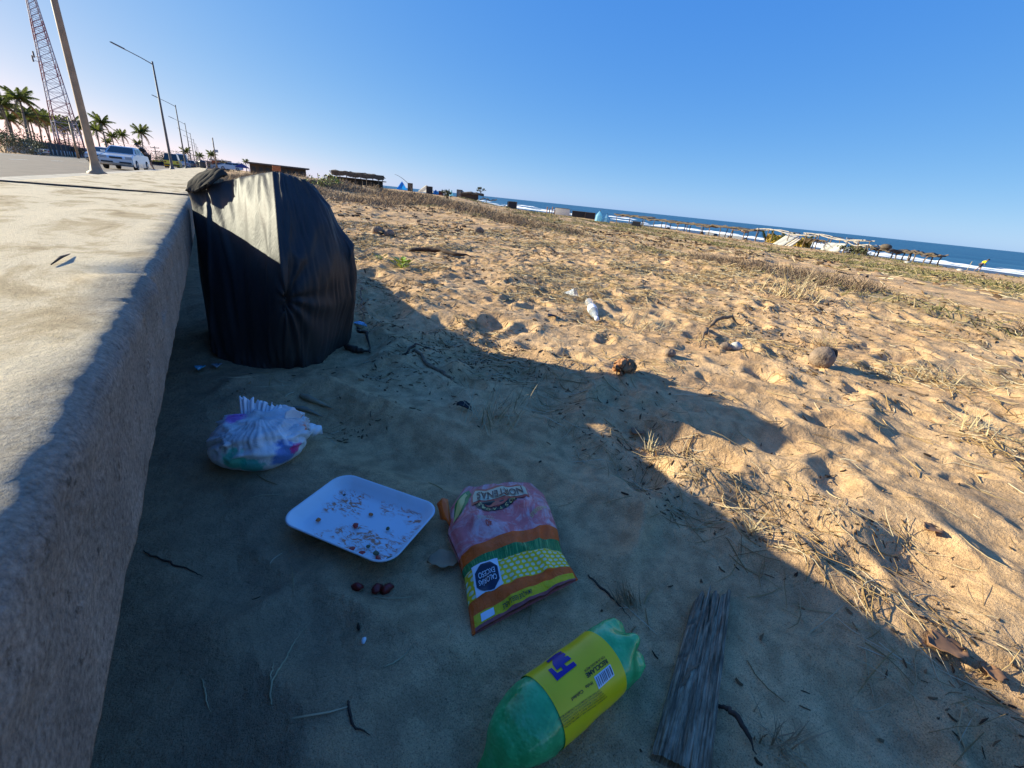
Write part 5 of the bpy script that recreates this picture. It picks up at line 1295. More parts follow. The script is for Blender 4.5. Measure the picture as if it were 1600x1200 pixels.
def utility_pole(px, top, d, label, arms=1):
    p = spot(px, d); h = EYE - updrop(px, top) * d - p.z
    t = thing('utility_pole', label, 'utility pole', p)
    MB().tube([(0, 0, 0), (0, 0, h)], [0.16, 0.10], 8).build('pole', M_pole, t, True)
    for k in range(arms):
        MB().box((0, 0, h - 0.4 - 0.9 * k), (2.0, 0.12, 0.12)).build('crossarm', M_poled, t)
        for s in (-0.9, -0.3, 0.3, 0.9): MB().lathe([(0.05, 0), (0.07, 0.08), (0.03, 0.2)], 6, Matrix.Translation((s, 0, h - 0.34 - 0.9 * k))).build('insulator', M_lamp, t)
    return t, p, h
tp, pp, hp = utility_pole(339, 216, 120, 'single utility pole with a small box, right of the lamp row', 0)
MB().box((0.35, 0, hp * 0.62), (0.6, 0.35, 0.5)).build('transformer', M_metal, tp)
u1 = utility_pole(121, 186, 95, 'utility pole with crossarm among the palms by the tower')
u2 = utility_pole(246, 229, 170, 'small distant utility pole left of the yellow pickup', 2)
u0 = (None, Vector((-62, 70, -0.1)), 9.5)
M_wire = mat('wire_black', (0.02, 0.02, 0.02), 0.6)
for s, sd_ in ((-0.9, 'left-hand'), (0.9, 'right-hand')):
    a = u0[1] + Vector((s, 0, u0[2])); b = u1[1] + Vector((s, 0, u1[2] - 0.2)); c = u2[1] + Vector((s, 0, u2[2] - 0.2))
    for k, (p0, p1) in enumerate(((a, b), (b, c))):
        mid = (p0 + p1) / 2
        tag(MB().tube([p0 + (p1 - p0) * q - mid - Vector((0, 0, 4 * 1.3 * q * (1 - q))) for q in np.linspace(0, 1, 12)], 0.02, 4).build('overhead_wire', M_wire, None, loc=mid), sd_ + [' overhead wire from the left picture edge to the pole by the mast', ' overhead wire from the pole by the mast to the distant pole'][k], 'wire', 'overhead wires')

# lattice mast, painted red and white
d = 150; p = spot(112, d, -0.25)
mast = thing('radio_mast', 'tall red and white lattice radio mast above the palms', 'mast', p, 0.35)
m, N, L, P = new_mat('mast_paint'); tc = N.new('ShaderNodeTexCoord'); sz_ = N.new('ShaderNodeSeparateXYZ'); L.new(tc.outputs['Object'], sz_.inputs[0])
st_ = mathn(N, L, 'GREATER_THAN', mathn(N, L, 'SINE', mathn(N, L, 'MULTIPLY', sz_.outputs[2], PI / 3.6)), 0.0)
L.new(mixc(N, L, st_, (0.38, 0.35, 0.40), (0.26, 0.07, 0.11)), P.inputs['Base Color']); P.inputs['Roughness'].default_value = 0.6
M_mast = m
HT = 36.0; wid = lambda z: 2.1 - (2.1 - 0.28) * z / HT
cn = [(-1, -1), (1, -1), (1, 1), (-1, 1)]
for sx_, sy_ in cn:
    MB().tube([(sx_ * wid(z), sy_ * wid(z), z) for z in np.linspace(0, HT, 9)], 0.10, 6).build('leg', M_mast, mast, True)
zz = 0; br = MB(); n_ = 0
while zz < HT - 0.6:
    s = max(1.0, wid(zz) * 1.15); z2 = min(HT, zz + s)
    for k in range(4):
        a, b = cn[k], cn[(k + 1) % 4]
        A_ = Vector((a[0] * wid(zz), a[1] * wid(zz), zz)); B_ = Vector((b[0] * wid(zz), b[1] * wid(zz), zz)); A2_ = Vector((a[0] * wid(z2), a[1] * wid(z2), z2)); B2_ = Vector((b[0] * wid(z2), b[1] * wid(z2), z2))
        for p0, p1 in ((A_, B2_), (B_, A2_), (A2_, B2_)): br.tube([p0, p1], 0.038, 4, False)
    zz = z2
bo_ = br.build('bracing', M_mast, mast); bo_['kind'] = 'stuff'
for zq, l_ in ((17.8, 1.4), (18.6, 1.1)):
    MB().tube([(0.6, 0, zq), (-0.6 - l_, 0, zq)], 0.05, 5).build('antenna_arm', M_metal, mast)
    MB().box((-0.8 - l_, 0, zq + 0.3), (0.25, 0.25, 1.1)).build('antenna', M_lamp, mast)

# coconut palms
M_frond = mat('palm_frond', (0.10, 0.115, 0.035), 0.85, spec=0.15, var=0.45, scale=1.2)
M_frondd = mat('dry_palm_frond', (0.20, 0.13, 0.06), 0.8, var=0.3, scale=1.2)
M_trunk = mat('palm_trunk', (0.20, 0.165, 0.13), 0.9, var=0.3, scale=3)
def frond_mesh(name, seed, droop):
    r = np.random.default_rng(seed); mb = MB(); Lf = 3.0
    sp_ = []
    for q in np.linspace(0, 1, 9): sp_.append(Vector((Lf * (q - 0.12 * q * q * droop), 0, 0.9 * q - droop * 1.9 * q * q)))
    mb.tube(sp_, [0.05 * (1 - 0.8 * q) for q in np.linspace(0, 1, 9)], 4, False)
    for q in np.linspace(0.08, 0.99, 24):
        i = min(int(q * 8), 7); f = q * 8 - i; c = sp_[i] * (1 - f) + sp_[i + 1] * f; tdir = (sp_[i + 1] - sp_[i]).normalized()
        ln = 0.95 * math.sin(PI * (0.12 + 0.8 * q)) ** 0.7
        for s in (-1, 1):
            dd = (Vector((0.55, s * 0.75, -0.45 - 0.5 * r.random()))).normalized() * ln * r.uniform(0.75, 1.15)
            w = tdir * 0.075
            mb.add([c - w, c + w, c + dd * 0.55 + w * 0.8 + Vector((0, 0, 0.03)), c + dd + Vector((0, 0, -0.12 * ln)), c + dd * 0.55 - w * 0.8], [(0, 1, 2, 4), (4, 2, 3)])
    me = bpy.data.meshes.new(name); me.from_pydata(mb.v, [], mb.f); me.materials.append(M_frond); return me
FR = [frond_mesh('frond', s, dr) for s, dr in ((1, 0.45), (2, 0.8), (3, 1.15))]
FRD = frond_mesh('dry_frond', 4, 1.5); FRD.materials[0] = M_frondd
def palm(px, py, h, label, seed, sc=1.0, n=17, base_z=-0.25, lean=0.0):
    r = np.random.default_rng(seed); dr = updrop(px, py); d = (h + base_z - EYE) / max(-dr, 1e-3)
    a = azi(px, py); loc = Vector((d * math.sin(a), d * math.cos(a), base_z))
    t = thing('palm_tree', label, 'palm tree', loc, 0, 'coconut palms beyond the road')
    lx, ly = lean + r.normal() * 0.5, r.normal() * 0.5
    cpt = [Vector((-lx * (1 - q) ** 1.6, -ly * (1 - q) ** 1.6, h * q)) for q in np.linspace(0, 1, 9)]
    MB().tube(cpt, [0.24 - 0.10 * q + 0.08 * (1 - q) ** 6 for q in np.linspace(0, 1, 9)], 8).build('trunk', M_trunk, t, True)
    for k in range(n):
        yaw = k * 2.39996 + r.normal() * 0.15; up = k / n
        o = bpy.data.objects.new('frond', FRD if (k > n - 3) else FR[0 if up < 0.3 else 1 if up < 0.7 else 2]); C.objects.link(o); o.parent = t
        o.location = (0, 0, h - 0.05); o.rotation_euler = (0, -0.95 + 1.25 * up + r.normal() * 0.08, yaw); s = sc * r.uniform(0.85, 1.12); o.scale = (s, s, s)
    nu_ = MB()
    for k in range(5): nu_.lathe([(0.0, -.14), (0.12, -.05), (0.13, .03), (0.0, .14)], 6, Matrix.Translation((0.22 * math.cos(k * 1.3), 0.22 * math.sin(k * 1.3), h - 0.35)))
    nu_.build('coconuts', M_frondd, t, True)
    return t
PALMS = [(2, 163, 8.5, 'big cropped palm crown at the very left edge of the picture', 1.15), (14, 186, 6.5, 'large dark palm behind the silver car at far left', 1.05), (47, 188, 8, 'palm with upright fronds left of the mast', 1.1), (58, 182, 9, 'tallest palm of the dense group left of the mast', 1.1),
         (72, 190, 9, 'palm standing just left of the mast legs', 1.0), (82, 196, 8.5, 'shorter palm behind the mast base', 1.0), (94, 193, 9, 'palm between the two visible mast legs', 1.1), (104, 202, 8, 'low palm behind the right mast leg', 1.0),
         (124, 200, 8.5, 'palm between the mast and the near lamp pole', 1.0), (150, 203, 8, 'palm half hidden by the near lamp pole', 1.0), (158, 192, 9.5, 'tall palm just right of the near lamp pole', 1.05), (175, 213, 8, 'slender palm above the bonnet of the white car', 0.9),
         (190, 211, 9, 'full drooping palm above the roof of the white car', 0.95), (168, 222, 7, 'low palm right behind the white car', 0.9), (220, 207, 10, 'lone tall palm with clear sky around it', 1.25), (216, 224, 9, 'smaller faint palm below the lone tall palm', 1.0),
         (290, 237, 8, 'small distant palm between second and third lamps', 1.3), (330, 242, 8, 'small distant palm left of the utility pole', 1.2), (312, 244, 7, 'tiny distant palm among the far lamp posts', 1.2), (384, 253, 6, 'tiny palm right beside the purple canopy', 0.8)]
for k, (px, py, h, l, sc) in enumerate(PALMS): palm(px, py, h, l, 10 + k, sc, lean=0.3)
for px, d, h, s, l in ((30, 125, 9, 3, 'dark palm in the second row left of the mast'), (66, 190, 9, 5, 'back-row palm behind the dense group'), (86, 200, 8.5, 6, 'back-row palm seen through the mast'), (112, 185, 8, 8, 'back-row palm right of the mast'), (40, 175, 8.5, 9, 'back-row palm left of the dense group')):
    r_0 = updrop(px, hor(px)); t = palm(px, hor(px) - h * 0.88 / mpx(px, d)[1], h, l, 60 + s, 1.0)

# shrubs: many small leaves around woody stems
def shrub(loc, R_, H_, label, m, n=500, seed=0, leafs=0.16, cat='shrub', grp=None, name='shrub'):
    r = np.random.default_rng(seed); t = thing(name, label, cat, loc, 0, grp)
    cl = [(r.normal() * R_ * 0.45, r.normal() * R_ * 0.35, H_ * r.uniform(0.25, 0.8), R_ * r.uniform(0.3, 0.5)) for _ in range(9)]
    mb = MB()
    for _ in range(n):
        c = cl[r.integers(len(cl))]; v = Vector(r.normal(size=3)).normalized() * c[3] * r.uniform(0.5, 1.1); p = Vector((c[0], c[1], c[2])) + Vector((v.x, v.y, v.z * 0.7)); p.z = max(p.z, 0.02)
        a = Vector(r.normal(size=3)).normalized() * leafs; b = Vector(r.normal(size=3)).normalized() * leafs * 0.6
        mb.add([p - a, p + b, p + a, p - b], [(0, 1, 2, 3)])
    mb.build('foliage', m, t)
    st_ = MB()
    for c in cl: st_.tube([(0, 0, -0.1), (c[0] * .5, c[1] * .5, c[2] * .6), (c[0], c[1], c[2])], [0.04, 0.03, 0.015], 4)
    st_.build('stems', M_trunk, t); return t
M_bush = mat('bush_leaves', (0.075, 0.085, 0.03), 0.7, var=0.5, scale=1.5)
M_bushd = mat('dusty_bush_leaves', (0.15, 0.14, 0.075), 0.8, var=0.4, scale=1.5)
for k, (px, d, R_, H_, l, m_) in enumerate([(5, 95, 4, 4.2, 'dark scrub at the left edge behind the parked silver car', M_bush), (24, 104, 3.5, 3.4, 'dusty bush above the silver car', M_bushd), (38, 112, 3, 2.8, 'low green bush at the left end of the dark fence', M_bush), (104, 150, 3, 3.6, 'bush just above the dark fence near the mast', M_bush), (252, 150, 4, 3, 'bushes above the yellow awning', M_bush), (238, 190, 5, 4.5, 'round tree clump left of the yellow pickup', M_bush), (205, 120, 3.5, 3, 'dark bush behind the white car roof', M_bush), (262, 200, 6, 5, 'distant tree clump behind the yellow pickup', M_bush), (320, 210, 5, 4.5, 'distant tree clump left of the far buildings', M_bushd), (356, 150, 3, 3.3, 'dark tree beside the brick house with pale roof', M_bush), (305, 180, 4, 3.4, 'distant dusty bush between far lamp posts', M_bushd)]):
    shrub(spot(px, d, -0.25), R_, H_, l, m_, 1500, 30 + k, 0.13)

ORD = 'first second third fourth fifth sixth seventh eighth ninth tenth eleventh twelfth thirteenth fourteenth fifteenth sixteenth seventeenth eighteenth nineteenth twentieth'.split() + ['twenty-' + q for q in 'first second third fourth fifth sixth seventh'.split()]
# dark corrugated fence, one part per sheet
fx, fy0, fy1 = -25.5, 112.0, 182.0
fence = thing('sheet_fence', 'long dark corrugated sheet fence below the palms', 'fence', (fx, (fy0 + fy1) / 2, -0.25))
M_sheet = mat('dark_sheet', (0.055, 0.06, 0.075), 0.6, var=0.3, scale=0.8)
rows = []
for j in range(17): rows.append([(0.05 * (1 if (j // 1) % 2 else -1), (j / 16 - .5) * 1.96, z) for z in (0.05, 2.3)])
first = MB().grid(np.array(rows)).build('fence_sheet', M_sheet, fence)
nsh = int((fy1 - fy0) / 2)
first.location = (0, -(fy1 - fy0) / 2 + 1, 0)
for k in range(1, nsh):
    c = first.copy(); C.objects.link(c); c.parent = fence; c.location = (0.02 * (k % 2), -(fy1 - fy0) / 2 + 1 + 2 * k, 0.04 * math.sin(k * 2.3))
fp = MB().box((0.12, 0, 1.2), (0.1, 0.1, 2.4)).build('post', M_pole, fence); fp.location = (0, -(fy1 - fy0) / 2, 0)
for k in range(1, nsh + 1, 2):
    c = fp.copy(); C.objects.link(c); c.parent = fence; c.location = (0, -(fy1 - fy0) / 2 + 2 * k, 0)
bol = tag(MB().tube([(0, 0, 0), (0, 0, 1.15)], [0.09, 0.08], 6).build('boundary_post', mat('whitewashed_post', (0.5, 0.48, 0.45), 0.8), None, True), None, 'post', 'whitewashed posts before the fence')
for k in range(26):
    o = bol if k == 0 else bol.copy()
    if k: C.objects.link(o)
    o.location = (-24.2 + 0.1 * math.sin(k), 112 + k * 2.6, -0.25)
    o['label'] = ORD[k] + ' short whitewashed post from the left in the row before the dark fence'

# ------------------------------------------------------------------ vehicles
M_glass = mat('car_glass', (0.02, 0.03, 0.035), 0.08, spec=0.8, var=0.05)
M_tyre = mat('tyre_rubber', (0.02, 0.02, 0.02), 0.85)
M_rim = mat('wheel_rim', (0.35, 0.35, 0.36), 0.35, metal=0.6)
M_trimb = mat('black_trim', (0.03, 0.03, 0.032), 0.5)
def car(loc, rz, label, paint, kind='sedan', cat='car', L_=4.35, W_=1.68, H_=1.38, upper=None):
    """x runs from tail to nose"""
    t = thing('parked_car', label, cat, loc, rz)
    hl = L_ / 2; belt = H_ * 0.62
    if kind == 'sedan': low_ = [(-hl, .36), (-hl, .78), (-hl + .12, .92), (-hl * .52, .95), (hl * .42, .93), (hl * .90, .78), (hl, .66), (hl, .34)]; up_ = [(-hl * .62, .94), (-hl * .36, H_ - .03), (0.0, H_), (hl * .12, H_ - .03), (hl * .47, .92)]
    elif kind == 'pickup': low_ = [(-hl, .48), (-hl, 1.08), (-hl * .1, 1.10), (hl * .45, 1.08), (hl * .95, .96), (hl, .8), (hl, .42)]; up_ = [(-hl * .06, 1.09), (0.0, H_ - .03), (hl * .25, H_), (hl * .33, H_ - .04), (hl * .52, 1.07)]
    else: low_ = [(-hl, .42), (-hl, 1.02), (hl * .55, 1.0), (hl * .92, .85), (hl, .7), (hl, .38)]; up_ = [(-hl * .97, 1.01), (-hl * .88, H_ - .04), (-hl * .2, H_), (hl * .18, H_ - .04), (hl * .55, .99)]
    def shell(prof, zbot, w0, w1, inset=0.0):
        mb = MB(); S = [(-1, 0)]
        n = len(prof); V_ = []
        for s in (-1, -0.86, 0.86, 1):
            for x, z in prof:
                k = (z - zbot) / max(0.01, max(q[1] for q in prof) - zbot); w = (w0 + (w1 - w0) * k) * W_ / 2
                zz_ = z - (0.045 if abs(s) == 1 and z > zbot + .1 else 0); V_.append((x * (0.985 if abs(s) == 1 else 1), s * w, zz_))
        F_ = []
        for a in range(3):
            for i in range(n):
                j = (i + 1) % n; F_.append((a * n + i, a * n + j, (a + 1) * n + j, (a + 1) * n + i))
        F_ += [tuple(range(n)), tuple(3 * n + i for i in range(n - 1, -1, -1))]
        return mb.add(V_, F_)
    zb_ = .26
    lowp = [(low_[0][0] + .15, zb_)] + low_ + [(low_[-1][0] - .15, zb_)]
    b = shell(lowp, zb_, .98, .95).build('body', paint, t); bv = b.modifiers.new('soft_edges', 'BEVEL'); bv.width = 0.05; bv.segments = 3
    c = shell(up_, .9, .90, .74).build('cabin', upper or paint, t); bv = c.modifiers.new('soft_edges', 'BEVEL'); bv.width = 0.04; bv.segments = 2
    # windscreen, rear window and side windows stand a few mm proud of the cabin
    def pane(x0, z0, x1, z1, w0, w1, nm):
        dx, dz = x1 - x0, z1 - z0; l = math.hypot(dx, dz); nx, nz = dz / l, -dx / l
        if nx * (1 if x0 > 0 else -1) < 0: nx, nz = -nx, -nz
        o_ = 0.012; f0, f1 = 0.10, 0.90
        P_ = [(x0 + dx * f0 + nx * o_, -w0, z0 + dz * f0 + nz * o_), (x0 + dx * f0 + nx * o_, w0, z0 + dz * f0 + nz * o_), (x0 + dx * f1 + nx * o_, w1, z0 + dz * f1 + nz * o_), (x0 + dx * f1 + nx * o_, -w1, z0 + dz * f1 + nz * o_)]
        q = MB().add(P_, [(0, 1, 2, 3)]).build(nm, M_glass, t); q.modifiers.new('thickness', 'SOLIDIFY').thickness = 0.008
    n_u = len(up_)
    pane(*up_[-1], *up_[-2], .90 * W_ / 2 * .86, .76 * W_ / 2 * .86, 'windscreen'); pane(*up_[0], *up_[1], .90 * W_ / 2 * .86, .76 * W_ / 2 * .86, 'rear_window')
    xf, xr = up_[-1][0] - .28, up_[0][0] + .25; mid = (xf + xr) / 2 + .05
    for s in (-1, 1):
        for x0, x1, i0, i1 in ((mid + .04, xf, 0, .30), (xr, mid - .04, .22, 0)):
            z0, z1 = .98 if kind == 'sedan' else 1.13 if kind == 'pickup' else 1.05, H_ - .12
            yy0, yy1 = (.90 * W_ / 2) * .985 + .004, (.77 * W_ / 2) * .985 + .012
            q = MB().add([(x0, s * yy0, z0), (x1, s * yy0, z0), (x1 - i1, s * yy1, z1), (x0 + i0, s * yy1, z1)], [(0, 1, 2, 3)]).build('side_window', M_glass, t); q.modifiers.new('thickness', 'SOLIDIFY').thickness = 0.01
        for x in (hl * .62, -hl * .58):
            w_ = MB().lathe([(0.0, -.10), (.20, -.10), (.30, -.095), (.315, -.06), (.315, .06), (.30, .095), (.20, .10), (0, .10)], 20, Matrix.Rotation(PI / 2, 4, 'X')).build('wheel', M_tyre, t, True); w_.location = (x, s * (W_ / 2 - .10), .315)
            MB().lathe([(0.0, .112), (.05, .125), (.06, .108), (.17, .106), (.195, .115), (.2, .09)], 16, Matrix.Rotation(PI / 2 * (-s), 4, 'X')).build('rim', M_rim, w_, True)
        MB().box((xf + .02, s * (W_ / 2 + .05), 1.0 if kind == 'sedan' else 1.15), (.12, .18, .11)).build('mirror', paint, t)
        MB().box((hl - .03, s * W_ * .36, .70 if kind != 'pickup' else .84), (.10, .32, .13)).build('headlight', M_metal, t)
        MB().box((-hl + .01, s * W_ * .38, .80), (.05, .22, .16)).build('tail_light', mat('tail_light_red', (0.35, 0.02, 0.02), 0.3) if s < 0 else bpy.data.materials['tail_light_red'], t)
    MB().box((hl - .0, 0, .68 if kind != 'pickup' else .80), (.06, W_ * .36, .10)).build('grille', M_trimb, t)
    MB().box((hl + .03, 0, .43), (.10, W_ * .86, .09)).build('bumper', M_trimb, t)
    MB().box((hl + .085, 0, .45), (.012, .30, .12)).build('number_plate', mat('plate_white', (0.6, 0.6, 0.6), 0.5), t)
    MB().box((-hl - .02, 0, .46), (.10, W_ * .9, .14)).build('rear_bumper', M_trimb, t)
    return t
def paint(name, c): return mat(name, c, 0.28, var=0.04, coat=0.6, spec=0.6)
HZ = 0.05
car(spot(196, 40.5, HZ), math.radians(-96), 'white sedan parked facing the camera behind the near lamp pole', paint('white_paint', (0.66, 0.67, 0.68)))
car(spot(164, 60, HZ), math.radians(-98), 'white car half hidden behind the near lamp pole', paint('white_paint', (0.60, 0.62, 0.62)), 'hatch', H_=1.45)
car(spot(43, 106, -0.25), math.radians(158), 'silver pickup parked before the dark fence at far left', paint('silver_paint', (0.34, 0.37, 0.40)), 'pickup', 'pickup', 4.4, 1.7, 1.7)
yp = car(spot(270.5, 88, HZ), math.radians(88), 'yellow pickup with dark canopy seen from behind', paint('yellow_paint', (0.95, 0.62, 0.01)), 'hatch', 'pickup', 4.6, 1.85, 1.95, paint('dark_canopy', (0.03, 0.03, 0.035)))
car(spot(287, 104, HZ), math.radians(88), 'white and blue van parked ahead of the yellow pickup', paint('pale_blue_paint', (0.42, 0.48, 0.58)), 'hatch', 'van', 4.8, 1.85, 2.3)
car(spot(299, 112, HZ), math.radians(88), 'small dark car at the right end of the parked row', paint('dark_paint', (0.05, 0.055, 0.07)), 'hatch', H_=1.5)
car(spot(361, 120, 0.55), math.radians(172), 'pale blue station wagon parked left of the purple canopy', paint('sky_paint', (0.50, 0.56, 0.64)), 'hatch', 'car', 4.4, 1.7, 1.5)
car(spot(346, 135, 0.45), math.radians(168), 'small grey car left of the pale blue station wagon', paint('grey_paint', (0.22, 0.24, 0.27)), 'hatch', 'car', 4.0, 1.65, 1.45)

# ------------------------------------------------------------------ people
def person(loc, rz, label, joints, top_m, leg_m, skin, s=1.0, foot=None):
    t = thing('person', label, 'person', loc, rz)
    names = list(joints); idx = {n: i for i, n in enumerate(names)}
    E_ = [('pelvis', 'waist'), ('waist', 'chest'), ('chest', 'neck'), ('neck', 'head')] + [(a + sd, b + sd) for sd in 'lr' for a, b in (('hip', 'knee'), ('knee', 'ankle'), ('ankle', 'toe'), ('sho', 'elb'), ('elb', 'wri'), ('wri', 'hand'))] + [('pelvis', 'hipl'), ('pelvis', 'hipr'), ('chest', 'shol'), ('chest', 'shor')]
    RAD = dict(pelvis=.125, waist=.12, chest=.135, neck=.055, head=.10, hip=.10, knee=.062, ankle=.042, toe=.035, sho=.062, elb=.045, wri=.03, hand=.028)
    def layer(name, keep, m, fat=1.0):
        ks = [n for n in names if n.rstrip('lr') in keep or n in keep]; ix = {n: i for i, n in enumerate(ks)}
        me = bpy.data.meshes.new(name); me.from_pydata([Vector(joints[n]) * s for n in ks], [(ix[a], ix[b]) for a, b in E_ if a in ix and b in ix], [])
        me.materials.append(m); o = bpy.data.objects.new(name, me); C.objects.link(o); o.parent = t
        sk = o.modifiers.new('skin', 'SKIN')
        if not me.skin_vertices: return o
        for i, n in enumerate(ks):
            key = n if n in RAD else n[:-1]; r = RAD[key] * fat * s; me.skin_vertices[0].data[i].radius = (r, r)
        me.skin_vertices[0].data[0].use_root = True
        o.modifiers.new('smooth', 'SUBSURF').levels = 1; o.modifiers['smooth'].render_levels = 1
        return o
    layer('body', ('pelvis', 'waist', 'chest', 'neck', 'head', 'hip', 'knee', 'ankle', 'toe', 'sho', 'elb', 'wri', 'hand'), skin)
    layer('shirt', ('waist', 'chest', 'sho', 'elb'), top_m, 1.22); layer('trousers', ('pelvis', 'hip', 'knee'), leg_m, 1.18)
    hp_ = Vector(joints['head']) * s
    MB().lathe([(0.0, .125), (.07, .11), (.108, .05), (.112, -.01), (.09, -.04), (0, -.03)], 12, Matrix.Translation(hp_ + Vector((-.012, 0, .02)))).build('hair', mat('dark_hair', (0.015, 0.012, 0.01), 0.7), t, True)
    MB().lathe([(0.0, .02), (.014, .0), (.0, -.03)], 6, Matrix.Translation(hp_ + Vector((.105, 0, -.02)))).build('nose', skin, t, True)
    for q in (-.035, .035): MB().lathe([(0.0, .01), (.011, .0), (.0, -.01)], 6, Matrix.Translation(hp_ + Vector((.098, q, .01)))).build('eye', M_trimb, t, True)
    return t
M_skin = mat('skin', (0.32, 0.18, 0.12), 0.6)
bend = dict(pelvis=(0, 0, .88), waist=(.06, 0, 1.0), chest=(.26, 0, 1.24), neck=(.38, 0, 1.36), head=(.50, 0, 1.43), hipl=(0, .09, .84), kneel=(.20, .10, .48), anklel=(.12, .10, .07), toel=(.26, .11, .03), hipr=(0, -.09, .84), kneer=(-.10, -.10, .46), ankler=(-.38, -.10, .12), toer=(-.28, -.11, .04),
            shol=(.26, .19, 1.24), elbl=(.34, .24, .98), wril=(.52, .20, .86), handl=(.60, .19, .83), shor=(.26, -.19, 1.24), elbr=(.16, -.26, 1.0), wrir=(.30, -.24, .80), handr=(.36, -.23, .74))
p = spot(1545, 84); person((p.x, p.y, p.z + 0.01), math.radians(-55), 'person in a bright yellow shirt bending forward on the wet beach', bend, mat('yellow_shirt', (0.85, 0.78, 0.01), 0.7), mat('dark_shorts', (0.05, 0.05, 0.07), 0.8), M_skin, 1.1)
lean_ = dict(bend); lean_.update(ankler=(-.20, -.10, .07), kneer=(-.04, -.10, .46), toer=(-.08, -.11, .03))
p = spot(232, 45, HZ); person((p.x, p.y, 0.06), math.radians(165), 'person in black clothes leaning over the boot of the white sedan', lean_, mat('black_shirt', (0.012, 0.012, 0.015), 0.8), mat('black_trousers', (0.03, 0.028, 0.03), 0.8), M_skin, 1.15)
p = spot(1529, 82)
st2_ = tag(MB().tube([(-0.25, 0, 0.02), (0.05, 0, 0.75), (0.25, 0, 1.15)], 0.03, 6).build('stick', M_straw, None, True, loc=p), 'pale pole held beside the person in the yellow shirt', 'pole')

# rubbish drum standing on the wall far away
bn = thing('rubbish_drum', 'dark domed rubbish drum standing at the far end of the wall top', 'rubbish drum', (-0.42, 58, 0.59))
MB().lathe([(0.0, 0), (.27, 0), (.28, .25), (.275, .50), (.29, .52)], 18).build('drum', mat('drum_blue_black', (0.03, 0.035, 0.05), 0.5), bn, True)
MB().lathe([(.295, .52), (.27, .62), (.16, .70), (0, .72)], 18).build('lid', mat('drum_lid', (0.05, 0.05, 0.06), 0.45), bn, True)

# ------------------------------------------------------------------ buildings along the road
def shed(px, d, wpx, hpx, label, wall_c, roof_c, z=None, deep=5, name='beach_house', cat='house', roof_over=0.3, rz=None, win=3, flat=True, pitch=0.4):
    ax_, up_ = mpx(px, d); w = wpx * ax_; h = hpx * up_; p = spot(px, d, z)
    t = thing(name, label, cat, p, (-azi(px, hor(px))) if rz is None else rz)
    MB().box((0, 0, h * .43), (w, deep, h * .86)).build('wall', mat(name + '_wall', wall_c, 0.85, var=0.2, scale=1), t)
    rf = MB()
    if flat: rf.box((0, -roof_over, h * .93), (w + 2 * roof_over, deep + 2 * roof_over, h * .12))
    else: rf.prism([(-w / 2 - roof_over, h * .86), (w / 2 + roof_over, h * .86), (0, h * (1 + pitch))], 'y', -deep / 2 - roof_over, deep / 2 + roof_over)
    rf.build('roof', mat(name + '_roof', roof_c, 0.85, var=0.25, scale=2), t)
    for k in range(win):
        x = -w / 2 + w * (k + .5) / win
        f = MB().box((x, -deep / 2 - .03, h * .42), (w / win * .5, .06, h * .42)).build('window' if k % 2 == 0 else 'door', M_trimb, t)
    return t, w, h
shed(252, 125, 16, 9, 'yellow fronted stall with blue lower wall left of the pickup', (0.03, 0.05, 0.14), (0.75, 0.48, 0.08), -0.1, 4, 'roadside_stall', 'stall', 0.4)
ax_, up_ = mpx(240, 123); t, w, h = shed(241, 124, 10, 8, 'second yellow awning stall right behind the leaning person', (0.05, 0.06, 0.12), (0.80, 0.55, 0.10), -0.1, 3, 'roadside_stall', 'stall', 0.5, win=2)
shed(303, 190, 26, 10, 'low grey walled building behind the far lamp posts', (0.34, 0.31, 0.29), (0.42, 0.38, 0.34), 0.0, 8, 'roadside_house', 'house', 0.3, win=4)
shed(346, 165, 26, 15, 'red brick house with a pale sloping roof behind the utility pole', (0.30, 0.12, 0.09), (0.50, 0.40, 0.34), 0.3, 8, 'roadside_house', 'house', 0.6, win=4)
shed(331, 190, 14, 12, 'small pink house left of the red brick house', (0.42, 0.26, 0.22), (0.36, 0.22, 0.18), 0.2, 7, 'roadside_house', 'house', 0.3, win=2)
shed(436, 140, 84, 17, 'long low brown beach restaurant behind the black bag', (0.10, 0.065, 0.045), (0.13, 0.10, 0.08), 0.25, 9, 'beach_restaurant', 'restaurant', 0.8, win=8)
# orange board in front of the restaurant
ax_, up_ = mpx(434, 120); p = spot(433, 120, 0.9)
t = thing('orange_board', 'square orange board on two legs before the long brown restaurant', 'board', p)
MB().box((0, 0, 10 * up_ * .75), (13 * ax_, .15, 8 * up_)).build('panel', mat('orange_board', (0.48, 0.15, 0.05), 0.8), t)
for s in (-1, 1): MB().box((s * 4 * ax_, 0, 2 * up_), (.15, .15, 4.5 * up_)).build('leg', M_pole, t)
# purple canopy
p = spot(379, 112, 0.55); ax_, up_ = mpx(379, 112); w = 22 * ax_
t = thing('canopy_tent', 'purple peaked canopy on thin poles beside the parked cars', 'canopy', p, -azi(379, hor(379)))
MB().add([(-w / 2, -w / 2, 6.5 * up_), (w / 2, -w / 2, 6.5 * up_), (w / 2, w / 2, 6.5 * up_), (-w / 2, w / 2, 6.5 * up_), (0, 0, 13 * up_), (-w / 2, -w / 2, 5.6 * up_), (w / 2, -w / 2, 5.6 * up_), (w / 2, w / 2, 5.6 * up_), (-w / 2, w / 2, 5.6 * up_)], [(0, 1, 4), (1, 2, 4), (2, 3, 4), (3, 0, 4), (0, 5, 6, 1), (1, 6, 7, 2), (2, 7, 8, 3), (3, 8, 5, 0)]).build('canopy', mat('purple_cloth', (0.07, 0.05, 0.16), 0.8), t)
for a in (-1, 1):
    for b in (-1, 1): MB().box((a * w * .48, b * w * .48, 3 * up_), (.08, .08, 6 * up_)).build('leg', M_metal, t)
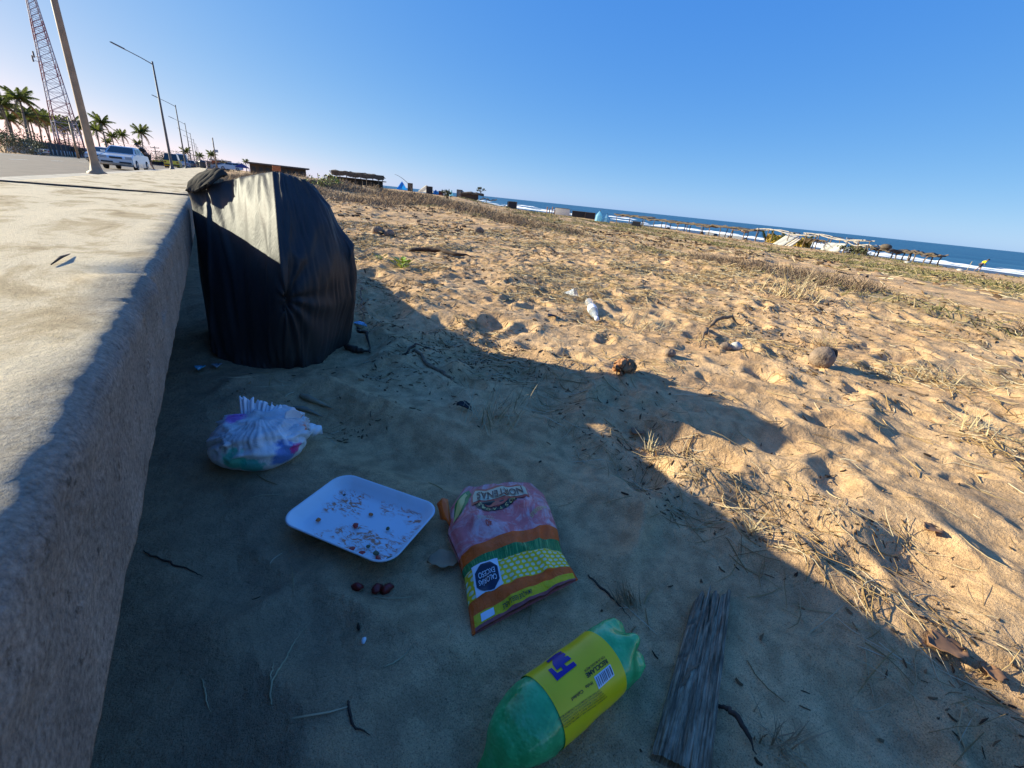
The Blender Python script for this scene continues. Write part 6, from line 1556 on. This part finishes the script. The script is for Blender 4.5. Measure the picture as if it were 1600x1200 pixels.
# ================================================================== on the beach
M_tarpw = mat('white_tarp', (0.72, 0.71, 0.66), 0.6, var=0.08, scale=3, bump=0.4, bscale=4)
M_tarpb = mat('blue_tarp', (0.02, 0.22, 0.62), 0.5, var=0.15, scale=3, bump=0.4, bscale=4)
M_tarps = mat('pale_blue_tarp', (0.30, 0.58, 0.72), 0.6, var=0.15, scale=3)
M_timber = mat('driftwood_timber', (0.17, 0.12, 0.08), 0.9, var=0.4, scale=4)
M_thatch = mat('old_thatch', (0.11, 0.085, 0.06), 0.95, var=0.5, scale=6, bump=0.6, bscale=20)
M_black = mat('black_sheeting', (0.025, 0.024, 0.026), 0.7, var=0.3)
M_yfrond = mat('yellowed_frond', (0.52, 0.38, 0.08), 0.8, var=0.4, scale=3)
def glow_through(m, col, w=0.5):                # thin cloth lets the sun through
    N, L = m.node_tree.nodes, m.node_tree.links; tr = N.new('ShaderNodeBsdfTranslucent'); tr.inputs[0].default_value = (*col, 1); mx = N.new('ShaderNodeMixShader'); mx.inputs[0].default_value = w
    L.new(N['Principled BSDF'].outputs[0], mx.inputs[1]); L.new(tr.outputs[0], mx.inputs[2]); L.new(mx.outputs[0], N['Material Output'].inputs[0])
glow_through(M_tarpw, (0.85, 0.83, 0.78)); glow_through(M_tarpb, (0.03, 0.35, 0.9)); glow_through(M_tarps, (0.45, 0.8, 0.95)); glow_through(M_yfrond, (0.6, 0.45, 0.08), 0.35)
glow_through(M_frond, (0.16, 0.20, 0.04), 0.4)
crest = lambda px: min(58 / max(0.1, math.sin(azi(px, hor(px)))), 112)
def ragged_sheet(w, d_, z0, z1, seed, nx=14, ny=8, sag=0.12):
    r = []
    for j in range(ny):
        v = j / (ny - 1)
        r.append([((i / (nx - 1) - .5) * w, (v - .5) * d_, z0 + (z1 - z0) * v + sag * float(vn(np.array([i * 1.0]), np.array([j * 1.0]), 2.3, seed)[0])) for i in range(nx)])
    return MB().grid(np.array(r))
def palapa(px0, px1, top0, label, seed, n_posts=3, m=M_thatch, hpx=14, thick=0.16, dd=None, dz=0.0, cat='palapa', sheet=True):
    pm = (px0 + px1) / 2; d = dd or crest(pm); ax_, up_ = mpx(pm, d); w = (px1 - px0) * ax_
    a, b = spot(px0, dd or crest(px0)), spot(px1, dd or crest(px1)); c = (a + b) / 2; ang = math.atan2(b.y - a.y, b.x - a.x); w = (b - a).length
    ztop = EYE - updrop(pm, top0) * c.xy.length - c.z
    t = thing('palapa', label, cat, c, ang); rs = np.random.default_rng(seed)
    for k in range(n_posts):
        for s in (0, 1):
            if rs.random() < 0.3: continue
            x = -w / 2 + w * (k + .5 * s + .2 + rs.uniform(-.25, .25)) / n_posts; hh = ztop + rs.uniform(-.1, .15)
            MB().tube([(x + rs.normal() * .08, s * 2.2, -.1), (x, s * 2.2, hh * .5), (x + rs.normal() * .1, s * 2.2, hh)], [.07, .06, .05], 6).build('post', M_timber, t)
    for s in (0, 1):
        pts = [(-w / 2 - .2 + (w + .4) * q, s * 2.2, ztop + .16 * math.sin(q * 9 + seed + s) + .1 * math.sin(q * 23 + seed * 2)) for q in np.linspace(0, 1, 12)]
        MB().tube(pts, .055, 6).build('beam', M_timber, t)
    if sheet:
        o = ragged_sheet(w, 2.6, ztop + .12, ztop + .16, seed, 26, 6, .13).build('roof', m, t); o.location.y = 1.1
        o.modifiers.new('thickness', 'SOLIDIFY').thickness = thick
    return t, w, ztop
def box_hut(px, base_d, wpx, hpx, label, m, deep=2.0, name='hut', cat='hut', taper=1.0, rz=None, roof=None):
    d = base_d or crest(px); ax_, up_ = mpx(px, d); w, h = wpx * ax_, hpx * up_; p = spot(px, d)
    t = thing(name, label, cat, p, (-azi(px, hor(px)) if rz is None else rz))
    MB().box((0, 0, h * .5 - .05), (w, deep, h + .1), None, taper).build('side', m, t)
    for s in (-1, 1): MB().box((s * (w / 2 + .02), -deep / 2 - .03, h * .5), (.08, .08, h * 1.04)).build('post', M_timber, t)
    MB().box((0, -deep / 2 - .02, h * .99), (w * taper + .1, .1, .09)).build('beam', M_timber, t)
    if roof: MB().box((0, 0, h + .05), (w * 1.12, deep * 1.2, .1)).build('roof', roof, t)
    return t, w, h
def ridge_tent(px, base_d, wpx, hpx, label, m, deep=2.4, rz=None, open_=True, name='tent', cat='tent', skew=0.0):
    d = base_d or crest(px); ax_, up_ = mpx(px, d); w, h = wpx * ax_, hpx * up_; p = spot(px, d)
    t = thing(name, label, cat, p, (-azi(px, hor(px)) if rz is None else rz))
    A_ = []
    for j in range(9):
        v = j / 8; row = []
        for i in range(13):
            u = i / 12; z = h * (1 - abs(2 * (u - skew * .5) - 1) ** 1.15) * (0.97 + 0.05 * math.sin(j * 2.1 + i)); row.append(((u - .5) * w, (v - .5) * deep, max(0.02, z)))
        A_.append(row)
    o = MB().grid(np.array(A_)).build('cover', m, t)
    MB().tube([(skew * w * .5, -deep / 2 + .05, 0), (skew * w * .5, -deep / 2 + .05, h * .95)], .04, 6).build('pole', M_timber, t)
    f_ = [A_[7][i] for i in range(13)]
    MB().add([(x, deep / 2 - .3, z * .96) for x, y, z in f_], [tuple(range(13))]).build('end_wall', m, t)
    return t
# left, on top of the dune
t, w, zt_ = palapa(518, 600, 272, 'long dark thatched palapa on the dune left of the sea', 3, 7, M_thatch, dd=64, thick=.5)
t, w, h = shed(556, 67, 84, 10, 'dark boarded hut row under the long palapa', (0.06, 0.05, 0.045), (0.09, 0.07, 0.055), 0.45, 3, 'hut', 'hut', 0.4, win=7)
ridge_tent(591, 60, 22, 11, 'small pointed thatched hut at the right end of the long palapa', M_thatch, 2.2, name='thatched_hut', cat='hut')
for k, (px, h_) in enumerate([(497, 16), (507, 12), (514, 14), (520, 11), (566, 10), (572, 12), (580, 10), (584, 7)]):
    p = spot(px, 50); up_ = mpx(px, 50)[1]
    tag(MB().tube([(0, 0, -.1), (.05, 0, h_ * up_ * .5), (-.03 + .05 * (k % 3), 0, h_ * up_ + 0.3)], .03, 5).build('stake', M_timber, None, loc=p), ORD[k] + ' thin bare stake from the left standing in the brush on the dune', 'stake', 'bare stakes on the dune')
p = spot(645, 52); up_ = mpx(645, 52)[1]; ax_ = mpx(645, 52)[0]
t = tag(MB().tube([(-28 * ax_ * math.sin(q * PI / 2) ** 1.0 * q ** .6 if q else 0, 0, (27 * up_) * math.sin(q * PI / 2) ** .85) for q in np.linspace(0, 1, 12)], [.035 - .022 * q for q in np.linspace(0, 1, 12)], 6).build('cane', M_timber, None, True, loc=p), 'tall thin cane bending over to the left above the dune', 'cane')
t.rotation_euler = (0, 0, -azi(645, hor(645)))
ridge_tent(628, 100, 17, 13, 'blue tarp tent with white top, left end of the camp', M_tarpb, 2.6)
box_hut(641, 98, 7, 12, 'brown and grey post frame right of the blue tent', M_timber, 1.2)
ridge_tent(664, 100, 30, 13, 'wide low white tent right of the post frame', M_tarpw, 3, skew=.15)
box_hut(671, 96, 9, 11, 'small black cabin in front of the wide white tent', M_black, 1.5, 'cabin', 'cabin')
ridge_tent(681, 100, 13, 8, 'small low blue tarp between black cabin and red crate', M_tarpb, 2)
box_hut(689, 97, 6, 7, 'red crate stack beside the white box', mat('red_crate', (0.28, 0.03, 0.03), 0.6), 1, 'crate_stack', 'crate')
box_hut(696, 97, 8, 9, 'plain white box stand left of the pale blue cone', M_tarpw, 1, 'white_stand', 'stand')
p = spot(705, 92); ax_, up_ = mpx(705, 92)
t = thing('cone_tent', 'pale blue cone shaped cover standing on the crest', 'tent', p)
MB().lathe([(4.2 * ax_, 0), (3 * ax_, 5 * up_), (1.2 * ax_, 10 * up_), (.3 * ax_, 12 * up_)], 10).build('cover', M_tarps, t)
box_hut(718, 92, 8, 15, 'pale grey plank end of the dark shack', mat('grey_planks', (0.26, 0.24, 0.22), 0.9, var=0.3), 2.6)
t, w, h = box_hut(734, 90, 26, 13, 'long dark brown shack with a sagging thatched roof', mat('brown_planks', (0.075, 0.05, 0.035), 0.9, var=0.3), 3)
o = ragged_sheet(w * 1.4, 3.6, h + .1, h + .2, 9, 20, 6, .22).build('roof', M_thatch, t); o.modifiers.new('thickness', 'SOLIDIFY').thickness = .3; o.location.x = w * .15
ridge_tent(748, 84, 22, 7, 'heap of crumpled white tarp before the dark shack', M_tarpw, 2, name='tarp_heap', cat='tarp')
p = spot(751, 96); shrub(p + Vector((0, 0, 2.0)), 0.7, 1.0, 'small green treetop over the roof of the dark shack', M_bush, 160, 4, .14)
palapa(752, 775, 312, 'little bare stick frame right of the dark shack', 11, 2, dd=86, sheet=False, cat='stick frame')
box_hut(802, 70, 12, 14, 'lone black cabin standing on the crest', M_black, 1.2, 'cabin', 'cabin')
box_hut(795.5, 71, 3, 13, 'narrow pale panel leaning on the lone black cabin', mat('pale_panel', (0.35, 0.32, 0.28), 0.8), .6, 'panel', 'panel')
box_hut(791, 72, 3, 5, 'small white bucket left of the lone black cabin', M_tarpw, .4, 'bucket', 'bucket', 1.15)
box_hut(880, None, 26, 11, 'low white tent with printed sides on the crest', M_tarpw, 2.6, 'tent', 'tent', .86)
for k, (px, h_) in enumerate(((856, 13), (860, 11), (864, 14), (868, 10))):
    p = spot(px, 82); up_ = mpx(px, 82)[1]
    tag(MB().tube([(0, 0, -.1), (.06, 0, h_ * up_)], .09, 6).build('stake', mat('orange_stake', (0.36, 0.16, 0.08), 0.9) if 'orange_stake' not in bpy.data.materials else bpy.data.materials['orange_stake'], None, loc=p), ORD[k] + ' rust coloured stake from the left in the cluster by the white tent', 'stake', 'rust coloured stakes by the white tent')
box_hut(906, None, 20, 10, 'black covered stall right of the white tent', M_black, 2.4, 'stall', 'stall')
box_hut(924, None, 15, 10, 'second dark stall with a pale front gap', M_black, 2.4, 'stall', 'stall')
for px, r_t, h_t, l_t in ((938, 6.5, 18, 'taller pale blue cloth shelter left of the thatched shades'), (950, 7, 14, 'lower pale blue cloth shelter beside the taller one')):
    p = spot(px, 74); ax_, up_ = mpx(px, 74)
    t = thing('cloth_shelter', l_t, 'shelter', p)
    MB().lathe([(r_t * ax_, -.1), (r_t * .85 * ax_, h_t * .35 * up_), (r_t * .8 * ax_, h_t * .6 * up_), (r_t * .35 * ax_, h_t * .85 * up_), (.1 * ax_, h_t * up_)], 9).build('cover', M_tarps, t)
    MB().tube([(0, 0, 0), (.1, 0, h_t * up_ * 1.1)], .04, 5).build('pole', M_timber, t)
# long row of low thatched shades along the crest
palapa(962, 1010, 338, 'low thatched shade right of the pale blue cloth', 21, 3, hpx=10)
palapa(1008, 1062, 345, 'middle stretch of low thatched shade before the surf', 22, 3, hpx=10)
palapa(1058, 1112, 351, 'bare low shade roof right of the middle stretch', 23, 3, hpx=10)
palapa(1110, 1182, 357, 'low shade hung with white and pink cloth', 24, 4, hpx=10, sheet=True)
box_hut(998, 66, 16, 9, 'dark brown barrel stall under the thatched shade', M_black, 2, 'stall', 'stall', .8)
for px, l in ((1048, 'first dark basket left of the white panels'), (1102, 'second dark basket beside the white panel'), (1124, 'third dark basket between two white panels'), (1147, 'dark round basket near the cloth bundle'), (1172, 'dark square basket nearest the frond enclosure')):
    d = 63 / math.sin(azi(px, hor(px))); p = spot(px, d); ax_, up_ = mpx(px, d)
    blob(p + Vector((0, 0, .25)), (4 * ax_, 3 * ax_, 3 * up_), l, 'basket', 'basket', M_black, int(px), .15, n=(14, 8))
for x0, x1, l in ((1108, 1121, 'first low white panel along the shore'), (1130, 1143, 'second low white panel along the shore'), (1150, 1167, 'third low white panel along the shore')):
    d = 64 / math.sin(azi(x0, hor(x0))); a, b = spot(x0, d), spot(x1, d); c = (a + b) / 2
    tag(MB().box((0, 0, .28), ((b - a).length, .08, .62)).build('canvas_screen', M_tarpw, None, loc=c, rot=(0, 0, math.atan2(b.y - a.y, b.x - a.x))), l, 'screen')
d = 62 / math.sin(azi(1168, hor(1168))); p = spot(1168, d); up_ = mpx(1168, d)[1]; ax_ = mpx(1168, d)[0]
blob(p + Vector((0, 0, 16 * up_)), (7 * ax_, .6, 3 * up_), 'pink and white cloth bundle slung under the shade roof', 'cloth bundle', 'cloth_bundle', mat('pink_cloth', (0.60, 0.42, 0.36), 0.8), 8, .15, n=(16, 10))
# frond-walled enclosure and white cloths
D1 = lambda px: 57 / math.sin(azi(px, hor(px)))
def frame_row(x0, x1, top, label, n, m_beam, seed, dz=0.0, back=2.4):
    a, b = spot(x0, D1(x0)), spot(x1, D1(x1)); c = (a + b) / 2; w = (b - a).length; ang = math.atan2(b.y - a.y, b.x - a.x)
    zt_ = EYE - updrop((x0 + x1) / 2, top) * c.xy.length - c.z
    t = thing('pole_frame', label, 'pole frame', c, ang); rs = np.random.default_rng(seed)
    for k in range(n):
        x = -w / 2 + w * k / (n - 1)
        for y_ in (0, back): MB().tube([(x, y_, -.15), (x + rs.normal() * .12, y_, zt_)], [.06, .045], 6).build('post', M_timber, t)
        MB().tube([(x, -.2, zt_ + .05), (x, back + .3, zt_ + .02)], .045, 5).build('crossbeam', m_beam, t)
    for y_ in (0, back): MB().tube([(-w / 2 - .3 + (w + .6) * q, y_, zt_ + .15 * math.sin(q * 7 + seed) - .1 * q) for q in np.linspace(0, 1, 8)], .06, 6).build('beam', m_beam, t)
    return t, w, zt_, c, ang
M_palewood = mat('bleached_wood', (0.45, 0.40, 0.34), 0.85, var=0.25, scale=5)
t, w, zt_, c, ang = frame_row(1187, 1262, 362, 'square pole frame with walls of yellowing palm fronds', 4, M_palewood, 31)
for k in range(13):                                   # woven frond walls: each leaning frond is a part
    o = bpy.data.objects.new('frond', FR[k % 2]); C.objects.link(o); o.parent = t; s_ = 0.50
    o.scale = (s_, s_, s_); o.location = (-w / 2 + w * (k + .2) / 13, 2.4, .15); o.rotation_euler = (0, -1.05 + .3 * math.sin(k * 2.1), (-.3 if k % 2 else 3.3) + .2 * math.sin(k))
wv = ragged_sheet(w * .95, .3, 0.05, 0.1, 5, 30, 3, .1)
wl = []
for j in range(9):
    wl.append([((i / 39 - .5) * w * .96, 2.3 + .12 * math.sin(i * 1.9 + j), zt_ * .74 * j / 8 * (1 - .22 * abs(float(vn(np.array([i * 1.0]), np.array([0.]), 3, 8)[0])))) for i in range(40)])
o = MB().grid(np.array(wl)).build('frond_wall', M_yfrond, t); o.modifiers.new('thickness', 'SOLIDIFY').thickness = .08
def cloth_quad(pix, label, m, dx=0.0, name='cloth_sheet', zoff=(0, 0, 0, 0)):
    """hanging or leaning sheet; pix: (pixel x, metres above ground, offset towards the sea)"""
    P_ = []
    for px, z, o_ in pix:
        d = D1(px); q = spot(px, d); P_.append(q + Vector((o_, 0, z)))
    c = sum(P_, Vector()) / 4; rows = []
    for j in range(8):
        v = j / 7; l_ = P_[0] * (1 - v) + P_[3] * v; r_q = P_[1] * (1 - v) + P_[2] * v
        rows.append([l_ * (1 - u) + r_q * u - c + Vector((.06 * math.sin(u * 11 + v * 3), 0, 0)) for u in np.linspace(0, 1, 12)])
    o = MB().grid(np.array(rows)).build(name, m, None, True, loc=c); o.modifiers.new('thickness', 'SOLIDIFY').thickness = .03
    return tag(o, label, 'cloth')
up_ = mpx(1235, D1(1235))[1]
cloth_quad([(1227, 19 * up_, 1.0), (1246, 18 * up_, 1.0), (1238, .02, -.8), (1221, .02, -.8)], 'bright white cloth leaning from the pole frame down to the sand', M_tarpw)
cloth_quad([(1246, 17 * up_, .9), (1252, 15 * up_, .9), (1249, .02, -.5), (1240, .02, -.7)], 'narrow crumpled cream cloth beside the leaning white cloth', mat('cream_cloth', (0.55, 0.48, 0.40), 0.8))
t2 = frame_row(1262, 1350, 371, 'open pole frame continuing right of the frond enclosure', 5, M_palewood, 32)
t3 = frame_row(1328, 1362, 382, 'small sagging pole frame above the square white sheet', 3, M_palewood, 33)
cloth_quad([(1296, 13 * up_, 0), (1330, 14.5 * up_, 0), (1322, .02, -.2), (1293, .02, -.2)], 'square white sheet stretched upright on the crest', M_tarpw)
o = bpy.data.objects.new('x', None)
for k, (px, l) in enumerate([(1276, 'drooping yellow palm fronds left of the square white sheet'), (1284, 'second bundle of yellow fronds by the white sheet')]):
    q = spot(px, D1(px)); t = thing('frond_pile', l, 'palm fronds', q)
    for j in range(6):
        o = bpy.data.objects.new('frond', FRD); C.objects.link(o); o.parent = t; o.scale = (.45, .45, .45); o.location = (0, 0, .9); o.rotation_euler = (0, -.5, j * 1.05 + k)
for k, (px, l, m_) in enumerate([(1336, 'green-brown brush heap right of the square white sheet', M_bush), (1348, 'yellow-brown brush heap with a pale rag', M_bushd), (1357, 'dark brush heap at the right end of the frames', M_bush)]):
    shrub(spot(px, D1(px)), .8, 1.0, l, m_, 200, 80 + k, .13, 'brush heap', name='brush_heap')
palapa(1358, 1412, 392, 'low dark shade roof right of the brush heaps', 41, 3, hpx=10)
palapa(1408, 1474, 397, 'last low shade roof of driftwood poles at the right end', 42, 4, hpx=10)
q = spot(1390, D1(1390)); blob(q + Vector((0, 0, 1.15)), (.55, .5, .3), 'dark hammock bundle under the low shade roof', 'bundle', 'bundle', M_thatch, 4, .2, n=(14, 8))
for px, l in ((1432, 'small white bag lying on the crest below the last shade'), (1518, 'tiny white scrap on the crest left of the yellow shirt')):
    q = spot(px, D1(px) - 3); blob(q + Vector((0, 0, .05)), (.35, .25, .12), l, 'scrap', 'white_scrap', M_tarpw, int(px), .2, n=(10, 6))
q = spot(700, 40); shrub(q, .6, .9, 'dark green weed standing in the dry brush above the sand', M_bush, 120, 7, .1, 'weed', name='weed')
q = spot(508, 30); shrub(q, .9, .55, 'yellow-green plant patch on the dune right of the black bag', mat('yellow_green_leaves', (0.22, 0.26, 0.05), 0.7, var=0.4), 260, 12, .07, 'plant', name='dune_plant')
